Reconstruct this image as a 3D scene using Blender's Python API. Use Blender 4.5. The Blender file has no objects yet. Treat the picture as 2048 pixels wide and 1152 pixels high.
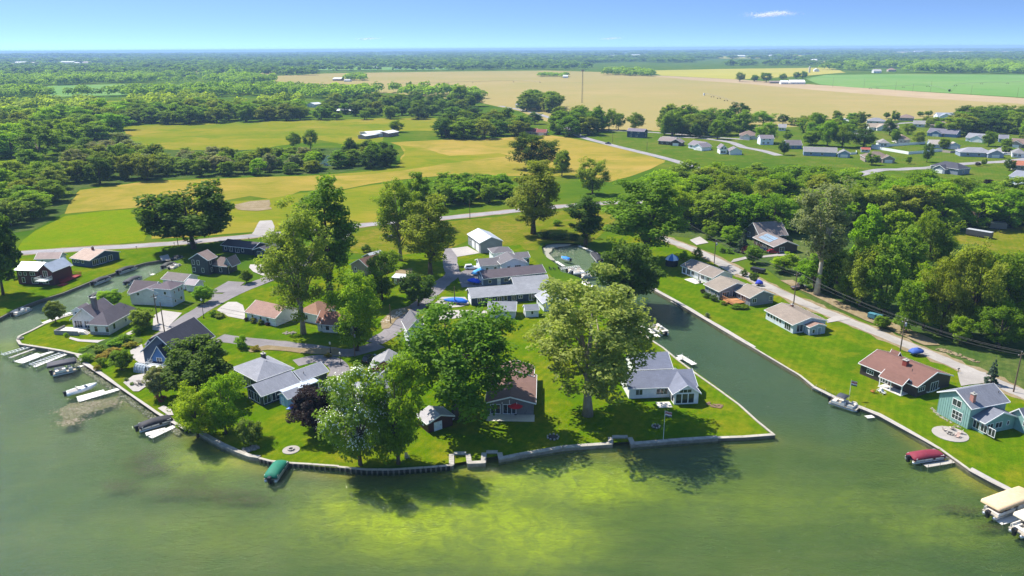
import bpy, bmesh, math, random
import numpy as np
from mathutils import Vector, Matrix, noise as mnoise
# ---------------------------------------------------------------- scene, camera, sky, sun, exposure
sc = bpy.context.scene
COL = sc.collection
rnd = random.Random(7)
R = math.radians
CAM_H = 72
cam = bpy.data.cameras.new('camera'); cam_o = bpy.data.objects.new('camera', cam); COL.objects.link(cam_o)
cam.sensor_width = 36.0; cam.lens = 36.0 * 1500 / 2048.0; cam.clip_start = 0.5; cam.clip_end = 80000
cam_o.matrix_world = Matrix.Translation((0, 0, CAM_H)) @ Matrix.Rotation(R(90) - 0.3091, 4, 'X') @ Matrix.Rotation(-0.00576, 4, 'Z')
sc.camera = cam_o
SUN_EL, SUN_AZ = R(53), R(54)            # the sun stands ahead and to the left: azimuth from +Y towards -X
world = bpy.data.worlds.new('World'); sc.world = world; world.use_nodes = True
wn = world.node_tree.nodes; wl = world.node_tree.links
sky = wn.new('ShaderNodeTexSky'); sky.sky_type = 'NISHITA'; sky.sun_disc = False
sky.sun_elevation = SUN_EL; sky.sun_rotation = -SUN_AZ; sky.altitude = 300
sky.air_density = 1.0; sky.dust_density = 0.1; sky.ozone_density = 0.7
wn['Background'].inputs['Strength'].default_value = 0.13
# a clear dry day: the deep blue comes close down to the horizon
tcw = wn.new('ShaderNodeTexCoord'); sxyz = wn.new('ShaderNodeSeparateXYZ'); wl.new(tcw.outputs['Generated'], sxyz.inputs[0])
mz = wn.new('ShaderNodeMath'); mz.operation = 'MULTIPLY_ADD'; mz.inputs[1].default_value = 7.0; mz.inputs[2].default_value = 0.20; wl.new(sxyz.outputs['Z'], mz.inputs[0])
cxyz = wn.new('ShaderNodeCombineXYZ'); wl.new(sxyz.outputs['X'], cxyz.inputs[0]); wl.new(sxyz.outputs['Y'], cxyz.inputs[1]); mc = wn.new('ShaderNodeMath'); mc.operation = 'MINIMUM'; mc.inputs[1].default_value = .62; wl.new(mz.outputs[0], mc.inputs[0]); wl.new(mc.outputs[0], cxyz.inputs[2])
nrm = wn.new('ShaderNodeVectorMath'); nrm.operation = 'NORMALIZE'; wl.new(cxyz.outputs[0], nrm.inputs[0]); wl.new(nrm.outputs[0], sky.inputs['Vector'])
az = wn.new('ShaderNodeMix'); az.data_type = 'RGBA'; az.blend_type = 'MULTIPLY'; az.inputs[0].default_value = 1.0; az.inputs[7].default_value = (.82, .94, 1.06, 1)   # clear azure cast
wl.new(sky.outputs[0], az.inputs[6]); wl.new(az.outputs[2], wn['Background'].inputs['Color'])
sun = bpy.data.lights.new('sun', 'SUN'); sun.energy = 5.0; sun.angle = R(0.53); sun.color = (1.0, 0.95, 0.87)
sun_o = bpy.data.objects.new('sun', sun); COL.objects.link(sun_o)
sdir = Vector((-math.sin(SUN_AZ) * math.cos(SUN_EL), math.cos(SUN_AZ) * math.cos(SUN_EL), math.sin(SUN_EL)))
sun_o.rotation_euler = sdir.to_track_quat('Z', 'Y').to_euler(); sun_o.location = (0, 0, 500)
sc.view_settings.view_transform = 'Standard'; sc.view_settings.look = 'None'
sc.view_settings.exposure = 0.84; sc.view_settings.gamma = 1.0; sc.view_settings.use_curve_mapping = False
cy = sc.cycles
cy.max_bounces = 6; cy.diffuse_bounces = 3; cy.glossy_bounces = 2; cy.transmission_bounces = 4; cy.transparent_max_bounces = 8
cy.volume_bounces = 0; cy.caustics_reflective = False; cy.caustics_refractive = False
cy.use_denoising = True; cy.sample_clamp_indirect = 4.0

# ---------------------------------------------------------------- materials
MATS = {}
def srgb(h):
    if not isinstance(h, str): return tuple(h) + (1.0,) if len(h) == 3 else tuple(h)
    v = [int(h[i:i+2], 16) / 255 for i in (0, 2, 4)]
    return tuple((c / 12.92 if c <= .04045 else ((c + .055) / 1.055) ** 2.4) for c in v) + (1.0,)
class NT:
    """small helper round a material's node tree"""
    def __init__(s, name):
        s.m = bpy.data.materials.new(name); s.m.use_nodes = True
        s.n = s.m.node_tree.nodes; s.l = s.m.node_tree.links
        s.p = s.n['Principled BSDF']; s.out = s.n['Material Output']
        s.pos = s.n.new('ShaderNodeNewGeometry').outputs['Position']
    def new(s, t, **k):
        o = s.n.new(t)
        for a, b in k.items(): setattr(o, a, b)
        return o
    def link(s, a, b): s.l.new(a, b)
    def vec(s, scale, rot=0, src=None):
        m = s.new('ShaderNodeMapping'); s.link(src or s.pos, m.inputs[0])
        m.inputs['Scale'].default_value = scale if isinstance(scale, tuple) else (scale,) * 3
        m.inputs['Rotation'].default_value = (0, 0, rot); return m.outputs[0]
    def noise(s, scale, detail=4, rough=.55, vec=None, dist=0):
        t = s.new('ShaderNodeTexNoise'); t.inputs['Scale'].default_value = scale; t.inputs['Detail'].default_value = detail
        t.inputs['Roughness'].default_value = rough; t.inputs['Distortion'].default_value = dist
        s.link(vec or s.pos, t.inputs['Vector']); return t.outputs['Fac']
    def ramp(s, fac, stops):
        r = s.new('ShaderNodeValToRGB'); e = r.color_ramp.elements
        while len(e) < len(stops): e.new(0.5)
        for el, (p, c) in zip(e, stops):
            el.position = p; el.color = srgb(c) if not isinstance(c, (int, float)) else (c, c, c, 1)
        s.link(fac, r.inputs[0]); return r.outputs[0]
    def mix(s, fac, a, b, mode='MIX'):
        m = s.new('ShaderNodeMix', data_type='RGBA', blend_type=mode)
        for i, v in ((0, fac), (6, a), (7, b)):
            if hasattr(v, 'links'): s.link(v, m.inputs[i])
            else: m.inputs[i].default_value = v if i == 0 else srgb(v)
        return m.outputs[2]
    def math(s, op, a, b=None):
        m = s.new('ShaderNodeMath', operation=op)
        for i, v in ((0, a), (1, b)):
            if v is None: continue
            if hasattr(v, 'links'): s.link(v, m.inputs[i])
            else: m.inputs[i].default_value = v
        return m.outputs[0]
    def bump(s, h, strength=.3, dist=.05):
        b = s.new('ShaderNodeBump'); b.inputs['Strength'].default_value = strength; b.inputs['Distance'].default_value = dist
        s.link(h, b.inputs['Height']); s.link(b.outputs[0], s.p.inputs['Normal']); return b.outputs[0]
    def base(s, c):
        if hasattr(c, 'links'): s.link(c, s.p.inputs['Base Color'])
        else: s.p.inputs['Base Color'].default_value = srgb(c)
    def rough(s, r): s.p.inputs['Roughness'].default_value = r
def shade(c, k):
    c = srgb(c); return tuple(min(1, v * k) for v in c[:3]) + (1,)
def plain(name, col, rough=.6, metal=0, var=.25, scale=1.5, bump=0, bscale=20, spec=.4):
    """a surface of one colour with uneven wear"""
    key = (name,)
    if key in MATS: return MATS[key]
    t = NT(name); n = t.noise(scale, 5, .6)
    t.base(t.ramp(n, [(.25, shade(col, 1 - var)), (.75, shade(col, 1 + var))])); t.rough(rough)
    t.p.inputs['Metallic'].default_value = metal; t.p.inputs['Specular IOR Level'].default_value = spec
    if bump: t.bump(t.noise(bscale, 3), bump, .03)
    MATS[key] = t.m; return t.m
def shingle(hexcol):
    key = ('shingle', hexcol); col = shade(hexcol, 1.02)
    if key in MATS: return MATS[key]
    t = NT('shingle_' + hexcol); tc = t.new('ShaderNodeTexCoord').outputs['Object']
    b = t.new('ShaderNodeTexBrick'); t.link(tc, b.inputs['Vector']); b.inputs['Scale'].default_value = 1.0
    b.inputs['Brick Width'].default_value = .9; b.inputs['Row Height'].default_value = .3; b.inputs['Mortar Size'].default_value = .02
    b.inputs['Color1'].default_value = shade(col, .82); b.inputs['Color2'].default_value = shade(col, 1.14); b.inputs['Mortar'].default_value = shade(col, .55)
    n = t.noise(.35, 4, .6); n2 = t.noise(9, 2)
    c = t.mix(.45, b.outputs['Color'], t.ramp(n2, [(.3, shade(col, .7)), (.7, shade(col, 1.25))]))
    c = t.mix(t.ramp(n, [(.35, 0.0), (.75, .6)]), c, shade(col, .66))
    t.base(c); t.rough(.85); t.p.inputs['Specular IOR Level'].default_value = .25
    MATS[key] = t.m; return t.m
def metalroof(col):
    key = ('metalroof', col)
    if key in MATS: return MATS[key]
    t = NT('metal_roof_' + col); tc = t.new('ShaderNodeTexCoord').outputs['Object']
    w = t.new('ShaderNodeTexWave'); w.inputs['Scale'].default_value = 1.6; t.link(tc, w.inputs['Vector']); t.bump(w.outputs['Fac'], .3, .03)
    n = t.noise(.5, 4); t.base(t.ramp(n, [(.3, shade(col, .85)), (.7, shade(col, 1.08))])); t.rough(.45); t.p.inputs['Metallic'].default_value = .25
    MATS[key] = t.m; return t.m
def siding(col, vert=False):
    key = ('siding', col, vert)
    if key in MATS: return MATS[key]
    t = NT('siding_' + col); tc = t.new('ShaderNodeTexCoord').outputs['Object']
    w = t.new('ShaderNodeTexWave'); w.wave_profile = 'SAW'; w.bands_direction = 'X' if vert else 'Z'
    w.inputs['Scale'].default_value = .8 if vert else 1.6; t.link(tc, w.inputs['Vector'])
    n = t.noise(.6, 5, .6); c = t.ramp(n, [(.3, shade(col, .86)), (.7, shade(col, 1.08))])
    t.base(t.mix(.16, c, t.ramp(w.outputs['Fac'], [(0, .0), (.12, 1.0)]), 'MULTIPLY')); t.rough(.6); t.bump(w.outputs['Fac'], .35, .03)
    MATS[key] = t.m; return t.m
def glass():
    if 'glass' in MATS: return MATS['glass']
    t = NT('window_glass'); n = t.noise(.5, 2); t.base(t.ramp(n, [(.35, (.012, .016, .02)), (.7, (.06, .07, .08))])); t.rough(.06)
    t.p.inputs['Specular IOR Level'].default_value = .8; MATS['glass'] = t.m; return t.m
WHITE = lambda: plain('white_paint', 'e8e8e4', .5, var=.06)

# ---------------------------------------------------------------- mesh and object helpers
def link(o, parent=None):
    COL.objects.link(o)
    if parent is not None: o.parent = parent
    return o
def tag(o, label=None, cat=None, group=None, kind=None):
    if label: o['label'] = label
    if cat: o['category'] = cat
    if group: o['group'] = group
    if kind: o['kind'] = kind
    return o
def empty(name, x=0, y=0, z=0, rz=0):
    o = bpy.data.objects.new(name, None); o.location = (x, y, z); o.rotation_euler = (0, 0, rz); o.empty_display_size = .3
    return link(o)
class MB:
    def __init__(s, M=None): s.v = []; s.f = []; s.mi = []; s.M = M or Matrix(); s.cur = 0
    def add(s, vs, fs):
        b = len(s.v); s.v += [tuple(s.M @ Vector(p)) for p in vs]
        for f in fs: s.f.append([b + i for i in f]); s.mi.append(s.cur)
    def box(s, x0, y0, z0, x1, y1, z1):
        s.add([(x0,y0,z0),(x1,y0,z0),(x1,y1,z0),(x0,y1,z0),(x0,y0,z1),(x1,y0,z1),(x1,y1,z1),(x0,y1,z1)],
              [(3,2,1,0),(4,5,6,7),(0,1,5,4),(1,2,6,5),(2,3,7,6),(3,0,4,7)]); return s
    def loft(s, secs, cap=True):
        n = len(secs[0]); vs = [p for q in secs for p in q]; fs = []
        for k in range(len(secs) - 1):
            for i in range(n): j = (i + 1) % n; fs.append((k*n+i, k*n+j, (k+1)*n+j, (k+1)*n+i))
        if cap: fs += [tuple(range(n))[::-1], tuple((len(secs)-1)*n + i for i in range(n))]
        s.add(vs, fs); return s
    def extr(s, prof, axis, a, b):
        """extrude a 2D profile along an axis: 'x' profile is (y,z), 'y' profile is (x,z), 'z' profile is (x,y)"""
        f = {'x': lambda q, t: (t, q[0], q[1]), 'y': lambda q, t: (q[0], t, q[1]), 'z': lambda q, t: (q[0], q[1], t)}[axis]
        return s.loft([[f(q, a) for q in prof], [f(q, b) for q in prof]])
    def tube(s, pts, rs, n=8, cap=True):
        secs = []; pts = [Vector(p) for p in pts]
        if not hasattr(rs, '__len__'): rs = [rs] * len(pts)
        for i, p in enumerate(pts):
            d = (pts[min(i+1, len(pts)-1)] - pts[max(i-1, 0)]).normalized()
            a = d.cross(Vector((0, 0, 1)) if abs(d.z) < .95 else Vector((1, 0, 0))).normalized(); b = d.cross(a)
            secs.append([tuple(p + rs[i] * (a * math.cos(t) + b * math.sin(t))) for t in (2 * math.pi * k / n for k in range(n))])
        return s.loft(secs, cap)
    def lathe(s, prof, n=16, c=(0, 0)):
        return s.loft([[(c[0] + r * math.cos(t), c[1] + r * math.sin(t), z) for t in (2 * math.pi * k / n for k in range(n))] for r, z in prof])
    def mesh(s, name, mats, smooth=False):
        me = bpy.data.meshes.new(name); me.from_pydata(s.v, [], s.f)
        for m in (mats if isinstance(mats, (list, tuple)) else [mats]): me.materials.append(m)
        if any(s.mi): me.polygons.foreach_set('material_index', s.mi)
        bm = bmesh.new(); bm.from_mesh(me); bmesh.ops.recalc_face_normals(bm, faces=bm.faces); bm.to_mesh(me); bm.free()
        if smooth: me.polygons.foreach_set('use_smooth', [True] * len(me.polygons))
        me.update(); return me
    def build(s, name, mats, parent=None, smooth=False):
        return link(bpy.data.objects.new(name, s.mesh(name, mats, smooth)), parent)
def copy_tree(o, parent=None):
    c = o.copy(); COL.objects.link(c); c.parent = parent
    for ch in o.children: copy_tree(ch, c)
    return c
def place(src, x, y, z=0, rz=0, s=None, label=None, group=None, first=[]):
    o = src if not src.get('used') else copy_tree(src)
    src['used'] = 1
    o.location = (x, y, z); o.rotation_euler = (0, 0, rz)
    if s: o.scale = s if hasattr(s, '__len__') else (s, s, s)
    if label: o['label'] = label
    if group: o['group'] = group
    return o

# ================================================================ SETTING: ground, water, roads, fields
def mat_ground():
    t = NT('grass_ground'); a = t.noise(.018, 5, .6); b = t.noise(.16, 5, .65); d = t.noise(2.2, 3, .6)
    c = t.ramp(a, [(.3, (.045, .10, .005)), (.5, (.08, .135, .006)), (.72, (.16, .165, .018))])
    c = t.mix(t.ramp(b, [(.4, 0.0), (.72, .55)]), c, (.035, .10, .012))
    c = t.mix(.35, c, t.ramp(d, [(.3, .35), (.7, 1.0)]), 'MULTIPLY')
    t.base(c); t.rough(.95); t.p.inputs['Specular IOR Level'].default_value = 0.0; t.bump(d, .5, .1); return t.m
def mat_lawn(name, lo, mid, dry, streak=0.0, sc1=.05):
    t = NT(name); a = t.noise(sc1, 6, .68, dist=.6); b = t.noise(.42, 5, .65); d = t.noise(5, 3, .65); e = t.noise(.11, 6, .7, dist=.4)
    st = t.noise(.25, 3, .5, t.vec((.35, 2.2, 1), streak))
    wv = t.new('ShaderNodeTexWave'); wv.inputs['Scale'].default_value = .18; wv.inputs['Distortion'].default_value = 1.2; wv.inputs['Detail'].default_value = 1; t.link(t.vec(1.0, .5 + streak), wv.inputs['Vector'])
    c = t.ramp(a, [(.30, lo), (.5, mid), (.68, dry)])
    c = t.mix(t.ramp(st, [(.42, 0.0), (.66, .45)]), c, mid)
    c = t.mix(t.ramp(wv.outputs['Fac'], [(.35, 0.0), (.65, .28)]), c, lo)
    c = t.mix(t.ramp(e, [(.47, 0.0), (.70, .8)]), c, dry)
    c = t.mix(t.ramp(b, [(.40, 0.0), (.70, .75)]), c, lo)
    c = t.mix(.6, c, t.ramp(d, [(.28, .35), (.68, 1.0)]), 'MULTIPLY')
    t.base(c); t.rough(.95); t.p.inputs['Specular IOR Level'].default_value = 0.0; t.bump(d, .6, .08); return t.m
def mat_field(name, lo, mid, hi, ang, fine=3.0, sc1=.006):
    t = NT(name); a = t.noise(sc1, 6, .62); s1 = t.noise(.02, 5, .6, t.vec((.5, fine, 1), ang)); s2 = t.noise(.25, 4, .6, t.vec((.6, fine, 1), ang))
    c = t.ramp(a, [(.3, lo), (.5, mid), (.7, hi)])
    c = t.mix(t.ramp(s1, [(.4, 0.0), (.68, .55)]), c, lo); c = t.mix(t.ramp(s2, [(.42, 0.0), (.75, .5)]), c, hi)
    pt = t.noise(sc1 * 2.2, 5, .7, dist=.8); c = t.mix(t.ramp(pt, [(.5, 0.0), (.66, .7)]), c, lo)
    t.base(c); t.rough(.95); t.p.inputs['Specular IOR Level'].default_value = 0.0; t.bump(s2, .5, .2); return t.m
def mat_paved(name, col, crack=.5, patch=.2):
    t = NT(name); a = t.noise(.12, 5, .6); b = t.noise(1.3, 5, .65); d = t.noise(14, 2)
    v = t.new('ShaderNodeTexVoronoi', feature='DISTANCE_TO_EDGE'); v.inputs['Scale'].default_value = .16; t.link(t.vec(1.0), v.inputs['Vector'])
    c = t.ramp(a, [(.3, shade(col, 1 - patch)), (.7, shade(col, 1 + patch))])
    c = t.mix(t.ramp(b, [(.45, 0.0), (.8, .5)]), c, shade(col, .68))
    c = t.mix(t.ramp(v.outputs['Distance'], [(0.0, crack), (.012, 0.0)]), c, shade(col, .45))
    t.base(c); t.rough(.9); t.p.inputs['Specular IOR Level'].default_value = .2; t.bump(d, .3, .02); return t.m
def tri_poly(pts, z, name, m, kind='structure', parent=None):
    me = bpy.data.meshes.new(name); bm = bmesh.new()
    vs = [bm.verts.new((p[0], p[1], z)) for p in pts]
    f = bm.faces.new(vs); f.normal_update()
    if f.normal.z < 0: f.normal_flip()
    bmesh.ops.triangulate(bm, faces=[f], ngon_method='EAR_CLIP'); bm.to_mesh(me); bm.free(); me.materials.append(m)
    o = link(bpy.data.objects.new(name, me), parent)
    if kind and parent is None: o['kind'] = kind
    return o
def rough_edge(pts, step, amp, seed=1, closed=True):
    out = []; n = len(pts)
    for i in range(n if closed else n - 1):
        a, b = Vector(pts[i]), Vector(pts[(i + 1) % n]); L = (b - a).length; k = max(1, int(L / step)); nr = Vector((-(b-a).y, (b-a).x)).normalized()
        for j in range(k):
            p = a.lerp(b, j / k); q = mnoise.noise((p.x / step * .37, p.y / step * .37, seed * 3.7)) + .5 * mnoise.noise((p.x / step, p.y / step, seed))
            out.append(tuple(p + nr * amp * q * (0 if (j == 0 and not closed) else 1)))
    if not closed: out.append(tuple(pts[-1]))
    return out
def smooth_line(pts, k=6):
    """Catmull-Rom through the points"""
    P = [Vector(p) for p in pts]; P = [2 * P[0] - P[1]] + P + [2 * P[-1] - P[-2]]; out = []
    for i in range(1, len(P) - 2):
        for j in range(k):
            t = j / k; a, b, c, d = P[i-1], P[i], P[i+1], P[i+2]
            out.append(.5 * ((2*b) + (c-a)*t + (2*a-5*b+4*c-d)*t*t + (3*b-a-3*c+d)*t**3))
    return [tuple(p) for p in out] + [tuple(P[-2])]
def ribbon(name, pts, w, z, m, k=6, jit=.0):
    P = [Vector(p) for p in smooth_line(pts, k)]; mb = MB(); n = len(P); vs = []
    for i, p in enumerate(P):
        d = (P[min(i+1, n-1)] - P[max(i-1, 0)]).normalized(); nr = Vector((-d.y, d.x))
        j1, j2 = (jit * (rnd.random() - .5) for _ in (0, 1))
        vs += [tuple(p + nr * (w/2 + j1)) + (z,), tuple(p - nr * (w/2 + j2)) + (z,)]
    mb.add(vs, [(2*i, 2*i+1, 2*i+3, 2*i+2) for i in range(n - 1)])
    o = mb.build(name, m); o['kind'] = 'structure'; return o

# shoreline, from the left edge of the view to the right; land lies behind it
SHORE = [(-260, 95), (-240, 150)] + [(-145.51,194.06),(-144.93,199.8),(-145.02,207.59),(-143.15,215.28),(-139.98,222.18),(-138.23,230.91),(-136.93,238.06),(-134.27,244.82),(-132.84,251.97),(-130.13,256.91),(-125.82,260.26),(-123.45,260.73),(-120.04,255.52),(-119.83,249.27),(-120.41,244.54),(-121.46,238.2),(-121.44,232.7),(-121.59,226.48),(-121.98,221.85),(-122.31,213.08),(-123.71,208.37),(-125.05,203.84),(-127.57,200.37),(-129.63,194.51),(-130.11,188.83),(-130.82,185.49),(-129.48,182.68),(-126.9,179.75),(-122.65,178.27),(-118.07,176.72),(-113.09,174.93),(-109.51,173.19)] \
 + [(-108.88,172.77),(-103.34,166.96),(-95.73,160.42),(-88.14,153.61),(-80.58,146.73),(-74.06,140.88),(-69.72,137.36),(-65.24,133.74)] + [(-63.18,133.35),(-59.95,130.65),(-55.67,127.28),(-51.76,124.62),(-48.85,122.9),(-46.97,122.46),(-44.46,121.34),(-40.54,120.62),(-36.58,120.17),(-31.59,119.45)] \
 + [(-31.68,119.25),(-26.7,118.3),(-21.91,118.15),(-16.17,118.83),(-10.78,119.62),(-11.05,123.4),(-8.72,123.38),(-8.26,120.0),(-5.05,120.22),(-5.03,123.87),(-2.83,123.84),(-2.52,121.47)] \
 + [(1.3,122.87),(9.42,125.48),(18.93,126.79),(19.25,129.32),(22.28,129.29),(22.5,126.57),(29.79,127.74),(39.57,128.9),(44.42,129.16),(50.94,130.06),(49.38,135.82),(47.86,143.19),(45.35,150.86),(42.76,158.35),(40.05,167.01),(37.99,174.88),(36.0,179.93),(33.18,188.94),(32.78,192.12)] \
 + [(30.1,212.94),(26.92,221.78),(24.62,229.04),(22.34,235.95),(19.68,239.98),(16.64,243.32),(15.74,251.89),(14.08,257.33),(12.77,261.07),(11.55,267.86),(11.35,275.99),(13.15,280.72),(16.45,282.27),(20.25,282.72),(25.49,280.97),(28.35,277.17),(30.39,271.44),(32.87,265.91),(33.04,258.77),(32.46,249.79),(37.02,239.63),(40.88,234.8),(43.86,227.19)] \
 + [(43.46,224.94),(44.73,220.32),(47.92,212.1),(51.11,202.45),(53.36,195.84),(55.75,188.31),(57.99,181.29),(60.19,175.09)] + [(65.93,157.55),(66.72,151.54),(69.12,146.43),(71.85,142.65),(74.91,138.03),(76.9,132.75),(78.65,127.58),(79.94,124.39)] + [(81.06,117.05),(82.63,113.26),(84.5,109.42),(84.96,107.95),(86.97,103.85)] + [(150, 70), (240, 30)]
Rbig = 26000
ring = [(Rbig * math.cos(a), Rbig * math.sin(a)) for a in (math.pi * (-.02 + 1.04 * k / 40) for k in range(41))]
land = SHORE + [(1500, 20)] + ring + [(-1500, 60)]
GROUND = tri_poly(land, 0, 'ground', mat_ground())
# lake bed and water
def mat_bed():
    t = NT('lake_bed'); a = t.noise(.035, 5, .65, dist=.5); b = t.noise(.3, 5, .65, dist=.8); d = t.noise(1.6, 4, .7); st = t.noise(.10, 5, .65, t.vec((.45, 1.9, 1), .5))
    sh = t.new('ShaderNodeAttribute', attribute_name='shoal').outputs['Fac']; ed = t.new('ShaderNodeAttribute', attribute_name='edge').outputs['Fac']
    c = t.ramp(a, [(.3, (.045, .085, .022)), (.55, (.085, .125, .022)), (.75, (.13, .15, .04))])
    c = t.mix(t.ramp(st, [(.48, 0.0), (.72, .6)]), c, (.15, .17, .06))
    f = t.math('MULTIPLY', sh, t.math('MULTIPLY', t.ramp(b, [(.3, .35), (.62, 1.2)]), t.ramp(st, [(.35, .6), (.6, 1.0)]))); c = t.mix(f, c, (.44, .50, .001))
    c = t.mix(t.math('MULTIPLY', ed, t.ramp(b, [(.3, .5), (.7, 1.1)])), c, (.36, .26, .045))
    c = t.mix(t.ramp(d, [(.5, 0.0), (.85, .35)]), c, (.05, .05, .02))
    dp = t.new('ShaderNodeAttribute', attribute_name='deep_sky_tint').outputs['Fac']; c = t.mix(t.math('MULTIPLY', dp, .85), c, (.045, .085, .095))  # bluish canal bed: depth, with the sky's reflection painted in
    sl = t.new('ShaderNodeAttribute', attribute_name='sky_tint').outputs['Fac']; c = t.mix(t.math('MULTIPLY', sl, t.ramp(b, [(.3, .55), (.65, .95)])), c, (.21, .25, .27))  # pale sky reflection painted into the bed of pond and left canal
    t.base(c); t.rough(.9); return t.m
def mat_water():
    t = NT('lake_water')
    w1 = t.noise(.55, 4, .6, t.vec((1.0, 2.2, 1), .55)); w2 = t.noise(1.7, 4, .65, t.vec((1.0, 2.2, 1), .45)); w3 = t.noise(.07, 3, .5)
    h = t.math('ADD', t.math('MULTIPLY', w1, .6), t.math('MULTIPLY', w2, .5))
    bp = t.new('ShaderNodeBump'); bp.inputs['Strength'].default_value = 1.0; bp.inputs['Distance'].default_value = .5; t.link(h, bp.inputs['Height'])
    fr = t.new('ShaderNodeFresnel'); fr.inputs['IOR'].default_value = 1.33; t.link(bp.outputs[0], fr.inputs['Normal'])
    gl = t.new('ShaderNodeBsdfGlossy'); gl.inputs['Roughness'].default_value = .07; t.link(bp.outputs[0], gl.inputs['Normal'])
    tr = t.new('ShaderNodeBsdfTransparent'); tr.inputs['Color'].default_value = (.88, .95, .66, 1)
    df = t.new('ShaderNodeBsdfDiffuse'); t.link(t.ramp(w3, [(.3, (.05, .12, .045)), (.7, (.085, .145, .05))]), df.inputs['Color']); t.link(bp.outputs[0], df.inputs['Normal'])
    m1 = t.new('ShaderNodeMixShader'); t.link(t.ramp(w3, [(.3, .10), (.7, .22)]), m1.inputs[0]); t.link(tr.outputs[0], m1.inputs[1]); t.link(df.outputs[0], m1.inputs[2])
    m2 = t.new('ShaderNodeMixShader'); t.link(t.math('MINIMUM', t.math('MULTIPLY', fr.outputs[0], .78), .9), m2.inputs[0]); t.link(m1.outputs[0], m2.inputs[1]); t.link(gl.outputs[0], m2.inputs[2])
    t.link(m2.outputs[0], t.out.inputs['Surface']); t.n.remove(t.p); return t.m
WATER_Z = -.45
M_WATER = mat_water()
wm = MB(); wm.add([(-420, 40, WATER_Z), (420, 40, WATER_Z), (420, 330, WATER_Z), (-420, 330, WATER_Z)], [(0, 1, 2, 3)])
tag(wm.build('lake_water', M_WATER), kind='structure')
SHOALS = [(*c, rx, ry, k) for c, rx, ry, k in (((-18.67,106.23), 11, 6, 1.0), ((-27.65,109.87), 9, 4, .7), ((-8.25,111.15), 8, 5, .8), ((7.53,118.05), 13, 4.5, 1.0), ((15.25,114.74), 9, 4, .8), ((3.46,102.66), 9, 7, .9), ((-9.87,98.97), 14, 4, .3),
 ((-55.5,125.67), 9, 6, .8), ((-48.48,127.43), 6, 3, .7), ((45.43,110.61), 22, 6, .35), ((69.6,102.03), 10, 4, .35), ((-48.79,103.15), 18, 4, .2), ((82.56,117.26), 7, 4, .6), ((-132.0,183.43), 6, 6, .5))]
nx, ny = 260, 120; xs_ = np.linspace(-190, 190, nx); ys_ = np.linspace(60, 300, ny); X_, Y_ = np.meshgrid(xs_, ys_)
sh_ = np.zeros_like(X_)
for x, y, rx, ry, k in SHOALS: sh_ += k * np.exp(-(((X_ - x) / rx) ** 2 + ((Y_ - y) / ry) ** 2) * .8)
dm_ = np.full_like(X_, 1e9)
for (ax, ay), (bx, by) in zip(SHORE[1:-2], SHORE[2:-1]):
    L2 = (bx - ax) ** 2 + (by - ay) ** 2 + 1e-9; tt = np.clip(((X_ - ax) * (bx - ax) + (Y_ - ay) * (by - ay)) / L2, 0, 1); dm_ = np.minimum(dm_, np.hypot(X_ - ax - tt * (bx - ax), Y_ - ay - tt * (by - ay)))
wob = np.array([mnoise.noise((x * .12, y * .12, 5)) for x, y in zip(X_.ravel(), Y_.ravel())]).reshape(X_.shape)
ed_ = np.clip(np.exp(-(dm_ / (2.2 + 1.4 * wob)) ** 2) * .8, 0, 1) * np.clip((185 - Y_) / 60, .25, 1)
Z_ = WATER_Z - (.5 + np.clip(dm_ / 18, 0, 1) * 1.1 + .15 * wob)
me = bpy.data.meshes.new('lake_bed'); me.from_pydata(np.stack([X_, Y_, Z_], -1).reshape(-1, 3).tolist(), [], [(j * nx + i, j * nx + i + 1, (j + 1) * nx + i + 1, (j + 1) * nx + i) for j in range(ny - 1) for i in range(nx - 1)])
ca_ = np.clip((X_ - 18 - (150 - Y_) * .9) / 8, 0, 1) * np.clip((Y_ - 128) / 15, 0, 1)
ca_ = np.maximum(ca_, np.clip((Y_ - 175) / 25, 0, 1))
for nm, ar in (('shoal', np.clip(sh_, 0, 1)), ('edge', ed_ * (1 - .6 * ca_)), ('deep_sky_tint', ca_), ('sky_tint', np.maximum(np.clip((Y_ - 222) / 14, 0, 1), np.clip((Y_ - 178) / 25, 0, 1) * (X_ < -80)))): me.attributes.new(nm, 'FLOAT', 'POINT').data.foreach_set('value', ar.astype(np.float32).ravel())
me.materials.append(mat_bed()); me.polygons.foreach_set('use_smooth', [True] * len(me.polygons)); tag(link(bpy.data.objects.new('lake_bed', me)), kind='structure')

# ---- lawns and fields (thin sheets, each a little above the one below)
M_LAWN = mat_lawn('lawn_grass', (.050, .125, .002), (.105, .175, .002), (.23, .205, .012))
M_LAWNY = mat_lawn('dry_lawn_grass', (.085, .14, .004), (.17, .175, .010), (.29, .20, .045), sc1=.04)
M_LIME = mat_lawn('lime_meadow_grass', (.11, .19, .002), (.165, .225, .002), (.22, .21, .008), sc1=.02)
M_HAY = mat_field('hay_meadow', (.14, .155, .012), (.275, .205, .034), (.35, .235, .065), .12, 2.5, .012)
M_HAYG = mat_field('green_gold_meadow', (.085, .145, .005), (.17, .175, .010), (.28, .20, .035), .1, 2.5, .012)
M_TAN = mat_field('tan_crop', (.24, .215, .07), (.285, .225, .085), (.34, .255, .11), .25, 3, .0022)
M_TILL = mat_field('tilled_soil', (.30, .225, .125), (.35, .26, .155), (.41, .31, .19), .3, 6, .004)
M_YEL = mat_field('yellow_crop', (.29, .27, .05), (.34, .305, .06), (.38, .31, .08), .2, 3, .003)
M_GRN = mat_field('green_crop', (.10, .215, .045), (.14, .245, .06), (.19, .26, .08), .2, 3, .003)
M_SCRUB = mat_lawn('scrub_floor', (.035, .07, .015), (.07, .12, .02), (.16, .17, .05), sc1=.03)
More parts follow.
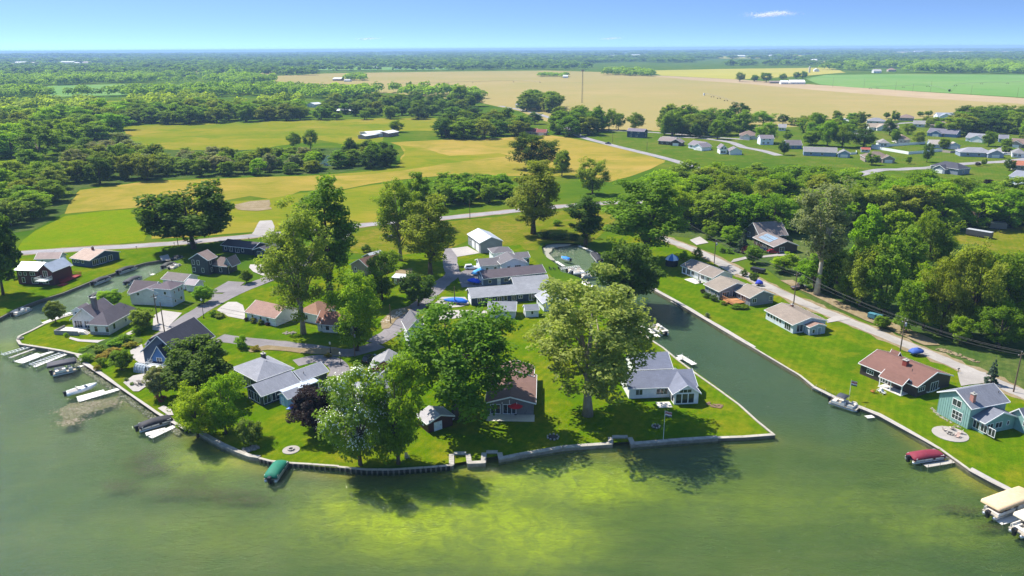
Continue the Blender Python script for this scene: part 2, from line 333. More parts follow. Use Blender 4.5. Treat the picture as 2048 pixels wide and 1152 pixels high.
M_DIRT = mat_lawn('bare_sandy_dirt', (.22, .165, .08), (.30, .235, .135), (.36, .29, .19), sc1=.08)
Zs = [0.02]
def sheet(name, pts, m, step=8, amp=1.2, seed=1):
    Zs[0] += .0026
    return tri_poly(rough_edge(pts, step, amp, seed), Zs[0], name, m)
sheet('tan_field', [(-684.81,2254.1),(-586.81,2464.06),(-425.19,2537.17),(-202.76,2604.64),(116.65,2658.25),(280.93,2455.37),(397.74,2075.57),(527.87,1790.31),(594.92,1492.05),(667.63,1246.29),(738.96,1036.61),(537.72,748.23),(448.19,780.87),(322.43,726.0),(215.28,686.49),(121.64,666.56),(78.11,668.87),(43.27,752.33),(10.9,928.37),(-43.44,1082.69),(-109.17,1189.24),(-208.58,1335.59),(-314.6,1346.39),(-424.69,1457.42),(-512.85,1671.2)], M_TAN, 60, 6, 2)
sheet('yellow_field', [(453.65,2588.78),(728.8,2719.04),(1158.17,2833.07),(974.56,2272.65),(749.58,2017.54),(536.04,1818.37),(404.88,2113.23)], M_YEL, 90, 8, 3)
sheet('tilled_field', [(372.03,2159.17),(536.04,1818.37),(610.47,1531.63),(682.19,1273.96),(752.36,1055.82),(684.11,958.01),(597.48,1113.02),(535.88,1320.09),(490.24,1590.78),(416.37,1806.37)], M_TILL, 60, 5, 4)
sheet('green_field', [(701.66,1854.72),(839.02,2079.25),(1060.57,2122.3),(1399.57,1983.31),(766.26,1075.74),(689.71,1288.25),(633.71,1448.12),(618.56,1552.2)], M_GRN, 80, 6, 5)
sheet('far_crop_field', [(-1647.81,2954.32),(-1306.26,2951.59),(-804.92,2723.38),(-698.16,2298.51),(-1135.98,2563.69),(-1414.6,2562.52)], M_TAN, 90, 8, 6)
sheet('hedged_paddock', [(-925.79,1550.09),(-838.11,1665.35),(-699.84,1694.43),(-627.46,1516.69),(-743.27,1474.2),(-843.02,1432.96)], M_GRN, 60, 6, 7)
sheet('upper_meadow', [(-389.71,767.66),(-321.14,789.88),(-225.34,817.71),(-143.02,836.4),(-66.7,837.6),(-36.42,902.19),(-12.34,859.45),(-29.61,727.23),(-74.72,702.43),(-102.58,703.96),(-111.13,670.79),(-106.32,615.2),(-131.46,599.85),(-159.82,635.29),(-181.7,595.8),(-201.09,560.77),(-241.21,568.24),(-280.23,587.85),(-325.35,650.86)], M_HAYG, 12, 3, 8)
sheet('hay_meadow', [(-208.11,342.27),(-225.53,379.2),(-234.57,405.07),(-209.43,433.29),(-166.3,442.35),(-115.33,451.56),(-92.9,460.3),(-73.36,473.61),(-76.92,552.55),(-86.76,591.38),(-98.15,614.81),(-63.2,630.5),(-9.41,642.38),(16.28,656.26),(33.89,663.19),(63.77,613.77),(87.87,559.37),(103.6,504.13),(86.42,467.59),(55.59,420.87),(28.77,442.71),(-3.77,443.87),(-24.19,437.37),(-42.44,445.24),(-64.33,431.75),(-79.35,418.83),(-92.21,400.51),(-113.11,398.2),(-116.51,373.28),(-135.36,384.61),(-149.66,367.82),(-170.89,359.75),(-190.65,350.83)], M_HAY, 10, 2.2, 9)
sheet('green_swale', [(-114.42,447.8),(-92.9,460.3),(-73.98,477.79),(-78.81,566.81),(-87.66,597.79),(-65.8,578.08),(-43.2,532.39),(-8.12,546.81),(-0.87,530.61),(-40.58,498.33),(-69.05,465.34),(-91.06,450.69)], M_HAYG, 8, 2.0, 10)
sheet('lime_meadow', [(-186.22,272.12),(-195.36,292.37),(-200.43,308.05),(-204.66,337.81),(-191.86,348.56),(-169.8,357.3),(-163.02,341.03),(-152.36,308.68),(-145.99,289.57),(-153.62,285.74),(-170.39,280.68)], M_LIME, 8, .8, 11)
sheet('roadside_meadow', [(-145.1,292.83),(-162.03,338.82),(-168.43,359.68),(-138.48,371.34),(-126.68,373.59),(-111.54,392.32),(-91.57,397.52),(-77.37,415.53),(-65.74,421.66),(-51.59,325.35),(-65.82,318.75),(-89.23,308.93),(-99.8,305.55),(-114.33,302.35),(-130.27,295.83)], M_HAYG, 8, 1.2, 12)
sheet('roadside_lawn', [(-65.86,297.68),(-59.59,308.18),(-37.52,318.02),(-5.22,331.36),(20.18,342.64),(46.79,351.11),(49.03,333.07),(35.69,295.21),(30.34,282.25),(10.97,282.7),(9.64,272.11),(-4.42,272.43),(-12.86,296.39),(-22.55,276.55),(-36.49,259.15),(-60.22,270.05)], M_LAWNY, 6, .8, 13)
sheet('scrub_floor_left', [(-319.26,468.58),(-296.07,499.33),(-262.97,575.04),(-189.77,571.77),(-146.86,581.77),(-127.47,580.89),(-87.11,567.18),(-77.5,480.03),(-116.26,455.37),(-167.61,446.02),(-211.05,436.81),(-236.27,408.17),(-209.56,345.65),(-201.54,309.91),(-210.7,301.2),(-252.67,302.22),(-375.73,460.89)], M_SCRUB, 10, 2, 14)
sheet('wood_floor', [(61.84,294.58),(68.74,367.74),(89.31,406.84),(139.96,438.76),(197.72,436.7),(236.74,401.98),(281.5,388.53),(114.53,144.82),(111.04,156.35),(104.36,176.11),(97.96,192.56),(90.46,208.3),(86.93,232.35),(84.56,256.55),(77.79,285.91)], M_SCRUB, 6, 1.2, 15)
sheet('clearing', [(164.38,277.34),(180.18,294.34),(196.44,299.78),(215.96,307.82),(222.04,305.18),(183.95,248.99),(175.91,250.86),(176.65,263.35),(177.47,277.04)], M_LAWNY, 4, .8, 16)
sheet('subdivision_lawn', [(46.31,806.36),(80.95,693.87),(139.5,690.65),(211.47,704.33),(294.53,727.63),(398.69,784.01),(535.72,848.46),(555.74,774.05),(291.66,395.6),(263.18,401.11),(232.7,448.4),(184.67,480.61),(142.04,500.24),(106.73,506.37),(73.84,596.62),(55.58,662.05)], mat_lawn('subdivision_grass', (.055, .12, .006), (.095, .15, .010), (.20, .18, .035), sc1=.02), 10, 1, 17)
sheet('left_lawn', [(-146.97,194.08),(-145.78,201.11),(-145.91,208.99),(-144.05,216.78),(-140.89,223.77),(-139.24,232.76),(-137.88,239.86),(-135.22,246.72),(-133.64,253.63),(-130.93,258.64),(-126.37,261.49),(-132.18,274.07),(-125.84,283.8),(-129.3,292.27),(-146.96,280.26),(-165.93,272.93),(-185.78,273.37),(-191.51,271.61),(-196.89,268.03)], M_LAWN, 4, .3, 18)
sheet('point_lawn', [(-128.38,182.67),(-129.34,188.14),(-128.9,193.28),(-127.08,199.5),(-125.94,202.75),(-120.71,197.27),(-110.27,187.07),(-103.01,182.27),(-105.6,174.4),(-108.99,174.02),(-113.58,175.79),(-118.59,177.6),(-123.35,179.43),(-126.78,180.64)], M_LAWN, 3, .2, 19)
sheet('middle_lawn', [(-132.78,198.4),(-101.61,197.88),(-76.17,235.55),(-58.09,259.61),(-23.21,272.85),(3.17,279.77),(14.04,233.78),(25.35,204.13),(33.54,187.86),(38.15,173.8),(47.64,145.69),(50.09,130.38),(31.39,129.42),(19.53,127.62),(-2.41,123.06),(-11.02,120.34),(-30.27,118.85),(-38.77,120.3),(-46.63,122.13),(-53.81,126.76),(-62.36,132.71),(-71.62,139.15),(-85.72,151.12),(-97.69,163.48),(-108.39,172.12)], M_LAWN, 4, .15, 20)
sheet('canal_lawn', [(38.71,295.14),(60.53,287.94),(69.36,267.17),(76.51,241.11),(82.49,219.35),(88.38,203.03),(95.36,186.86),(101.79,171.23),(112.94,142.49),(86.38,103.73),(84.95,107.95),(83.0,114.04),(80.26,121.61),(77.97,129.66),(74.79,138.45),(71.08,145.38),(66.14,155.07),(64.09,165.59),(58.77,180.23),(54.34,193.29),(48.04,212.75),(44.78,223.59),(41.4,241.82),(37.65,257.56),(35.32,275.23)], M_LAWN, 4, .15, 21)
MEADOWS = [[(-622.81,1153.13),(-584.42,1172.4),(-438.82,881.41),(-458.85,850.62)], [(-373.73,530.88),(-343.61,545.06),(-297.52,482.04),(-300.99,454.44),(-325.34,459.09)], [(-1005.49,1685.59),(-876.38,1765.37),(-649.79,1320.18),(-759.89,1275.08)], [(-431.07,1104.8),(-364.36,1120.23),(-304.38,951.24),(-362.03,940.02)]]
for i, q in enumerate(MEADOWS): sheet('clearing_meadow', q, (M_HAYG, M_LIME, M_GRN, M_HAYG)[i], 12, 3, 90 + i)
# ---- roads, drives and paths
M_ROAD = mat_paved('road_asphalt', (.27, .25, .245)); M_STREET = mat_paved('street_asphalt', (.20, .18, .178)); M_CONC = mat_paved('drive_concrete', (.38, .345, .31), .35, .12)
M_GRAVEL = mat_paved('lane_gravel', (.32, .29, .255), .1, .2)
RZ = Zs[0]
ribbon('road_verge', [(-199.39,266.75),(-180.96,272.73),(-150.88,280.24),(-130.19,285.99),(-102.53,297.71),(-87.77,303.47),(-65.07,314.87),(-38.28,325.0),(-5.33,340.0),(18.26,350.75),(46.79,360.79),(65.4,362.74)], 8.4, RZ + .01, M_DIRT, jit=1.6)
ribbon('main_road', [(-199.39,266.75),(-180.96,272.73),(-150.88,280.24),(-130.19,285.99),(-102.53,297.71),(-87.77,303.47),(-65.07,314.87),(-38.28,325.0),(-5.33,340.0),(18.26,350.75),(46.79,360.79),(65.4,362.74)], 6.2, RZ + .02, M_ROAD, jit=.15)
ribbon('far_road', [(-14.41,1013.1),(22.59,912.55),(46.31,806.36),(56.23,670.03),(74.23,599.87),(106.01,511.19),(119.99,452.52)], 7.0, RZ + .02, M_ROAD)
ribbon('far_road', [(56.23,670.03),(80.95,693.87),(99.02,692.88),(131.84,674.17),(167.67,640.83),(194.38,617.74)], 6.0, RZ + .026, M_ROAD)
ribbon('subdivision_street', [(200.49,437.47),(224.59,457.94),(237.85,459.68),(246.45,462.98),(259.73,465.69),(284.79,478.98),(304.61,485.63),(324.01,490.95),(354.04,507.23)], 8, RZ + .02, M_ROAD)
ribbon('subdivision_street', [(186.39,524.64),(183.05,549.85),(175.55,570.55),(175.3,584.97),(172.58,608.07),(155.18,633.73),(127.8,643.84)], 7, RZ + .02, M_ROAD)
ribbon('subdivision_street', [(362.25,733.62),(383.14,749.47),(403.26,754.12),(411.62,730.69),(400.75,679.51),(397.95,660.87)], 7, RZ + .02, M_ROAD)
ribbon('subdivision_street', [(372.32,567.48),(351.61,542.38),(349.81,524.37),(357.54,518.27)], 7, RZ + .026, M_ROAD)
ribbon('lane_verge', [(54.99,301.71),(60.53,287.94),(69.36,267.17),(76.51,241.11),(82.49,219.35),(88.38,203.03),(95.36,186.86),(101.79,171.23),(106.68,158.62),(110.61,147.3),(113.4,135.8)], 6.6, RZ + .01, M_DIRT, jit=1.8)
ribbon('gravel_lane', [(54.99,301.71),(60.53,287.94),(69.36,267.17),(76.51,241.11),(82.49,219.35),(88.38,203.03),(95.36,186.86),(101.79,171.23),(106.68,158.62),(110.61,147.3),(113.4,135.8)], 4.2, RZ + .02, M_GRAVEL, jit=.5)
ribbon('centre_street', [(-68.18,316.55),(-69.0,302.0),(-68.25,278.0),(-69.89,263.41)], 6, RZ + .026, M_ROAD)
ribbon('centre_street', [(-22.76,275.27),(-22.41,262.38),(-20.89,247.72),(-19.81,240.94),(-22.09,232.06),(-23.91,224.34),(-27.4,208.68),(-30.29,195.79),(-32.42,187.13),(-35.62,179.53)], 5.2, RZ + .032, M_STREET, jit=.4)
ribbon('shore_street', [(-77.28,183.77),(-67.9,180.8),(-59.49,178.61),(-48.4,175.1),(-40.43,173.03),(-33.82,178.22)], 5.0, RZ + .038, M_STREET, jit=.4)
ribbon('shore_street', [(-68.48,267.56),(-74.78,248.47),(-81.21,234.6),(-86.07,223.12),(-89.08,212.1),(-91.12,200.28),(-91.38,191.14),(-92.39,185.72),(-91.88,179.11)], 5.4, RZ + .044, M_STREET, jit=.3)
ribbon('garage_drive', [(-52.25,166.71),(-47.93,169.35),(-43.54,167.47),(-40.79,163.05),(-40.57,158.87)], 4.5, RZ + .05, M_STREET)
Zs[0] = RZ + .06
for reg_pts in ([(-92.67,234.25),(-86.8,232.99),(-87.01,222.09),(-93.54,222.21),(-94.1,225.39)], [(-93.14,221.16),(-86.78,220.52),(-87.88,213.05),(-91.02,215.55)]): sheet('driveway', reg_pts, M_CONC if reg_pts[0][0] > 0 else M_STREET, 3, .1, 31)
sheet('driveway', [(-92.08,254.06),(-83.59,253.88),(-80.12,242.31),(-82.88,239.94),(-88.0,244.94),(-91.12,250.1)], M_CONC, 3, .1, 32)
sheet('driveway', [(-85.8,208.27),(-85.05,213.0),(-82.54,212.95),(-79.67,210.03),(-76.57,202.66),(-74.8,197.43),(-80.42,200.1),(-85.69,205.51)], M_CONC, 3, .15, 33)
sheet('driveway', [(-102.11,201.25),(-101.48,205.69),(-94.82,203.33),(-93.96,192.71),(-90.75,187.72),(-94.34,188.74),(-97.26,189.77)], M_CONC, 3, .1, 34)
sheet('driveway', [(-96.15,175.1),(-95.24,179.45),(-88.8,168.4),(-87.3,164.48),(-93.8,170.9)], M_CONC, 3, .1, 35)
sheet('driveway', [(-22.91,274.43),(-16.91,277.68),(-11.78,267.64),(-19.77,262.63)], M_CONC, 3, .05, 36)
sheet('driveway', [(-24.38,205.13),(-21.45,216.45),(-14.23,216.31),(-12.5,209.44),(-14.71,207.45),(-21.47,205.57)], M_CONC, 3, .1, 37)
sheet('driveway', [(-26.16,198.0),(-22.92,203.63),(-15.18,204.48),(-7.34,203.85),(-6.83,197.68),(-14.75,197.81),(-22.71,195.21)], M_CONC, 3, .15, 38)
sheet('driveway', [(-18.3,240.91),(-16.26,244.88),(-11.89,250.34),(-10.78,242.08),(-8.76,226.98),(-15.86,225.93)], M_STREET, 3, .15, 39)
sheet('gravel_apron', [(-109.71,316.71),(-111.06,324.53),(-106.19,325.73),(-101.5,313.98),(-97.44,299.55),(-102.6,296.27),(-106.42,299.76)], M_GRAVEL, 2, .3, 40)
sheet('bare_patch', [(-136.07,360.29),(-130.31,370.04),(-122.07,373.21),(-113.77,350.24),(-119.23,345.86),(-129.64,349.16)], M_DIRT, 3, .8, 41)
sheet('driveway', [(80.84,221.92),(81.08,231.43),(74.2,225.53),(78.42,223.11)], M_GRAVEL, 2, .3, 42)
sheet('driveway', [(70.42,252.36),(73.75,253.01),(76.42,240.47),(73.43,237.91),(71.86,245.97)], M_GRAVEL, 2, .3, 43)
sheet('driveway', [(78.93,257.33),(83.82,260.25),(90.76,261.64),(101.73,266.12),(100.75,262.2),(90.43,259.35),(83.32,257.24),(76.9,252.95)], M_GRAVEL, 2, .3, 44)
sheet('driveway', [(90.64,197.98),(93.85,195.16),(86.08,192.15),(86.66,194.38)], M_CONC, 2, .1, 45)
sheet('driveway', [(102.68,158.93),(106.11,160.79),(109.15,158.83),(106.35,153.35),(99.33,151.68)], M_GRAVEL, 2, .3, 46)
sheet('parking_apron', [(69.68,285.59),(74.96,291.01),(76.04,280.97),(70.45,277.61)], M_CONC, 2, .2, 47)
sheet('boat_ramp', [(-129.16,265.65),(-127.23,268.34),(-122.51,260.19),(-125.67,259.39)], M_CONC, 2, .1, 48)
sheet('garden_path', [(-116.65,184.8),(-112.85,182.88),(-107.8,182.35),(-104.16,183.21),(-101.87,191.33),(-100.62,189.82),(-102.46,181.17),(-106.75,180.34),(-112.78,181.51),(-116.2,183.4)], M_CONC, 2, .1, 49)
sheet('garden_path', [(-108.2,172.59),(-106.26,180.69),(-105.02,179.6),(-106.63,171.49)], M_CONC, 2, .1, 50)
sheet('shore_walk', [(-109.08,173.14),(-108.43,173.49),(-102.64,167.42),(-94.08,159.77),(-87.23,153.3),(-80.22,147.0),(-73.7,141.13),(-69.03,137.35),(-63.7,133.26),(-65.05,133.28),(-69.85,137.11),(-74.18,140.63),(-80.78,146.62),(-88.24,153.32),(-95.83,160.11),(-103.51,166.76)], M_CONC, 3, .1, 51)
sheet('sandy_yard', [(-39.36,245.35),(-34.31,248.0),(-32.92,239.89),(-33.81,232.29),(-38.95,232.39)], M_DIRT, 3, .6, 52)
sheet('sandy_yard', [(-36.67,194.54),(-34.79,204.82),(-30.6,207.72),(-29.15,206.7),(-32.24,196.27),(-33.49,190.11),(-34.88,189.27)], M_DIRT, 3, .6, 53)
sheet('sandy_yard', [(-66.85,175.27),(-62.54,178.16),(-54.43,176.06),(-43.96,175.9),(-42.18,171.11),(-49.72,172.15),(-61.63,175.2),(-65.47,173.33)], M_DIRT, 3, .5, 54)
sheet('sandy_verge', [(86.65,232.05),(91.38,231.96),(93.52,220.67),(97.22,207.86),(99.3,201.94),(102.48,194.14),(104.89,187.87),(108.23,180.06),(107.81,175.49),(103.8,175.55),(101.18,183.98),(96.58,197.49),(92.73,210.38),(88.33,223.48)], M_DIRT, 3, .8, 55)
sheet('flower_bed_soil', [(-108.43,173.49),(-106.83,181.79),(-103.31,186.58),(-96.93,183.23),(-95.82,180.84),(-99.78,177.06),(-101.72,169.83),(-102.46,169.14),(-104.3,168.48)], M_SCRUB, 3, .3, 56)
sheet('canal_walk', [(43.98,227.89),(45.64,221.44),(48.59,213.67),(51.88,204.39),(54.17,196.56),(56.7,189.58),(59.09,182.07),(61.32,175.07),(60.24,174.34),(55.64,187.89),(53.25,195.39),(47.82,211.57),(43.46,224.94)], M_CONC, 3, .08, 57)
sheet('canal_walk', [(66.15,158.18),(66.5,156.31),(67.19,152.11),(69.59,146.97),(72.43,142.9),(75.6,138.52),(77.58,133.2),(79.31,128.01),(80.36,124.38),(79.62,124.39),(76.57,132.52),(74.57,137.79),(71.5,142.39),(68.77,146.16),(66.36,151.25),(65.81,157.25)], M_CONC, 3, .08, 58)
sheet('canal_walk', [(82.06,117.82),(83.62,113.98),(85.34,110.11),(85.73,108.49),(87.76,104.27),(86.82,103.64),(84.77,107.82),(84.28,109.29),(82.38,113.06),(80.83,116.9)], M_CONC, 3, .08, 59)

# ================================================================ TREES
def mat_leaf():
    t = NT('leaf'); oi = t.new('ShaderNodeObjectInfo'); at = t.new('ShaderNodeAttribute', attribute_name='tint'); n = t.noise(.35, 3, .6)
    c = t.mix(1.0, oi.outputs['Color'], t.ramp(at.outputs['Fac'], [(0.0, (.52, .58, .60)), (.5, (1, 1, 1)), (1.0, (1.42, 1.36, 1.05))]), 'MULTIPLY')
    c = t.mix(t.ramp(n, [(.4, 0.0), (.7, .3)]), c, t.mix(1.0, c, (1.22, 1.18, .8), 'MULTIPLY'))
    d = t.new('ShaderNodeBsdfDiffuse'); t.link(c, d.inputs['Color'])
    tl = t.new('ShaderNodeBsdfTranslucent'); t.link(t.mix(1.0, c, (1.25, 1.3, .6), 'MULTIPLY'), tl.inputs['Color'])
    g = t.new('ShaderNodeBsdfGlossy'); g.inputs['Roughness'].default_value = .6; g.inputs['Color'].default_value = (.8, .9, .8, 1)
    m = t.new('ShaderNodeMixShader'); m.inputs[0].default_value = .52; t.link(d.outputs[0], m.inputs[1]); t.link(tl.outputs[0], m.inputs[2])
    m2 = t.new('ShaderNodeMixShader'); m2.inputs[0].default_value = .012; t.link(m.outputs[0], m2.inputs[1]); t.link(g.outputs[0], m2.inputs[2])
    t.link(m2.outputs[0], t.out.inputs['Surface']); t.n.remove(t.p); return t.m
M_LEAF = mat_leaf()
M_BARK = plain('grey_brown_bark', '5b4d40', .9, var=.35, scale=1.2, bump=.6, bscale=5)
M_PALEBARK = plain('pale_bark', 'b9ae9c', .85, var=.35, scale=.8, bump=.5, bscale=4)
M_SYCBARK = plain('mottled_bark', '8f8474', .85, var=.4, scale=.7, bump=.5, bscale=4)
M_BLOSSOM = plain('blossom', 'eef0da', .8, var=.1)
def leaf_mesh(name, cen, nor, size, tint, m, rg):
    """one diamond shaped spray of leaves per point"""
    N = len(cen); a = rg.normal(size=(N, 3)); a -= (a * nor).sum(1)[:, None] * nor; a /= np.linalg.norm(a, axis=1)[:, None] + 1e-9; b = np.cross(nor, a)
    l = size[:, None] * rg.uniform(.75, 1.3, (N, 1)); w = size[:, None] * rg.uniform(.45, .8, (N, 1)); dr = nor * size[:, None] * rg.uniform(-.35, .1, (N, 1))
    V = np.stack([cen - a * l + dr, cen - b * w, cen + a * l + dr, cen + b * w], 1).reshape(-1, 3)
    me = bpy.data.meshes.new(name); me.vertices.add(4 * N); me.vertices.foreach_set('co', V.astype(np.float32).ravel())
    me.loops.add(4 * N); me.loops.foreach_set('vertex_index', np.arange(4 * N, dtype=np.int32)); me.polygons.add(N)
    me.polygons.foreach_set('loop_start', np.arange(0, 4 * N, 4, dtype=np.int32)); me.polygons.foreach_set('loop_total', np.full(N, 4, np.int32))
    me.update(calc_edges=True); at = me.attributes.new('tint', 'FLOAT', 'FACE'); at.data.foreach_set('value', np.clip(tint, 0, 1).astype(np.float32))
    me.materials.append(m); return me
def clump_leaves(C, rad, per, ls, rg, up=.7, flat=.8):
    cs, ns, ts, ss = [], [], [], []
    for c, r in zip(C, rad):
        k = max(6, int(per * (r / np.mean(rad)) ** 1.6)); d = rg.normal(size=(k, 3)); d /= np.linalg.norm(d, axis=1)[:, None]
        rr = rg.uniform(.45, 1.05, (k, 1)) ** .6; p = c + d * rr * r * np.array([1, 1, flat]); n = d * .42 + np.array([-.12, .1, up]) + rg.normal(size=(k, 3)) * .42
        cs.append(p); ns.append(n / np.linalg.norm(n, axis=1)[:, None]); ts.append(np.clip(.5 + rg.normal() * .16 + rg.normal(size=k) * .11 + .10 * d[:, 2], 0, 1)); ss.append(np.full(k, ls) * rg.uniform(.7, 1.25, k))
    return np.concatenate(cs), np.concatenate(ns), np.concatenate(ss), np.concatenate(ts)
def trunk_mesh(name, H, r0, base_h, tips, m, rg, lean=0, limbs=7):
    mb = MB(); top = H * .82; pts = []; bx = rg.normal() * lean; by = rg.normal() * lean
    for i in range(7):
        t = i / 6; pts.append((bx * t * t + .12 * math.sin(t * 5 + bx), by * t * t + .12 * math.cos(t * 4), top * t - .3 * (i == 0)))
    mb.tube(pts, [r0 * (1.35 if i == 0 else 1.0) * (1 - .86 * (i / 6)) for i in range(7)], 8)
    sel = sorted(range(len(tips)), key=lambda i: -np.hypot(*tips[i][:2]))[:limbs * 2:2]
    for i in sel:
        q = Vector(tips[i]); z0 = min(max(base_h * .85, q.z * .45), top * .8); t = z0 / top; s = Vector((bx * t * t, by * t * t, z0)); mid = s.lerp(q, .5) + Vector((rg.normal() * .4, rg.normal() * .4, .15 * (q - s).length))
        mb.tube([s, s.lerp(mid, .5) + Vector((0, 0, -.1)), mid, q], [r0 * .5 * (1 - t * .5), r0 * .36, r0 * .24, r0 * .06], 5)
    return mb.mesh(name, m, True)
PROTO = {}
def proto(kind, seed, H, D, base, nc, per, ls, cr=.2, fill=.45, shape='ball', bark=None, lean=.3, limbs=7, r0=None, up=.7, sub=7):
    """reference tree of height H, crown width D and crown base height; returns meshes"""
    rg = np.random.default_rng(seed); C = []; rad = []; ch = H - base; lob = rg.uniform(.62, 1.14, 7); ph = rg.uniform(0, 6.28)
    while len(C) < nc:
        d = rg.normal(size=3); d /= np.linalg.norm(d); q = rg.uniform(fill, 1.08) ** .7; az = math.atan2(d[1], d[0]) + ph
        if shape == 'cone':
            t = rg.uniform(0, 1) ** 1.4; a = rg.uniform(0, 6.28); r = D / 2 * (1 - t) * .92; c = np.array([math.cos(a) * r * q, math.sin(a) * r * q, base + ch * t]); rr = D * .10 * (1.25 - t)
        else:
            lb = lob[int((az % 6.28) / 6.28 * 7) % 7] if abs(d[2]) < .75 else 1.0
            w = {'ball': 1, 'vase': .9 + .12 * d[2], 'tall': .9 - .12 * abs(d[2]), 'dome': 1.0 - .15 * d[2]}[shape]
            rr = D * cr * rg.uniform(.55, 1.15)
            c = np.array([d[0] * (D/2 - rr * .7) * w * lb * q, d[1] * (D/2 - rr * .7) * w * lb * q, base + ch * .5 + d[2] * (ch / 2 - rr * .6) * q * (lb if d[2] > 0 else 1)])
        if any(np.linalg.norm(c - e) < .5 * rr for e in C): 
            if rg.uniform() < .7: continue
        C.append(c); rad.append(rr)
    C = np.array(C); rad = np.array(rad)
    if shape == 'cone': S_, q_ = C, rad
    else:                                   # boughs break up into sprays, so that gaps and ragged edges stay
        S_, q_ = [], []
        ctr = np.array([0, 0, base + ch * .45])
        for c, r in zip(C, rad):
            o_ = c - ctr; o_ /= np.linalg.norm(o_) + 1e-6
            for _ in range(sub):
                v = rg.normal(size=3); v /= np.linalg.norm(v); v = v * rg.uniform(.25, .95) + o_ * .3
                S_.append(c + v * r * np.array([1, 1, .85])); q_.append(r * rg.uniform(.36, .62))
        S_, q_ = np.array(S_), np.array(q_)
    cen, nor, ss, ts = clump_leaves(S_, q_, per, ls, rg, up, .78)
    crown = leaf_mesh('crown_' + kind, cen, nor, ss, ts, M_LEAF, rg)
    trunk = trunk_mesh('trunk_' + kind, H, r0 or H * .022, base, [tuple(c) for c in C], bark or M_BARK, rg, lean, limbs)
    PROTO.setdefault(kind, []).append((crown, trunk, H, D, (C, rad)))
for s in (1, 2, 3, 4): proto('oak', s, 18, 15, 2.4, 58, 44, .245, .16, .5, 'dome', lean=.5, limbs=10)
for s in (5, 6, 7): proto('tall', s, 24, 14, 3.6, 58, 42, .25, .15, .45, 'tall', lean=.8, limbs=12)
for s in (8, 9): proto('syc', s, 26, 18, 2.6, 76, 38, .25, .135, .35, 'vase', bark=M_SYCBARK, lean=.7, limbs=18)
for s in (10, 11): proto('round', s, 8, 7, 1.3, 46, 42, .165, .18, .6, 'ball', lean=.1, limbs=5)
for s in (12, 13, 14): proto('wood', s, 17, 12, .9, 40, 30, .33, .185, .55, 'dome', lean=.4, limbs=5)
proto('cone', 15, 10, 4.5, .5, 70, 90, .22, .1, .5, 'cone', lean=0, limbs=0, up=.3)
for s in (16, 17): proto('bush', s, 3, 3.6, .1, 20, 18, .13, .22, .5, 'dome', lean=0, limbs=2, r0=.06)
for s in (18, 19): proto('limb', s, 15, 13, 1.5, 48, 44, .22, .165, .55, 'vase', lean=.6, limbs=12)
proto('bare', 20, 26, 17, 8.5, 46, 36, .25, .14, .35, 'vase', bark=M_PALEBARK, lean=.7, limbs=20)
COLS = {'dk': (.085, .15, .010), 'mid': (.175, .27, .010), 'ol': (.22, .28, .022), 'pale': (.29, .335, .075), 'lime': (.27, .39, .006), 'brt': (.205, .335, .005),
        'plum': (.030, .014, .018), 'blue': (.10, .15, .115), 'gry': (.25, .275, .12), 'yel': (.20, .24, .03), 'red': (.10, .018, .022), 'gold': (.30, .25, .02)}
NAMES = {'oak': 'broadleaf_tree', 'tall': 'tall_broadleaf_tree', 'syc': 'sycamore_tree', 'round': 'round_tree', 'wood': 'woodland_tree', 'cone': 'spruce_tree', 'bush': 'bush', 'limb': 'spreading_tree', 'bare': 'sycamore_tree'}
def tree(kind, x, y, h, d, col, label, group=None, var=None, cat=None, name=None, jitter=.12, rz=None):
    P = PROTO[kind]; cr, tr, H, D, _ = P[var % len(P)] if var is not None else rnd.choice(P)
    o = empty(name or NAMES[kind], x, y, 0, rnd.uniform(0, 6.28) if rz is None else rz); k = .98 if kind == 'limb' else 1.12; o.scale = (k * d / D, k * d / D, h / H)
    tag(o, label, cat or ('bush' if kind == 'bush' else 'tree'), group)
    link(bpy.data.objects.new('trunk' if kind != 'bush' else 'stem', tr), o)
    c = link(bpy.data.objects.new('crown' if kind != 'bush' else 'foliage', cr), o)
    k = rnd.uniform(1 - jitter, 1 + jitter); b = COLS[col] if isinstance(col, str) else col
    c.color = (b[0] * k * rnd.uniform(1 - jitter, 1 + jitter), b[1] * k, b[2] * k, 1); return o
# ---- the trees one can name
tree('round', -157.64,221.31,26.1,14.5, 'dk', 'dark tree rising at the picture edge beside the dark red house', var=1, name='broadleaf_tree')
tree('round', -121.77,277.30,25.9,32.4, 'dk', 'large dark oak with forked trunk beside the main road', var=0, name='broadleaf_tree')
tree('tall', -55.75,219.44,36.8,22.5, 'mid', 'tall dark tree behind the pale sycamore in the old yard', var=0)
tree('syc', -55.63,186.32,35.5,18.8, (.215, .285, .045), 'pale feathery tree overhanging the rust-brown bungalow roof', var=0)
tree('limb', -38.81,174.31,20.6,16.6, 'brt', 'bright green tree spreading over the white bungalow by the street', var=0)
tree('limb', -39.05,214.32,15.9,12.7, 'mid', 'green tree between the old barn and the red shed', var=1)
tree('syc', -39.72,257.89,29.9,17.5, 'ol', 'slender open tree with leaning trunk near the wooden walkway', var=1)
tree('tall', -26.94,239.11,27.6,18.0, 'ol', 'broad olive tree standing over the curve of the inner street', var=1)
tree('tall', -39.24,310.44,24.0,14.7, 'mid', 'tree behind the olive tree beside the main road', var=2)
tree('round', -27.38,208.58,10.8,9.1, 'dk', 'dark rounded tree on the left side of the inner street', var=0)
tree('tall', 9.08,297.58,30.4,24.5, 'ol', 'tall clean-stemmed tree on the lawn beyond the pond', var=2)
tree('oak', 12.96,470.36,22.3,28.6, 'dk', 'dark full tree at the edge of the hay meadow', var=2)
tree('round', 29.95,442.67,15.3,10.6, 'mid', 'small green tree beside the dark tree in the hay meadow', var=1)
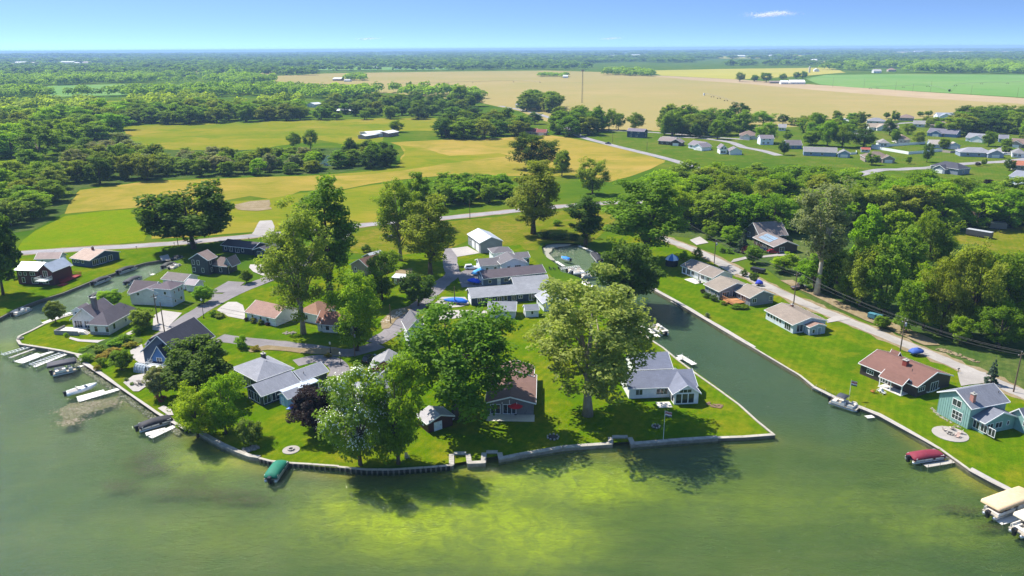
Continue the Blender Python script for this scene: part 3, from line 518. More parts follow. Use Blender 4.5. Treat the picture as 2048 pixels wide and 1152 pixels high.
tree('limb', 41.71,384.69,18.1,18.5, 'ol', 'light green tree behind the pole near the road bend', var=0)
tree('tall', 28.50,279.18,19.4,17.5, 'dk', 'dark pointed tree on the far side of the pond', var=0)
tree('tall', 47.77,257.34,30.7,29.4, 'mid', 'big spreading tree over the road bend above the canal', var=1)
tree('round', 34.22,207.50,20.8,18.5, 'dk', 'dark bushy tree hanging over the head of the canal', var=0, name='broadleaf_tree')
tree('syc', 15.40,139.18,31.2,26.2, 'pale', 'huge pale sycamore standing alone on the lakeside lawn', var=0)
tree('oak', -11.59,137.76,25.1,23.1, (.12, .225, .010), 'huge green maple in front of the brown roofed cottage', var=3)
tree('limb', -20.95,120.45,21.3,12.9, 'mid', 'green drooping tree by the seawall next to the flowering catalpa', var=1)
tree('round', -39.01,133.04,10.2,9.6, 'plum', 'purple-leaved plum tree on the lakeside lawn', var=0)
tree('round', -67.74,148.15,13.6,14.8, 'dk', 'dense dark round tree in front of the slate blue house', var=1)
tree('limb', -61.80,131.30,10.5,10.2, (.27, .38, .006), 'bright lime tree leaning over the lake wall', var=0)
tree('limb', -56.48,132.03,12.9,9.7, (.22, .35, .006), 'bright green tree beside the grey house sunroom', var=1)
tree('round', -49.86,126.90,6.1,4.2, 'yel', 'small yellow-green tree above the rock pile', var=0)
tree('round', -76.38,148.51,7.3,5.4, 'gry', 'small white-flowering tree next to the red lawn chairs', var=1)
tree('round', -92.40,163.27,5.5,5.3, 'mid', 'small round tree on the grass beside the flower bank', var=0)
tree('round', -127.01,196.33,6.3,4.5, 'yel', 'young tree at the canal edge of the stone house lawn', var=1)
tree('round', -118.59,209.45,5.5,6.9, 'lime', 'lime-coloured tree behind the roof of the stone house', var=0)
tree('round', -100.38,190.81,5.8,6.7, 'ol', 'olive shrubby tree at the corner of the stone house', var=1)
tree('round', -92.06,212.16,5.4,5.6, 'brt', 'small green tree beside the blue-grey two-storey house', var=1)
tree('round', -85.99,232.41,4.8,4.0, 'mid', 'little tree in the gravel bed by the dark grey house', var=0)
tree('cone', 84.87,267.29,8.5,4.6, 'blue', 'blue spruce near the house with solar panels', name='blue_spruce_tree')
tree('round', 83.86,279.03,7.8,8.2, 'brt', 'green tree on the lawn before the steep-roofed house', var=0)
tree('limb', 77.82,286.31,6.1,6.9, 'mid', 'tree beside the lane next to the concrete apron', var=1)
tree('round', 84.22,252.07,6.3,5.9, 'mid', 'rounded tree at the fork of the lane', var=1)
tree('bush', 66.41,259.11,4.0,3.4, 'mid', 'small tree between the gazebo and the lane', cat='tree', var=0)
tree('bush', 61.25,256.96,3.7,3.0, 'brt', 'little tree on the grass behind the gazebo', cat='tree', var=1)
tree('bare', 92.77,216.65,37.3,21.4, 'gry', 'tall pale sycamore with long bare white trunk beside the lane', var=0)
tree('cone', 106.74,152.76,6.7,2.6, 'blue', 'narrow blue spruce at the drive of the teal house', name='blue_spruce_tree')
for i, (a, l) in enumerate([((76.40,236.56,2.5,2.3), 'clipped ball shrub nearest the tan double cottage'), ((77.80,232.98,2.5,2.1), 'clipped ball shrub in the middle of the three by the lane'), ((78.54,231.48,2.7,2.4), 'clipped ball shrub nearest the blue trailer')]):
    tree('bush', *a, 'dk', l, 'clipped ball shrubs by the lane', var=i, jitter=.05)
# catalpa with blossom
ct = tree('limb', -27.64,120.18,19.0,14.1, (.20, .33, .03), 'white-blossomed catalpa tree at the lake wall', var=0, name='catalpa_tree')
Cc, rr = PROTO['limb'][0][4]; rg = np.random.default_rng(77)
d = rg.normal(size=(2600, 3)); d[:, 2] = np.abs(d[:, 2]) * .9; d /= np.linalg.norm(d, axis=1)[:, None]; ii = rg.integers(0, len(Cc), 2600)
bl = leaf_mesh('blossom', Cc[ii] + d * rr[ii][:, None] * np.array([1.15, 1.15, 1.0]) * rg.uniform(.75, 1.05, (2600, 1)), d, np.full(2600, .13), np.full(2600, .5), M_BLOSSOM, rg)
link(bpy.data.objects.new('blossom', bl), ct)
ADJ = {'dk': 'dark', 'mid': 'green', 'ol': 'olive', 'brt': 'bright', 'lime': 'lime', 'gry': 'greyish', 'pale': 'pale'}
# wooded bank along the right of the lane
WOODR = [((91.09,241.11,6.7,8.5), 'lime', 'round'), ((93.11,220.67,11.2,9.5), 'brt', 'wood'), ((99.01,217.90,13.6,8.1), 'mid', 'wood'), ((100.84,205.41,20.4,12.6), 'ol', 'oak'), ((105.59,200.69,22.3,11.2), 'mid', 'wood'), ((99.03,210.27,8.3,6.7), 'mid', 'round'),
 ((118.89,217.54,20.8,10.5), 'mid', 'wood'), ((109.86,187.79,17.2,11.7), 'lime', 'limb'), ((112.34,183.80,21.9,10.4), 'ol', 'oak'), ((119.45,182.72,25.2,14.4), 'ol', 'limb'), ((126.16,184.55,23.3,14.5), 'mid', 'oak'), ((134.33,187.40,18.6,11.6), 'ol', 'wood'),
 ((113.00,176.31,7.9,5.7), 'brt', 'round'), ((121.10,173.52,12.4,11.9), 'mid', 'oak'), ((130.00,225.47,24.1,13.7), 'mid', 'oak'), ((125.16,237.31,20.8,14.0), 'brt', 'wood'), ((116.83,237.48,22.5,11.4), 'brt', 'wood'), ((145.87,173.15,7.5,6.6), 'mid', 'round'),
 ((135.36,182.47,18.6,11.4), 'ol', 'oak'), ((98.84,187.97,3.8,4.3), 'mid', 'round'), ((103.28,183.94,14.8,7.6), 'mid', 'wood'), ((98.99,226.06,13.6,9.2), 'mid', 'wood'), ((139.08,228.13,8.8,8.5), 'gry', 'round')]
for i, (a, c, k) in enumerate(WOODR): tree(k, *a, c, ('low ' if a[2] < 8 else 'tall ' if a[2] > 16 else '') + ADJ[c] + (' spreading' if k == 'limb' else ' rounded' if k == 'round' else ' broad' if k == 'oak' else '') + ' tree of the wooded bank, ' + ('at its upper end' if a[0] < 105 else 'opposite the tan-roofed house' if a[0] < 130 else 'opposite the brown house' if a[0] < 150 else 'at the picture edge') + (' by the lane' if a[1] < 225 else ' behind'), 'trees of the wooded bank along the lane')
def inside(p, poly):
    x, y = p; c = False
    for i in range(len(poly)):
        (x1, y1), (x2, y2) = poly[i], poly[i - 1]
        if (y1 > y) != (y2 > y) and x < (x2 - x1) * (y - y1) / (y2 - y1) + x1: c = not c
    return c
def scatter(poly, sp, seed, tries=4000):
    r = random.Random(seed); xs = [p[0] for p in poly]; ys = [p[1] for p in poly]; out = []
    for _ in range(tries):
        p = (r.uniform(min(xs), max(xs)), r.uniform(min(ys), max(ys)))
        if inside(p, poly) and not any(inside(p, q) for q in MEADOWS) and all((p[0]-q[0])**2 + (p[1]-q[1])**2 > sp * sp for q in out): out.append(p)
    return out
ADJ = {'dk': 'dark', 'mid': 'green', 'ol': 'olive', 'brt': 'bright', 'lime': 'lime', 'gry': 'greyish', 'pale': 'pale'}
def wood(poly, sp, hr, dr, cols, label, group, seed, kinds=('wood',), jitter=.14, name=None):
    for p in scatter(poly, sp, seed):
        h = rnd.uniform(*hr); c = rnd.choice(cols); xs = sorted(q[0] for q in poly); ys = sorted(q[1] for q in poly)
        fx = (p[0] - xs[0]) / (xs[-1] - xs[0]); fy = (p[1] - ys[0]) / (ys[-1] - ys[0])
        wh = ('near edge' if fy < .33 else 'far edge' if fy > .67 else 'heart') + (', left end' if fx < .25 else ', right end' if fx > .75 else ', mid-left' if fx < .5 else ', mid-right')
        sz = 'tall ' if h > hr[0] + .66 * (hr[1] - hr[0]) else 'low ' if h < hr[0] + .33 * (hr[1] - hr[0]) else ''
        tree(rnd.choice(kinds), p[0], p[1], h, rnd.uniform(*dr), c, sz + ADJ[c] + ' ' + label + ', ' + wh, group, jitter=jitter, name=name)
wood([(68.14,310.52),(77.11,299.39),(95.87,293.75),(107.27,291.78),(125.1,296.46),(143.47,301.29),(170.83,302.39),(200.96,304.36),(223.22,297.53),(237.31,317.71),(214.57,326.46),(197.49,339.93),(178.97,359.39),(157.27,378.33),(140.91,390.12),(113.09,393.93),(92.09,383.12),(66.12,352.93)], 12.0, (14, 19), (15, 19), ['mid', 'brt', 'brt', 'ol', 'mid', 'lime'], 'tree of the dense wood by the lane', 'trees of the dense wood below the subdivision', 21, ('wood', 'wood', 'oak'), name='deciduous_tree')
wood([(-219.66,315.01),(-210.75,321.52),(-209.99,342.32),(-229.93,383.38),(-270.65,438.87),(-306.48,468.12),(-350.49,459.99),(-242.45,310.93)], 13, (10, 16), (13, 17), ['mid', 'ol', 'brt', 'brt'], 'tree of the copse by the lime meadow', 'trees of the copse by the lime meadow', 22, name='copse_tree')
wood([(-242.56,414.61),(-226.6,427.08),(-211.05,436.81),(-214.55,464.75),(-265.17,547.06),(-294.78,548.32),(-283.09,487.86),(-261.68,438.56)], 13, (11, 18), (13, 17), ['ol', 'dk', 'mid', 'gry'], 'tree of the thicket by the hay', 'trees of the thicket by the hay meadow', 23, name='thicket_tree')
wood([(-206.12,445.55),(-168.93,449.74),(-140.26,454.34),(-117.67,461.21),(-129.77,511.2),(-160.11,522.11),(-195.24,523.55),(-226.4,515.09)], 11, (6, 11), (9, 13), ['ol', 'lime', 'mid', 'gry'], 'scrub tree along the marsh ditch', 'scrub trees along the marsh ditch', 24, ('round', 'wood'), name='scrub_tree')
wood([(-113.13,475.1),(-103.7,483.15),(-81.3,473.91),(-74.6,482.04),(-86.93,519.11),(-112.26,525.11)], 11, (8, 15), (10, 13), ['dk', 'mid', 'ol'], 'tree beside the marsh pond', 'trees beside the marsh pond', 25, name='marsh_tree')
wood([(-35.16,353.45),(-20.08,357.83),(-2.73,367.3),(-2.36,394.68),(-17.05,404.14),(-36.09,404.76)], 9.5, (7, 11), (10, 13), ['brt', 'brt', 'mid'], 'bushy tree above the main road', 'thicket trees above the main road', 26, ('round', 'wood'), name='scrub_tree')
wood([(-64.87,630.59),(-26.06,635.86),(9.28,648.94),(8.48,725.06),(-30.37,746.64),(-57.61,719.49)], 16, (12, 19), (17, 21), ['mid', 'ol', 'dk'], 'tree between the two meadows', 'trees between the two meadows', 27)
wood([(-319.26,468.58),(-325.12,544.28),(-356.97,691.95),(-452.95,889.05),(-494.77,840.68),(-485.57,725.01),(-537.68,693.15),(-363.1,460.44)], 23, (14, 23), (20, 28), ['mid', 'ol', 'brt', 'mid', 'lime'], 'tree of the big wood', 'trees of the big wood on the left', 28, name='forest_tree')
wood([(-402.29,778.75),(-310.57,789.24),(-226.94,823.69),(-248.96,917.14),(-362.46,925.12),(-459.99,903.25)], 20, (13, 20), (20, 26), ['mid', 'ol', 'brt', 'mid'], 'tree behind the upper meadow', 'trees along the back of the upper meadow', 29, name='hedgerow_tree')
wood([(39.26,643.64),(72.89,661.14),(82.96,711.57),(68.66,761.08),(45.13,742.22)], 16, (14, 22), (16, 20), ['mid', 'ol', 'dk'], 'tree at the far road junction', 'trees at the far road junction', 30)
wood([(13.92,928.15),(51.37,896.02),(57.94,989.78),(25.91,1047.14)], 18, (16, 22), (20, 25), ['mid', 'ol'], 'tree beside the far road', 'trees beside the far road', 31)
wood([(131.59,650.28),(165.82,633.5),(198.96,646.79),(216.39,713.2),(179.42,724.71),(145.24,708.06)], 19, (15, 24), (18, 24), ['mid', 'mid', 'ol', 'dk'], 'tree behind the subdivision', 'trees behind the subdivision', 32)
wood([(372.54,637.8),(418.4,650.82),(457.59,633.39),(555.74,774.05),(511.07,799.91),(444.94,748.7)], 18, (12, 18), (18, 25), ['mid', 'dk', 'ol'], 'tree of the subdivision grove', 'trees of the grove at the subdivision', 33)
wood([(-205.1,822.31),(-182.8,870.91),(-129.2,817.5),(-92.88,827.08),(-33.82,835.46),(-53.13,998.39),(-111.17,1058.34),(-184.14,1084.26),(-242.26,1031.07)], 22, (10, 18), (15, 21), ['mid', 'ol', 'dk'], 'tree around the farm sheds', 'trees around the farm sheds', 34)
SINGLE = [((80.70,711.38,22.0,9.4),'dk','slim tree in the row left of the navy house'),((90.58,705.08,18.9,12.9),'brt','pale stemmed tree in the row left of the navy house'),((98.55,698.99,16.5,11.6),'mid','third tree in the row left of the navy house'),((113.55,698.16,16.5,14.5),'mid','tree just behind the navy two-storey house'),
 ((141.16,696.63,20.4,12.1),'dk','tall dark tree at the start of the subdivision row'),((23.70,764.23,11.8,13.9),'dk','dark round tree on the lawn beyond the red-roofed house'),((16.51,726.81,6.5,5.4),'dk','small dark tree beside the red-roofed house'),
 ((-152.13,574.22,15.8,11.0),'ol','feathery tree on the far side of the marsh'),((-166.99,582.81,12.5,10.1),'mid','forked tree on the far side of the marsh'),((-103.92,693.94,11.2,13.2),'mid','tree beside the white-roofed sheds in the meadow'),
 ((-157.35,823.56,9.7,13.4),'mid','round tree right of the long farm shed'),((-188.26,825.53,7.6,12.8),'mid','round tree before the long farm shed'),((-228.01,828.06,15.3,19.9),'mid','tree at the edge of the farm drive'),
 ((-65.59,1008.94,28.4,22.4),'mid','tall tree at the left end of the spruce row'),((-49.98,1007.72,18.4,29.3),'dk','dark spruce clump in the field corner'),((270.58,489.51,12.4,6.6),'dk','neat upright tree on the lawn below the white fence'),
 ((254.97,482.60,5.0,3.6),'mid','small ornamental tree on the lawn below the white fence'),((229.62,478.69,7.9,7.9),'mid','round tree beside the brown hip-roofed house'),((318.52,556.61,7.8,8.7),'mid','round tree at the white fence corner'),((263.22,565.75,14.6,18.9),'dk','wide dark tree by the red-roofed garden shed'),
 ((247.49,566.47,17.5,13.5),'mid','tall tree behind the grey subdivision house'),((239.39,573.64,20.2,14.5),'brt','bright tree in the middle of the subdivision'),((273.58,686.53,16.4,12.2),'mid','tree at the field edge of the subdivision'),((229.38,581.06,11.1,11.2),'brt','tree beside the blue subdivision house'),
 ((321.71,647.04,13.7,10.5),'dk','dark tree before the cream gabled house'),((299.71,592.11,10.9,7.5),'mid','upright tree left of the tan hip-roofed house'),((341.49,654.84,8.6,11.1),'mid','tree on the open lawn of the subdivision'),((314.11,584.17,10.3,9.5),'ol','thin olive tree at the end of the white fence'),
 ((388.64,700.05,7.1,9.8),'dk','dark twin tree before the brown subdivision house'),((358.33,568.13,11.7,10.1),'mid','round tree beside the white gabled house'),((385.16,767.24,11.1,7.9),'mid','tree beside the brown house at the field edge'),((394.68,804.99,6.4,7.1),'mid','small tree at the tan field edge'),
 ((439.45,822.61,5.3,6.7),'mid','left of two little trees at the field edge'),((450.16,826.13,6.2,7.3),'mid','right of two little trees at the field edge'),((352.31,788.06,5.3,8.1),'mid','small tree on the field edge behind the pale house'),((381.67,819.48,3.2,7.2),'mid','another small tree on the field edge'),
 ((301.00,452.88,7.5,5.8),'dk','dark tree in front of the rust-roofed house'),((297.98,473.63,4.6,3.2),'mid','small tree beside the subdivision street'),((292.91,471.44,2.5,3.2),'plum','small purple tree beside the subdivision street'),((257.98,403.29,3.4,4.6),'plum','small purple tree in the dry yard'),
 ((423.85,777.19,2.3,5.7),'mid','little round tree below the two field-edge trees'),((201.51,598.83,16.4,15.7),'brt','tree in front of the white subdivision house'),((266.50,749.38,9.6,11.5),'dk','dark round tree behind the subdivision'),((273.59,737.16,7.2,12.4),'ol','pale tree behind the subdivision'),((243.61,738.93,13.3,21.5),'brt','broad tree at the field edge of the subdivision'),
 ((292.40,736.04,12.2,12.4),'mid','tree behind the street lamp of the subdivision'),((231.30,582.34,11.6,14.4),'mid','tree right of the dark blue garage'),((190.63,527.47,10.2,6.9),'dk','dark tree before the dark blue garage'),((223.37,613.61,7.5,7.6),'mid','tree above the dark blue garage'),
 ((132.38,657.13,8.4,10.1),'mid','tree behind the dark brown house'),((154.21,633.77,12.5,8.8),'dk','dark tree behind the white blue-roofed house'),((169.39,624.53,16.1,12.5),'mid','tree behind the white cottage with the arched porch'),((146.41,651.83,13.8,13.0),'mid','tree in the row behind the dark brown house'),
 ((-23.60,290.63,2.2,2.1),'red','small red maple on the dry lawn'),((422.49,624.89,14.6,10.2),'brt','tree at the end of the subdivision grove'),((689.49,1835.74,18.3,18.9),'mid','round tree beside the white farm sheds in the field'),((674.51,1837.98,16.2,15.8),'mid','second tree beside the white farm sheds in the field'),((618.48,1767.38,14.7,16.7),'mid','third tree beside the white farm sheds in the field'),((548.87,1670.06,20.8,28.7),'mid','wide tree at the field road'),((535.61,1706.19,14.2,14.7),'mid','smaller tree at the field road'),((505.53,1715.06,20.3,19.6),'mid','first tree of the field-road group'),((536.45,1710.80,14.8,16.8),'mid','second tree of the field-road group')]
for a, c, l in SINGLE: tree('oak' if a[3] > 9 else 'round', *a, c, l)

wood([(404.85,742.38),(439.86,751.88),(425.57,708.28),(403.65,660.56),(389.03,680.15),(384.62,700.27)], 16, (6, 10), (8, 12), ['mid', 'ol', 'brt'], 'garden tree in the subdivision middle', 'garden trees of the subdivision', 41, ('round',), name='garden_tree')
wood([(273.69,717.03),(315.99,747.73),(343.96,746.05),(320.2,683.95),(273.02,616.28),(240.64,617.89)], 15, (8, 15), (9, 14), ['mid', 'ol', 'brt'], 'garden tree at the subdivision left', 'garden trees of the subdivision', 42, ('round', 'wood'), name='garden_tree')
wood([(396.37,626.22),(411.47,609.4),(359.65,529.84),(339.69,513.36),(352.88,555.06)], 22, (5, 8), (6, 9), ['mid', 'ol'], 'garden tree at the subdivision right', 'garden trees of the subdivision', 43, ('round',), name='garden_tree')
# shrubs and hedges
SH = [((-103.47,168.46,2.1,3.0),'brt','leafy shrub at the lake end of the flower bank'),((-98.46,165.67,2.1,2.7),'mid','shrub above the small bank tree'),((-103.62,174.51,1.9,3.1),'mid','leafy shrub in the middle of the flower bank'),((-102.00,178.61,1.9,3.5),'brt','green hosta clump in the flower bank'),((-100.32,181.69,2.2,3.2),'brt','green shrub on the upper flower bank'),((-99.68,186.53,2.6,2.7),'mid','shrub at the top of the flower bank path'),((-100.01,174.09,1.3,4.2),'gold','golden yellow flower clump on the bank'),((-100.79,170.16,1.1,3.3),'gold','lower golden flower clump on the bank'),((-96.97,177.77,1.6,3.2),'gold','golden flowers beside the concrete drive'),((-97.88,163.02,1.5,1.6),'gold','small golden clump by the lake walk'),((-117.84,185.17,1.3,1.2),'lime','lime shrub before the stone terrace'),((-108.22,175.69,0.8,2.6),'brt','low leafy row along the garden path'),
 ((-107.13,177.93,0.8,2.6),'mid','low dark row along the garden path'),((-71.69,194.87,1.6,1.8),'yel','left yellow ball shrub at the rust-roofed bungalow'),((-69.21,193.60,1.6,1.8),'yel','right yellow ball shrub at the rust-roofed bungalow'),((-74.08,196.58,1.1,1.3),'plum','dark shrub at the rust-roofed bungalow'),((-66.94,192.75,1.0,1.3),'red','reddish shrub at the rust-roofed bungalow'),((-68.66,176.77,3.4,3.4),'brt','round bush on the island of the shore street'),((-84.81,200.71,1.9,2.5),'mid','bush in the round island bed'),((-82.54,199.69,1.5,2.9),'yel','pale bush in the round island bed'),((-64.61,175.24,1.2,2.6),'gold','golden bush on the shore street verge'),((-45.25,170.22,1.2,1.8),'gold','golden bush at the garage drive'),
 ((19.26,312.62,2.5,4.1),'mid','shrub on the lawn by the pond'),((12.94,291.37,2.4,6.6),'dk','reedy bush on the left pond bank'),((18.82,288.09,2.6,6.5),'dk','reedy bush in the middle of the pond bank'),((24.25,286.94,2.6,5.0),'dk','reedy bush at the right of the pond bank'),((40.32,346.54,2.4,5.4),'mid','low bush by the road pole'),((77.42,266.66,1.9,2.3),'dk','left dark shrub on the verge of the lane fork'),((79.67,265.81,2.0,2.5),'mid','right green shrub on the verge of the lane fork'),((85.40,264.89,3.3,3.1),'red','red-leaved shrub near the blue spruce'),((94.14,276.21,1.4,2.1),'red','red shrub at the solar house porch'),((65.00,204.66,1.4,3.9),'mid','low hedge below the wooden deck'),
 ((67.27,204.62,1.3,2.6),'mid','second low hedge below the wooden deck'),((58.65,214.56,1.8,2.4),'dk','foundation shrub at the grey house wall'),((60.00,211.88,2.0,2.5),'dk','second foundation shrub at the grey house wall'),((58.63,218.94,1.4,1.4),'plum','dark shrub at the grey house corner'),((54.49,197.20,1.5,1.5),'gry','pale flowering bush on the canal bank'),((61.91,207.71,1.4,1.7),'mid','shrub at the foot of the deck steps'),((6.42,213.26,1.3,1.7),'mid','shrub at the navy house door'),((0.11,193.04,1.2,1.5),'mid','shrub beside the grey garden shed'),((-54.04,271.00,3.0,3.4),'dk','shrub behind the old barn'),
 ((-70.27,182.39,1.5,1.6),'brt','shrub at the edge of the shore street'),((-77.97,155.85,1.7,1.3),'brt','bush beside the patio'),((-88.22,156.90,0.9,1.0),'gry','grassy clump on the stone steps'),((-85.91,154.76,0.9,1.0),'mid','second grassy clump on the stone steps'),((51.38,198.43,13.5,0.0),'mid','') ]
for a, c, l in SH[:-1]: tree('bush', *a, c, l)

# ================================================================ HOUSES
def frame_matrix(fr): return Matrix.Translation((fr[0], fr[1], 0)) @ Matrix.Rotation(fr[2], 4, 'Z')
def roof_gable(M, x0, y0, x1, y1, h, rise, ov, along, t=.17, ovg=None):
    """returns roof and trim builders; along 'x' or 'y' is the ridge direction"""
    ovg = ov * .8 if ovg is None else ovg
    a0, a1, b0, b1 = (y0, y1, x0, x1) if along == 'x' else (x0, x1, y0, y1)
    m = (a0 + a1) / 2; s = rise / ((a1 - a0) / 2); lo = h - ov * s
    prof = [(a0 - ov, lo), (m, h + rise), (a1 + ov, lo), (a1 + ov, lo + t), (m, h + rise + t), (a0 - ov, lo + t)]
    rf = MB(M); rf.extr(prof, along, b0 - ovg, b1 + ovg)
    k = .05; p2 = [(a0 - ov - k, lo - .07), (m, h + rise - .07), (a1 + ov + k, lo - .07), (a1 + ov + k, lo + t + .02), (m, h + rise + t + .02), (a0 - ov - k, lo + t + .02)]
    tr = MB(M); tr.extr(p2, along, b0 - ovg - .07, b0 - ovg - .003); tr.extr(p2, along, b1 + ovg + .003, b1 + ovg + .07)
    for e in (a0 - ov - .09, a1 + ov + .01):
        q = [(e, lo - .02), (e + .08, lo - .02), (e + .08, lo + t - .03), (e, lo + t - .03)]; tr.extr(q, along, b0 - ovg, b1 + ovg)
    return rf, tr
def roof_hip(M, x0, y0, x1, y1, h, rise, ov, t=.17):
    X0, Y0, X1, Y1 = x0 - ov, y0 - ov, x1 + ov, y1 + ov; L, W = X1 - X0, Y1 - Y0; zb = h - .04
    if L >= W: a, b = (X0 + W * .48, (Y0 + Y1) / 2), (X1 - W * .48, (Y0 + Y1) / 2)
    else: a, b = ((X0 + X1) / 2, Y0 + L * .48), ((X0 + X1) / 2, Y1 - L * .48)
    rf = MB(M); c = [(X0, Y0), (X1, Y0), (X1, Y1), (X0, Y1)]
    V = [(*p, zb) for p in c] + [(*p, zb + t) for p in c] + [(*a, zb + t + rise), (*b, zb + t + rise)]
    F = [(3, 2, 1, 0), (0, 1, 5, 4), (1, 2, 6, 5), (2, 3, 7, 6), (3, 0, 4, 7)]
    F += [(4, 5, 9, 8), (5, 6, 9), (6, 7, 8, 9), (7, 4, 8)] if L >= W else [(4, 5, 8), (5, 6, 9, 8), (6, 7, 9), (7, 4, 8, 9)]
    rf.add(V, F); tr = MB(M); k = .07
    tr.box(X0 - k, Y0 - k, zb - .03, X1 + k, Y0 - .004, zb + t - .02); tr.box(X0 - k, Y1 + .004, zb - .03, X1 + k, Y1 + k, zb + t - .02)
    tr.box(X0 - k, Y0, zb - .03, X0 - .004, Y1, zb + t - .02); tr.box(X1 + .004, Y0, zb - .03, X1 + k, Y1, zb + t - .02)
    return rf, tr
def roof_shed(M, x0, y0, x1, y1, h0, h1, ov, t=.14):
    s = (h1 - h0) / (y1 - y0); prof = [(y0 - ov, h0 - ov * s), (y1 + ov, h1 + ov * s), (y1 + ov, h1 + ov * s + t), (y0 - ov, h0 - ov * s + t)]
    rf = MB(M); rf.extr(prof, 'x', x0 - ov, x1 + ov); tr = MB(M); tr.box(x0 - ov - .01, y0 - ov - .07, h0 - ov * s - .03, x1 + ov + .01, y0 - ov - .004, h0 - ov * s + t - .02); return rf, tr
def wall_pt(B, side, u, z, d):
    x0, y0, x1, y1 = B['x0'], B['y0'], B['x1'], B['y1']
    return {'f': (x0 + u, y0 - d, z), 'b': (x1 - u, y1 + d, z), 'r': (x1 + d, y0 + u, z), 'l': (x0 - d, y1 - u, z)}[side]
def wall_box(mb, B, side, u0, z0, u1, z1, d0, d1):
    p = wall_pt(B, side, u0, z0, d0); q = wall_pt(B, side, u1, z1, d1)
    mb.box(min(p[0], q[0]), min(p[1], q[1]), min(p[2], q[2]), max(p[0], q[0]), max(p[1], q[1]), max(p[2], q[2]))
def window(root, M, B, side, u, z, w, h, n=1, m=1, trim=None, name='window'):
    """frame with mullions standing proud of the wall; panes set inside it"""
    fr = MB(M); k = .09
    for a, b, c, d in ((u - w/2 - k, z - k, u + w/2 + k, z), (u - w/2 - k, z + h, u + w/2 + k, z + h + k), (u - w/2 - k, z, u - w/2, z + h), (u + w/2, z, u + w/2 + k, z + h)):
        wall_box(fr, B, side, a, b, c, d, -.02, .06)
    for i in range(1, n): wall_box(fr, B, side, u - w/2 + w*i/n - .04, z + .001, u - w/2 + w*i/n + .04, z + h - .001, -.02, .055)
    for j in range(1, m): wall_box(fr, B, side, u - w/2 + .001, z + h*j/m - .03, u + w/2 - .001, z + h*j/m + .03, -.02, .05)
    o = fr.build(name, trim or WHITE(), root)
    for i in range(n):
        pn = MB(M); wall_box(pn, B, side, u - w/2 + w*i/n + (.041 if i else .001), z + .002, u - w/2 + w*(i+1)/n - (.041 if i < n-1 else .001), z + h - .002, -.02, .025); pn.build('pane', glass(), o)
    return o
def door(root, M, B, side, u, w=.95, h=2.05, col='5a3a2a', z=.05):
    f = MB(M); wall_box(f, B, side, u - w/2 - .1, z, u - w/2, z + h + .1, -.02, .06); wall_box(f, B, side, u + w/2, z, u + w/2 + .1, z + h + .1, -.02, .06); wall_box(f, B, side, u - w/2, z + h, u + w/2, z + h + .1, -.02, .06)
    d = MB(M); wall_box(d, B, side, u - w/2 + .002, z, u + w/2 - .002, z + h - .002, -.02, .03); wall_box(d, B, side, u - w*.3, z + .25, u + w*.3, z + .9, .03, .05); wall_box(d, B, side, u - w*.3, z + 1.1, u + w*.3, z + 1.8, .03, .05)
    o = d.build('door', plain('door_' + col, col, .5), root); f.build('door_frame', WHITE(), o)
    hd = MB(M); wall_box(hd, B, side, u + w*.33, z + .95, u + w*.41, z + 1.08, .03, .1); hd.build('handle', plain('brass', 'a98c4b', .3, .9), o)
def garage(root, M, B, side, u, w=4.8, h=2.1, col='e4e2dc'):
    g = MB(M); wall_box(g, B, side, u - w/2, .04, u + w/2, .04 + h, -.02, .03); o = g.build('garage_door', plain('garage_' + col, col, .5, var=.06), root)
    for j in range(4):
        p = MB(M)
        for i in range(int(w / 1.2)):
            q = w / int(w / 1.2); wall_box(p, B, side, u - w/2 + q*i + .08, .1 + h*j/4, u - w/2 + q*(i+1) - .08, .1 + h*(j+1)/4 - .1, .03, .055)
        p.build('panel', plain('garage_' + col, col, .5, var=.06), o)
def chimney(root, M, x, y, z0, z1, w=.7, d=.55, col='7a4a3c'):
    c = MB(M); c.box(x - w/2, y - d/2, z0, x + w/2, y + d/2, z1); o = c.build('chimney', plain('brick_' + col, col, .9, var=.3, scale=6), root)
    k = MB(M); k.box(x - w/2 - .08, y - d/2 - .08, z1 + .002, x + w/2 + .08, y + d/2 + .08, z1 + .14); k.box(x - .15, y - .15, z1 + .142, x + .15, y + .15, z1 + .45); k.build('chimney_cap', plain('cap_stone', 'a8a49a', .8), o)
def vent(root, M, x, y, z, h=.5, r=.06, col='55524f'):
    v = MB(M); v.tube([(x, y, z), (x, y, z + h)], r, 6); v.tube([(x, y, z + h), (x, y, z + h + .12)], r * 1.7, 6); v.build('vent_pipe', plain('vent_' + col, col, .6), root)
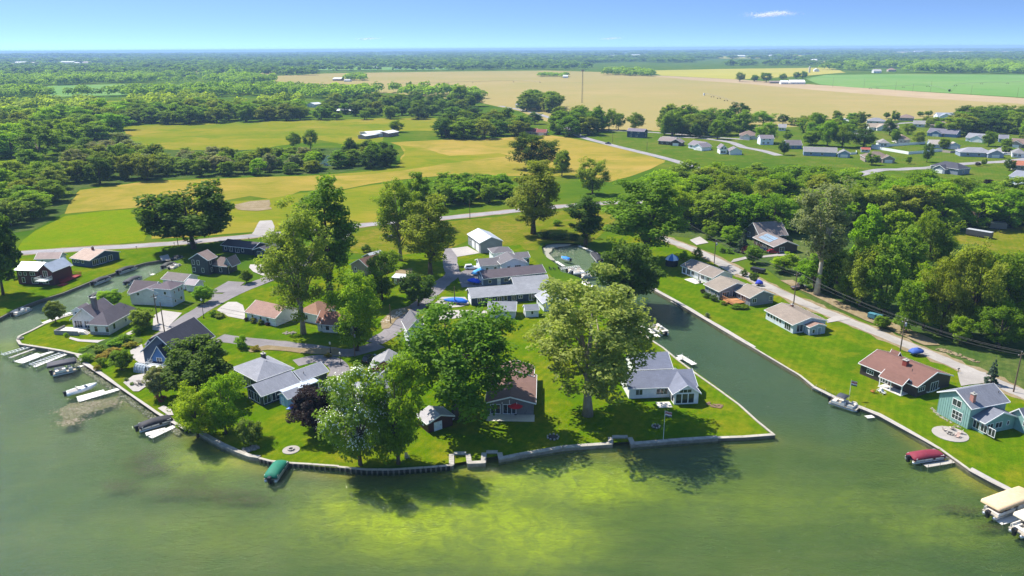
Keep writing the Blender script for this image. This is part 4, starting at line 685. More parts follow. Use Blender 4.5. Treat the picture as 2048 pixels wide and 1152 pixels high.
def house(name, label, blocks, wall='d8d8d4', roof='6e6862', cat='house', auto=True, trim=None, group=None):
    """each block: fr=(x, y, angle, width, depth) in metres, h wall height, rt roof type gx, gy, hip, shed or flat, rise, ov overhang"""
    f0 = blocks[0]['fr']; root = empty(name, f0[0], f0[1], 0, f0[2]); inv = frame_matrix(f0).inverted(); info = []
    for i, b in enumerate(blocks):
        fr = b['fr']; da = fr[2] - f0[2]; ang = f0[2] + (round(da / (math.pi/2)) * math.pi/2 if not b.get('free') else da)
        M = inv @ frame_matrix((fr[0], fr[1], ang)); w, d = b.get('w', fr[3]), b.get('d', fr[4]); sx, sy = b.get('ox', 0), b.get('oy', 0)
        ov = b.get('ov', .45)
        if b.get('eave', True) and i == i and b.get('shrink', True): sx, sy, w, d = sx + ov * .8, sy + ov * .8, w - ov * 1.6, d - ov * 1.6
        B = dict(x0=sx, y0=sy, x1=sx + w, y1=sy + d, M=M, h=b['h'], rise=b.get('rise', 1.6), ov=ov, rt=b.get('rt', 'gx')); info.append(B)
        x0, y0, x1, y1, h, z0 = B['x0'], B['y0'], B['x1'], B['y1'], b['h'], b.get('z0', -.15); rt, rise = B['rt'], B['rise']
        wm_ = b.get('wm') or siding(b.get('wall', wall), b.get('vert', False)); rm = b.get('rm') or shingle(b.get('roof', roof))
        if b.get('rt') == 'flat':
            wmb = MB(M); wmb.box(x0, y0, z0, x1, y1, h)
            rf = MB(M); rf.box(x0 - ov, y0 - ov, h + .002, x1 + ov, y1 + ov, h + .2); tr = None
        else:
            wmb = MB(M)
            if rt == 'gx': wmb.extr([(y0, z0), (y1, z0), (y1, h), ((y0+y1)/2, h + rise - .02), (y0, h)], 'x', x0, x1); rf, tr = roof_gable(M, x0, y0, x1, y1, h, rise, ov, 'x')
            elif rt == 'gy': wmb.extr([(x0, z0), (x1, z0), (x1, h), ((x0+x1)/2, h + rise - .02), (x0, h)], 'y', y0, y1); rf, tr = roof_gable(M, x0, y0, x1, y1, h, rise, ov, 'y')
            elif rt == 'shed': wmb.extr([(y0, z0), (y1, z0), (y1, h + rise - .02), (y0, h - .02)], 'x', x0, x1); rf, tr = roof_shed(M, x0, y0, x1, y1, h, h + rise, ov)
            else: wmb.box(x0, y0, z0, x1, y1, h - .05); rf, tr = roof_hip(M, x0, y0, x1, y1, h, rise, ov)
        if not b.get('open'): wmb.build('wall', wm_, root)
        else:
            n = 0
            for px, py in ((x0, y0), (x1, y0), (x0, y1), (x1, y1), ((x0+x1)/2, y0)):
                MB(M).box(px - .09, py - .09, 0, px + .09, py + .09, h - .02).build('post', trim or WHITE(), root)
        ro = rf.build('roof', rm, root)
        if tr: tr.build('roof_trim', b.get('trim') or trim or WHITE(), ro)
        for wi in b.get('win', []): window(root, M, B, *wi[:5], *(wi[5:] or (1, 1)), trim=b.get('wtrim') or trim)
        for dr in b.get('door', []): door(root, M, B, *dr)
        for ga in b.get('gar', []): garage(root, M, B, *ga)
        for ch in b.get('chim', []): chimney(root, M, *ch)
        for ve in b.get('vent', []): vent(root, M, *ve)
    tag(root, label, cat, group); root['f'] = 1; del root['f']
    return root, info
def deck(root, M, x0, y0, x1, y1, z, m, rail=True, along='x', name='deck', step=None):
    """a raised deck of boards with a railing"""
    o = MB(M).box(x0, y0, max(z - .25, -.1), x1, y1, z - .06).build(name, m, root); n = max(3, int((y1 - y0 if along == 'x' else x1 - x0) / .5))
    for i in range(n):
        if along == 'x': q = (y1 - y0) / n; b = MB(M).box(x0, y0 + q*i + .02, z - .058, x1, y0 + q*(i+1) - .02, z)
        else: q = (x1 - x0) / n; b = MB(M).box(x0 + q*i + .02, y0, z - .058, x0 + q*(i+1) - .02, y1, z)
        b.build('plank', m, o)
    if rail:
        r = MB(M)
        for (a, b_) in (((x0, y0), (x1, y0)), ((x0, y0), (x0, y1)), ((x1, y0), (x1, y1))):
            L = math.hypot(b_[0]-a[0], b_[1]-a[1]); k = max(2, int(L / .35))
            r.tube([(a[0], a[1], z + .95), (b_[0], b_[1], z + .95)], .05, 4)
            for i in range(k + 1): t = i / k; x, y = a[0] + (b_[0]-a[0])*t, a[1] + (b_[1]-a[1])*t; r.box(x - .03, y - .03, z + .003, x + .03, y + .03, z + .93)
        r.build('railing', m, root)
    return o
M_METALG = metalroof('c9cbcc'); M_STONE = plain('grey_stone', '8f8b86', .9, var=.3, scale=3, bump=.5, bscale=4)
M_REDWOOD = plain('red_deck_boards', 'a3342f', .7, var=.2); M_DECK = plain('cedar_deck_boards', 'b07a4c', .75, var=.2); M_GREYDECK = plain('grey_deck_boards', 'b9b4aa', .8, var=.15)
M_SLAB = plain('patio_concrete', 'c9c2b6', .9, var=.12, bump=.2)

# ---- left side
r, I = house('lake_house', 'dark red two-storey house with pale metal roof and red deck', [
 dict(fr=(-160.36,232.21,-0.143,8.53,7.5), h=5.0, rt='gx', rise=1.6, rm=M_METALG, win=[('f',1.2,3.2,.8,1.0),('f',3.0,3.2,.8,1.0),('f',5.6,3.2,1.6,1.0,2),('f',2.0,.7,.9,1.6),('f',6.0,.6,2.0,1.8,3)]),
 dict(fr=(-152.21,231.01,-0.189,5.26,9.0), h=5.0, rt='gy', rise=2.0, rm=M_METALG, win=[('f',2.0,2.9,1.4,1.9,2),('f',1.6,.6,2.0,1.8,2)]),
 dict(fr=(-149.28,233.69,1.416,9.62,7.0), h=3.4, rt='gx', rise=1.6, rm=M_METALG, win=[('f',2.5,.5,1.6,2.1,2),('f',5.5,1.1,1.0,1.2)])], wall='52232a')
M = I[1]['M']; deck(r, M, 1.2, -3.2, 4.9, -.1, 2.5, WHITE(), name='balcony'); deck(r, I[2]['M'], -.5, -4.0, 8, -.2, .6, M_REDWOOD, name='deck')
MB(I[2]['M']).box(-3, -5.5, .0, -.6, -3.5, .3).build('step', M_REDWOOD, r)
house('lake_cottage', 'blue cottage with tan roof and white gabled sunroom by the canal', [
 dict(fr=(-155.43,254.63,-0.379,9.7,12.73), h=2.7, rt='gx', rise=1.9, win=[('f',1.3,1.3,1.0,.8),('f',3.0,1.3,.8,.8),('f',5.2,1.3,1.1,.8),('r',2.0,.5,2.4,1.9,3),('r',5.2,.5,2.6,1.9,3),('r',8.2,.5,1.6,1.9,2)], chim=[(4.5,6.0,3.5,5.6)])], wall='2f4765', roof='b39c8b')
house('garage', 'white garage with pinkish roof behind the dark red house', [dict(fr=(-167.6,254.06,0.059,8.54,5.5), h=2.6, rt='gx', rise=1.4, gar=[('r',2.4,3.6)], win=[('f',2,1.1,.8,.8)])], wall='e6e4e0', roof='a8948a', cat='garage')
r, I = house('stone_house', 'white and stone house with brown-grey hip roof and tall chimney on the point', [
 dict(fr=(-112.64,186.48,-0.131,5.97,13.21), h=2.9, rt='hip', rise=2.8, win=[('f',1.8,.9,.9,1.5),('f',5.0,.9,.9,1.5),('r',2.5,.9,.9,1.5),('r',7.5,1.2,.7,.9),('r',10.5,1.2,.7,.9)], vent=[(5,9,4.6),(4,11,4.6)]),
 dict(fr=(-119.71,190.92,-0.56,8.34,9.0), h=2.9, rt='gy', rise=3.2, win=[('f',1.7,.4,2.2,2.0,3),('f',4.6,.4,2.2,2.0,3),('l',2.5,.5,1.6,1.8,2)], chim=[(5.6,3.2,2.5,8.2,1.1,1.0,'77706c')]),
 dict(fr=(-113.74,211.31,-0.786,12.78,5.13), h=3.0, rt='gy', rise=2.2, gar=[('r',3.0,4.6,2.2,'4a4d52')], win=[('f',2.6,2.9,.8,.8)])], wall='d9d6cf', roof='6d6467')
M = I[1]['M']; B = I[1]
dm = MB(M); dm.extr([(0.9, 3.0), (3.9, 3.0), (3.9, 5.2), (2.4, 6.1), (.9, 5.2)], 'y', .4, 4.0); dm.build('dormer', siding('d9d6cf'), r); rf, tr = roof_gable(M, .9, .6, 3.9, 4.0, 5.2, .9, .3, 'y'); ro = rf.build('roof', shingle('6d6467'), r); tr.build('roof_trim', WHITE(), ro)
window(r, M, dict(x0=.9, y0=.4, x1=3.9, y1=4), 'f', 1.5, 3.5, 1.7, 1.4, 2)
tb = MB(M); tb.box(-1.5, -4.2, 0, 5.0, -.3, .75); tb.build('terrace', M_SLAB, r); tw = MB(M); tw.box(-1.7, -4.4, 0, 5.2, -4.21, 1.25); tw.box(-1.7, -4.2, 0, -1.51, -.3, 1.25); tw.build('terrace_wall', M_STONE, r)
st = MB(M)
for i in range(4): st.box(5.25, -3.6 + .01 * i, .0, 7.2 - .4 * i, -2.0, .19 * (i + 1))
st.build('steps', M_SLAB, r); fs_ = MB(I[0]['M']); fs_.box(I[0]['x0'] - .06, I[0]['y0'] - .08, -.1, I[0]['x1'] + .08, I[0]['y0'] - .005, .85); fs_.build('stone_base', M_STONE, r)
house('blue_grey_house', 'pale blue-grey two-storey house with purple-brown hip roof', [
 dict(fr=(-105.83,209.99,-0.219,6.28,6.49), h=5.4, rt='hip', rise=1.6, win=[('f',3.6,3.7,.8,.9),('r',1.6,3.7,.5,.8),('r',3.6,3.7,.7,1.0),('r',5.0,3.7,.6,.8),('r',1.5,1.0,.6,.8),('r',4.2,1.0,.9,.9)], vent=[(4,4,6.6)]),
 dict(fr=(-115.36,214.08,-0.202,8.22,7.5), h=3.0, rt='gx', rise=2.6, roof='63585a', win=[('f',2,1.0,1.2,1.2,2),('f',6,1.0,1.2,1.2,2)])], wall='b9c4d2', roof='6b5f63')
house('canal_cottage', 'low white cottage with brown-grey roof among the canal docks', [
 dict(fr=(-111.72,228.41,-0.334,9.06,6.73), h=2.8, rt='gx', rise=1.3, win=[('f',2,1,1.2,1.1,2),('f',5,1,1.0,1.1),('r',2.2,1,.8,1.4)]),
 dict(fr=(-102.63,224.06,-0.28,4.21,4.5), h=2.4, rt='gx', rise=1.0, roof='a59a9a', gar=[('r',2.0,2.6)])], wall='e4e6e8', roof='776e69')
r, I = house('dark_grey_house', 'dark grey two-storey house with brown roof and white posts beside the boat basin', [
 dict(fr=(-108.59,243.37,-0.288,7.42,5.08), h=5.3, rt='gy', rise=2.0, wall='3f444c', win=[('f',.9,3.3,.8,1.5),('f',2.9,3.3,.8,1.5),('f',.9,.8,.9,1.4),('f',4.4,.8,.8,1.4),('r',1.4,3.4,.7,1.3),('r',1.6,.8,.7,1.4)]),
 dict(fr=(-101.28,243.77,-0.162,5.87,4.33), h=2.7, rt='hip', rise=2.6, win=[('f',2.6,.7,.9,1.4)], gar=[('r',3.2,4.4,2.1,'3a3d42')]),
 dict(fr=(-95.63,243.18,1.142,4.56,3.0), h=2.6, rt='shed', rise=.9, open=True, ov=.2)], wall='3d4148', roof='8d7a70')
M = I[1]['M']; B = I[1]; dm = MB(M); dm.extr([(4.2, 3.0), (7.2, 3.0), (5.7, 5.6)], 'y', .6, 5.0); dm.build('gable_dormer', siding('8c9096'), r); rf, tr = roof_gable(M, 4.2, .7, 7.2, 5.2, 3.0, 2.5, .25, 'y'); ro = rf.build('roof', shingle('8d7a70'), r); tr.build('roof_trim', WHITE(), ro)
house('navy_ranch', 'long low navy house with near-black roof along the main road', [
 dict(fr=(-108.9,272.25,-0.387,15.05,8.0), h=2.6, rt='gx', rise=1.3, win=[('f',1.6,.8,1.0,1.2),('f',4.0,.6,1.4,1.6,2),('f',7.0,.4,1.6,2.0,2),('f',9.5,.8,1.0,1.2)]),
 dict(fr=(-94.67,265.07,-0.361,6.67,9.17), h=2.6, rt='gy', rise=1.1, win=[('f',2.6,.4,2.2,1.7,3),('r',2.4,.6,1.4,1.5,2)])], wall='27333f', roof='4b474c')
house('white_bungalow', 'white bungalow with rust-pink roof behind the yellow ball shrubs', [
 dict(fr=(-74.53,197.07,-0.505,11.72,9.0), h=2.6, rt='gx', rise=2.0, win=[('f',2.2,1.0,.6,1.0),('f',5.4,1.0,.6,1.0),('f',8.0,1.0,.9,1.0)], gar=[('l',4.2,4.8)]),
 dict(fr=(-59.35,196.25,-0.588,7.07,8.0), h=2.9, rt='hip', rise=2.2, roof='94705a', win=[('f',2,.9,1.4,1.2,2)])], wall='e3e3e2', roof='99796b')
house('white_cottage', 'white cottage with leaf-strewn rusty roof under the bright green tree', [
 dict(fr=(-52.55,187.96,-0.213,7.31,7.0), h=2.6, rt='gx', rise=2.1, win=[('f',1.6,.9,1.0,1.2),('f',4.2,.9,1.2,1.2,2)], door=[('f',6.0)]),
 dict(fr=(-51.11,187.2,-0.477,9.4,6.0), h=2.5, rt='gx', rise=1.4, win=[('f',1.5,.8,1.0,1.2),('f',4.5,.3,1.8,1.9,3)])], wall='dddbd6', roof='8c6250')
r, I = house('slate_blue_house', 'slate blue craftsman house with white trim and steep charcoal roof', [
 dict(fr=(-87.59,164.0,-0.27,10.61,13.19), h=4.6, rt='gy', rise=4.2, win=[('f',1.4,.9,.9,1.6),('f',6.6,.7,1.6,1.8,2),('f',6.6,3.0,1.4,1.2,2),('r',2.0,.9,.9,1.5),('r',6,2.6,.9,1.3),('r',9.5,2.6,.9,1.3)], vent=[(6.2,9,7.6)]),
 dict(fr=(-83.92,160.87,-0.275,5.06,4.0), h=2.7, rt='shed', rise=1.1, open=True, ov=.25)], wall='4a5a70', roof='474650')
M = I[0]['M']; B = I[0]; w = B['x1'] - B['x0']
for (a, b_, z0, ap, yy, nm) in ((.6, 3.4, 4.9, 7.2, .9, 'dormer'), (w * .42, w * .42 + 3.9, 4.0, 6.9, -1.3, 'porch_gable')):
    dm = MB(M); dm.extr([(a, z0 - 1.5), (b_, z0 - 1.5), (b_, z0), ((a+b_)/2, ap), (a, z0)], 'y', yy, 5); dm.build(nm, siding('3e6ea6' if nm != 'dormer' else '4a5a70'), r)
    rf, tr = roof_gable(M, a, yy + .1, b_, 5.2, z0, ap - z0, .35, 'y'); ro = rf.build('roof', shingle('474650'), r); tr.build('roof_trim', WHITE(), ro); window(r, M, dict(x0=a, y0=yy, x1=b_, y1=5), 'f', (b_-a)/2, z0 - 1.1, 1.3, 1.1, 2)
deck(r, M, w * .40, -3.4, w * .40 + 4.4, -.1, 2.55, WHITE(), name='balcony')
for px in (w * .42, w * .42 + 4.0): MB(M).box(px - .13, -3.3, 0, px + .13, -3.04, 2.28).build('post', WHITE(), r)
r, I = house('grey_ranch', 'sprawling charcoal ranch house with light grey roofs and screened porch', [
 dict(fr=(-57.78,147.67,-0.731,6.57,9.5), h=2.7, rt='gy', rise=1.5, win=[('f',1.5,.5,1.9,1.9,2),('f',3.9,.5,1.9,1.9,2),('r',1.2,.5,1.6,1.9,2),('r',3.2,.5,1.6,1.9,2)]),
 dict(fr=(-64.2,157.73,-0.724,11.0,9.21), h=2.8, rt='hip', rise=2.2, win=[('f',3,.5,2.0,1.9,3),('f',6,.5,2.0,1.9,3)], chim=[(3.6,6.2,3.5,5.4,.9,.8,'4a4745')], vent=[(7,5,4.4)]),
 dict(fr=(-50.69,154.68,-0.349,6.03,7.03), h=2.8, rt='gy', rise=1.3, win=[('r',3.5,1.2,.8,.8)], gar=[('b',2.8,4.2)], vent=[(4.5,1.5,3.4)]),
 dict(fr=(-50.58,146.89,-0.659,1.81,8.11), h=2.4, d=8.5, w=3.2, rt='flat', ov=.2, open=True, rm=plain('pergola_roof','aab4c0',.5)),
 dict(fr=(-49.89,145.07,-0.728,3.65,3.71), h=2.2, rt='gy', rise=.9, wall='8fb0cf', ov=.2, door=[('f',1.2,.9,1.8,'b9d3ea')])], wall='2f3a44', roof='8f9097')
house('red_garage', 'red two-storey garage with grey gable roof beside the street', [
 dict(fr=(-32.15,154.33,-0.014,7.11,6.47), h=4.0, rt='gy', rise=1.9, win=[('f',1.6,2.0,1.1,1.0,2)], gar=[('l',2.6,2.6,2.2)])], wall='7a1f1c', roof='8f8d8d', cat='garage')
house('hidden_house', 'grey-roofed house between the catalpa and the red garage', [
 dict(fr=(-36.23,140.94,-0.26,9.1,9.0), h=2.8, rt='hip', rise=2.0, vent=[(6,3,4)], win=[('f',2,.9,1.4,1.2,2),('f',6,.9,1.4,1.2,2)]),
 dict(fr=(-31.98,145.96,-0.295,5.19,8.0), h=3.0, rt='gy', rise=1.8)], wall='c9c6c0', roof='87868a')
house('boathouse', 'small dark red boathouse with pale roof under the big maple', [
 dict(fr=(-19.39,135.33,-0.966,4.78,6.11), h=2.2, rt='gx', rise=1.0, ov=.35, door=[('r',2.2,1.6,1.8,'dfe3e2')], win=[('f',2,1,.8,.7)])], wall='4a2522', roof='a7a3a3', cat='boathouse')
r, I = house('brown_cottage', 'brown-roofed lake cottage with a red umbrella on its patio', [
 dict(fr=(-5.62,139.33,-0.045,10.28,14.17), h=2.8, rt='gy', rise=1.3, win=[('f',1.7,.3,1.9,2.0,2),('f',4.6,.3,2.6,2.0,3),('r',4,1.0,1.2,1.0,2),('r',8,1.0,1.2,1.0,2)], vent=[(3,5,3.6)]),
 dict(fr=(-3.74,151.77,0.127,8.4,6.0), h=3.1, rt='gy', rise=1.3, vent=[(4,2,4.0)])], wall='6e6a68', roof='7b5f55')
M = I[0]['M']; MB(M).box(.4, -2.6, -.05, I[0]['x1'] + .2, I[0]['y0'] - .02, .12).build('patio', M_SLAB, r)
for k in range(3):
    tr_ = MB(M); xx = I[0]['x1'] / 2 + (k - 1) * 1.5; tr_.box(xx - .05, I[0]['y0'] - .35, 2.6, xx + .05, I[0]['y0'] - .25, 3.5 if k == 1 else 3.0); tr_.build('gable_brace', WHITE(), r)
r, I = house('white_lake_house', 'white house with blue-grey roof and glazed gable sunroom on the point', [
 dict(fr=(24.66,146.02,0.084,15.26,8.5), h=2.7, rt='gx', rise=1.9, win=[('f',2.2,.9,1.4,1.2,2),('f',7.2,.9,2.4,1.2,3),('r',4,1,1.4,1.2,2)]),
 dict(fr=(33.76,143.17,0.121,5.93,9.0), h=2.7, rt='gy', rise=1.7, win=[('f',.95,.35,1.15,2.1),('f',2.3,.35,1.15,2.1),('f',3.65,.35,1.15,2.1),('f',2.3,2.75,2.6,.7,3),('r',1.2,.35,1.3,2.1),('r',2.8,.35,1.3,2.1),('l',7.2,.35,1.4,2.1)]),
 dict(fr=(27.4,155.65,0.128,9.07,9.5), h=2.8, rt='gx', rise=1.9, vent=[(5,3,4.2),(7.4,5,4.4)])], wall='eceae6', roof='727684')
M = I[1]['M']; MB(M).box(-3.2, -.8, -.05, -.2, 1.8, .1).build('patio', M_SLAB, r)
# ---- middle
r, I = house('pole_barn', 'large light grey metal pole barn with white doors', [
 dict(fr=(-11.68,267.09,0.36,9.03,15.5), h=4.0, rt='gy', rise=1.8, rm=metalroof('b9bcc0'), wm=siding('8e9196', True), ov=.3, gar=[('l',11.5,3.6,3.0,'e8e8e6'),('l',6.5,3.2,2.8,'e8e8e6')], win=[('l',2.8,1.2,.9,.9)])], cat='barn')
house('white_gable_house', 'white house with dark roof and front gable beside the white car', [
 dict(fr=(-10.69,241.0,0.255,7.57,8.0), h=2.8, rt='gx', rise=1.3, win=[('f',2.2,.9,.8,1.0),('f',5,.9,.8,1.0),('f',7,.9,.8,1.0)]),
 dict(fr=(-3.69,240.1,0.494,9.04,9.0), h=3.6, rt='gy', rise=1.6, win=[('f',2.4,1.6,.9,1.0),('f',5.6,1.6,2.0,1.2,3)]),
 dict(fr=(1.42,247.31,-0.165,5.06,6.0), h=3.8, rt='gx', rise=1.0, win=[('f',4,1.8,.8,1.2)]),
 dict(fr=(-6.77,254.09,-0.327,7.43,7.0), h=3.6, rt='hip', rise=1.3)], wall='e4e8ec', roof='6a6668')
house('blue_ranch', 'long slate blue ranch house with dark brown roof by the pond', [
 dict(fr=(-9.13,226.73,0.326,21.41,7.8), h=2.7, rt='gx', rise=1.5, win=[('f',2,1.0,.9,.8),('f',7.4,.9,1.2,1.1,2),('f',9.4,.9,.8,1.1),('f',13.4,.9,1.8,1.1,3),('f',17,.6,1,1.4)], door=[('f',5.0,.95,2.05,'e8e8e4'),('f',10.8,.95,2.05,'e8e8e4')], gar=[('l',3.8,4.8,2.2,'e6e6e2')], vent=[(11,6,3.8)])], wall='5c6d84', roof='5f565a')
house('navy_long_house', 'long navy house with pale grey shingle roof and white window frames', [
 dict(fr=(-12.1,207.86,0.242,23.24,7.6), h=2.7, rt='gx', rise=1.7, win=[('f',2.4,.8,1.1,1.3,2),('f',5.6,.8,1.0,1.3,2),('f',8.4,.8,1.2,1.3,2),('f',10.2,.8,.9,1.6),('f',12.8,.7,1.2,1.5,2),('f',14.8,1.2,1.2,.8,2),('f',18.2,.3,1.5,2.0,2)], gar=[('l',3.8,4.8,2.2,'e6e6e2')], vent=[(12,5,3.8)]),
 dict(fr=(0.54,220.01,0.236,11.56,6.0), h=2.7, rt='gx', rise=1.5)], wall='24364f', roof='9a9a9c')
house('grey_shed_garage', 'light grey garage with grey roof in front of the navy house', [
 dict(fr=(-6.95,197.43,-0.064,8.1,6.2), h=2.5, rt='gx', rise=1.5, gar=[('r',2.6,1.8,1.9)], win=[('f',2,1.0,.8,.8)])], wall='c9ccd0', roof='8b8c90', cat='garage')
house('garden_shed', 'small white shed with dark wreath window beside the grey garage', [
 dict(fr=(3.6,197.72,0.168,4.12,3.6), h=2.2, rt='gx', rise=1.0, ov=.25, door=[('l',1.4,1.1,1.8,'e8e8e4')], win=[('f',1.9,.9,.6,.9)])], wall='d5d8da', roof='8b8c90', cat='shed')
house('pale_grey_house', 'pale grey roofed house half hidden by the huge sycamore', [
 dict(fr=(6.84,210.55,-1.327,8.31,7.78), h=2.6, rt='gx', rise=1.6, win=[('f',2,.9,1.0,1.2),('r',3,.9,1.4,1.2,2)])], wall='d9dcdf', roof='9a9ba0')
house('white_farmhouse', 'white two-storey gabled house behind the huge maple', [
 dict(fr=(-26.27,175.8,0.315,4.81,8.0), h=5.0, rt='gy', rise=2.3, win=[('f',1.6,3.2,.8,1.3),('f',3.6,3.2,.8,1.3),('f',1.8,.9,.8,1.4)])], wall='e0e5ec', roof='6f6d72')
house('old_barn_house', 'weathered house with dark rust roof among the yard trees', [
 dict(fr=(-54.74,243.56,-0.631,9.49,9.0), h=3.0, rt='gy', rise=2.4, win=[('f',2,1,.9,1.2)]), dict(fr=(-47.91,251.27,0.83,5.95,6.0), h=2.6, rt='gx', rise=1.4, rm=M_METALG)], wall='8a7d72', roof='6f5348')
house('red_shed', 'small dark red shed with flat metal roof on the sandy yard', [
 dict(fr=(-38.68,230.18,-0.254,4.26,3.5), h=2.2, rt='shed', rise=.3, ov=.2, rm=M_METALG, win=[('f',2.8,.8,.8,.9)], door=[('f',1.2,.9,1.8,'d8d4cc')])], wall='6b2724', cat='shed')
# ---- right bank of the canal
r, I = house('double_cottage', 'white double cottage with tan roof at the head of the canal', [
 dict(fr=(56.38,240.79,-1.113,8.97,9.0), h=2.7, rt='gx', rise=1.5, win=[('f',1.2,.5,1.4,1.8,2),('f',3.4,.5,1.4,1.8,2),('f',5.6,.9,1.2,1.2,2)]),
 dict(fr=(60.25,232.36,-1.236,7.06,8.67), h=2.7, rt='gx', rise=1.6, win=[('f',1.4,.9,1.4,1.2,2),('f',4,.9,1.2,1.2,2),('r',2,.9,1,1.2)])], wall='e6e6e6', roof='857a70')
MB(I[1]['M']).box(-2.6, -3.4, -.05, 3.0, -.1, .2).build('patio', M_SLAB, r)
r, I = house('grey_deck_house', 'grey house with brown roofs around a cedar deck above the canal lawn', [
 dict(fr=(58.84,219.63,-1.227,8.27,12.15), h=2.8, rt='gx', rise=1.9, win=[('f',2.4,.9,1.0,1.3,2),('f',6,.9,1.2,1.3,2),('r',2.2,.3,2.2,2.0,3),('r',5.5,.3,1.6,2.0,2)], vent=[(6,5.5,4.2)]),
 dict(fr=(66.53,213.15,-1.222,7.52,8.79), h=2.7, rt='gx', rise=1.6, win=[('f',1.6,.9,.9,1.2),('f',3.6,.3,1.6,2.0,2),('r',1.4,1.0,1.3,1.2,2),('r',7.2,1.0,1.0,1.2,2)])], wall='80858a', roof='8a7f72')
M = I[1]['M']; deck(r, M, -1.2, -4.4, 5.6, -.1, .85, M_DECK)
st = MB(M)
for i in range(4): st.box(1.2, -5.6 + .3 * i, 0, 3.4, -5.3 + .3 * i, .2 * (i + 1))
st.build('steps', M_DECK, r)
r, I = house('tan_hip_house', 'pale house with wide tan roof and row of square windows beside the canal', [
 dict(fr=(69.95,196.0,-1.278,12.61,10.74), h=2.6, rt='gx', rise=1.4, wall='c9d2d6', win=[('f',1.2,1.1,.8,1.0),('f',2.5,1.1,.8,1.0),('f',3.8,1.1,.8,1.0),('f',5.1,1.1,.8,1.0),('f',6.4,1.1,.8,1.0),('f',9.6,.4,2.4,1.9,3),('r',2,.4,1.8,1.9,2)], chim=[(2.6,6.8,3.0,4.3)]),
 dict(fr=(76.88,185.11,-1.163,2.39,5.08), h=2.2, rt='gx', rise=.7, ov=.15, roof='8f7364', wall='aab4bc', win=[('r',1.2,.6,.7,1.0)], door=[('r',3.0,.9,1.8,'8f9aa3')])], wall='b4bcc0', roof='8a7d70')
r, I = house('brown_house', 'dark brown house with reddish shingle roofs and covered porch beside the lane', [
 dict(fr=(79.62,158.9,-1.083,14.72,12.2), h=2.7, rt='gx', rise=2.0, win=[('f',2.6,1.0,1.6,.9,3),('f',6.2,.4,2.0,1.9,3),('r',1.6,1.2,2.0,1.0,3),('r',6,.3,2.4,2.0,3)], chim=[(8.2,4.6,3.6,5.5,1.0,.9,'8a3f34')], vent=[(6,6,4.4),(11,3,4.2)]),
 dict(fr=(81.04,151.92,-1.233,5.76,3.53), h=2.6, rt='gx', rise=1.1, open=True, ov=.3),
 dict(fr=(87.79,162.43,-0.921,2.13,2.88), h=2.7, rt='gx', rise=1.5)], wall='3d3331', roof='78574c')
MB(I[1]['M']).box(I[1]['x0'] - .2, I[1]['y0'] - .3, -.05, I[1]['x1'] + .2, I[1]['y1'] + .2, .18).build('porch_floor', M_SLAB, r)
r, I = house('teal_house', 'teal board-and-batten house with grey roof and brick chimney', [
 dict(fr=(86.79,139.29,-1.256,7.98,9.87), h=4.8, rt='gy', rise=2.0, vert=True, win=[('f',4.1,3.6,1.9,1.3,2),('f',4.6,.9,2.2,1.7,3,2)], chim=[(6.6,1.6,4.6,7.0,.8,.7,'b07a6c')], vent=[(6,9,5.6)]),
 dict(fr=(89.97,133.02,-1.261,3.69,8.41), h=2.7, rt='gx', rise=1.5, vert=True, win=[('f',1.2,.6,1.3,1.5,2),('f',2.9,.6,1.3,1.5,2),('f',4.6,.6,1.3,1.5,2),('r',1.4,1.0,1.4,1.1,2),('r',3.6,1.0,1.6,1.1,2),('r',6.0,1.2,.5,.8)]),
 dict(fr=(97.93,133.68,-1.268,4.11,9.0), h=2.9, rt='gy', rise=1.7, vert=True, win=[('f',3.4,1.6,1.0,.9,2)], vent=[(3,4,4.2)])], wall='84a89f', roof='75777f')
B = I[0]; bt = MB(B['M']); n = int((B['x1'] - B['x0']) / .5)
for i in range(n + 1):
    x = B['x0'] + (B['x1'] - B['x0']) * i / n; a = 1 - abs(2 * i / n - 1)
    if 2.6 < x - B['x0'] < 6.0: bt.box(x - .03, B['y0'] - .045, .0, x + .03, B['y0'] - .001, .78); bt.box(x - .03, B['y0'] - .045, 2.75, x + .03, B['y0'] - .001, 3.45)
    else: bt.box(x - .03, B['y0'] - .045, 0, x + .03, B['y0'] - .001, 4.7 + 1.9 * a)
bt.build('batten', siding('84a89f', True), r)
r, I = house('steep_roof_house', 'dark house with steep brown-grey roof and solar panels on its low wing', [
 dict(fr=(92.78,291.98,-1.366,12.02,12.05), h=2.8, rt='gy', rise=4.0, wall='4d4a4c', win=[('f',3,.6,2.2,1.8,3)]),
 dict(fr=(92.47,279.65,-1.049,15.35,10.0), h=2.6, rt='gx', rise=1.7, wall='4a3d36', win=[('f',3,.5,2.0,1.8,2),('f',8,.5,2.4,1.8,3),('f',12,.5,1.6,1.8,2),('r',3,.6,1.8,1.6,2)])], roof='81756f')
B = I[1]; s = B['rise'] / ((B['y1'] - B['y0']) / 2); M_SOL = plain('solar_cell', '9fb4c8', .15, .3, var=.1, spec=.8)
for j in range(2):
    for i in range(6):
        xx = 2.4 + i * 1.35; yy = .9 + j * 1.9; z = B['h'] + (yy - B['y0']) * s + .2
        p = MB(B['M'] @ Matrix.Translation((xx, yy, z)) @ Matrix.Rotation(math.atan(s), 4, 'X')); p.box(0, 0, .02, 1.15, 1.75, .08); p.build('solar_panel', M_SOL, r)
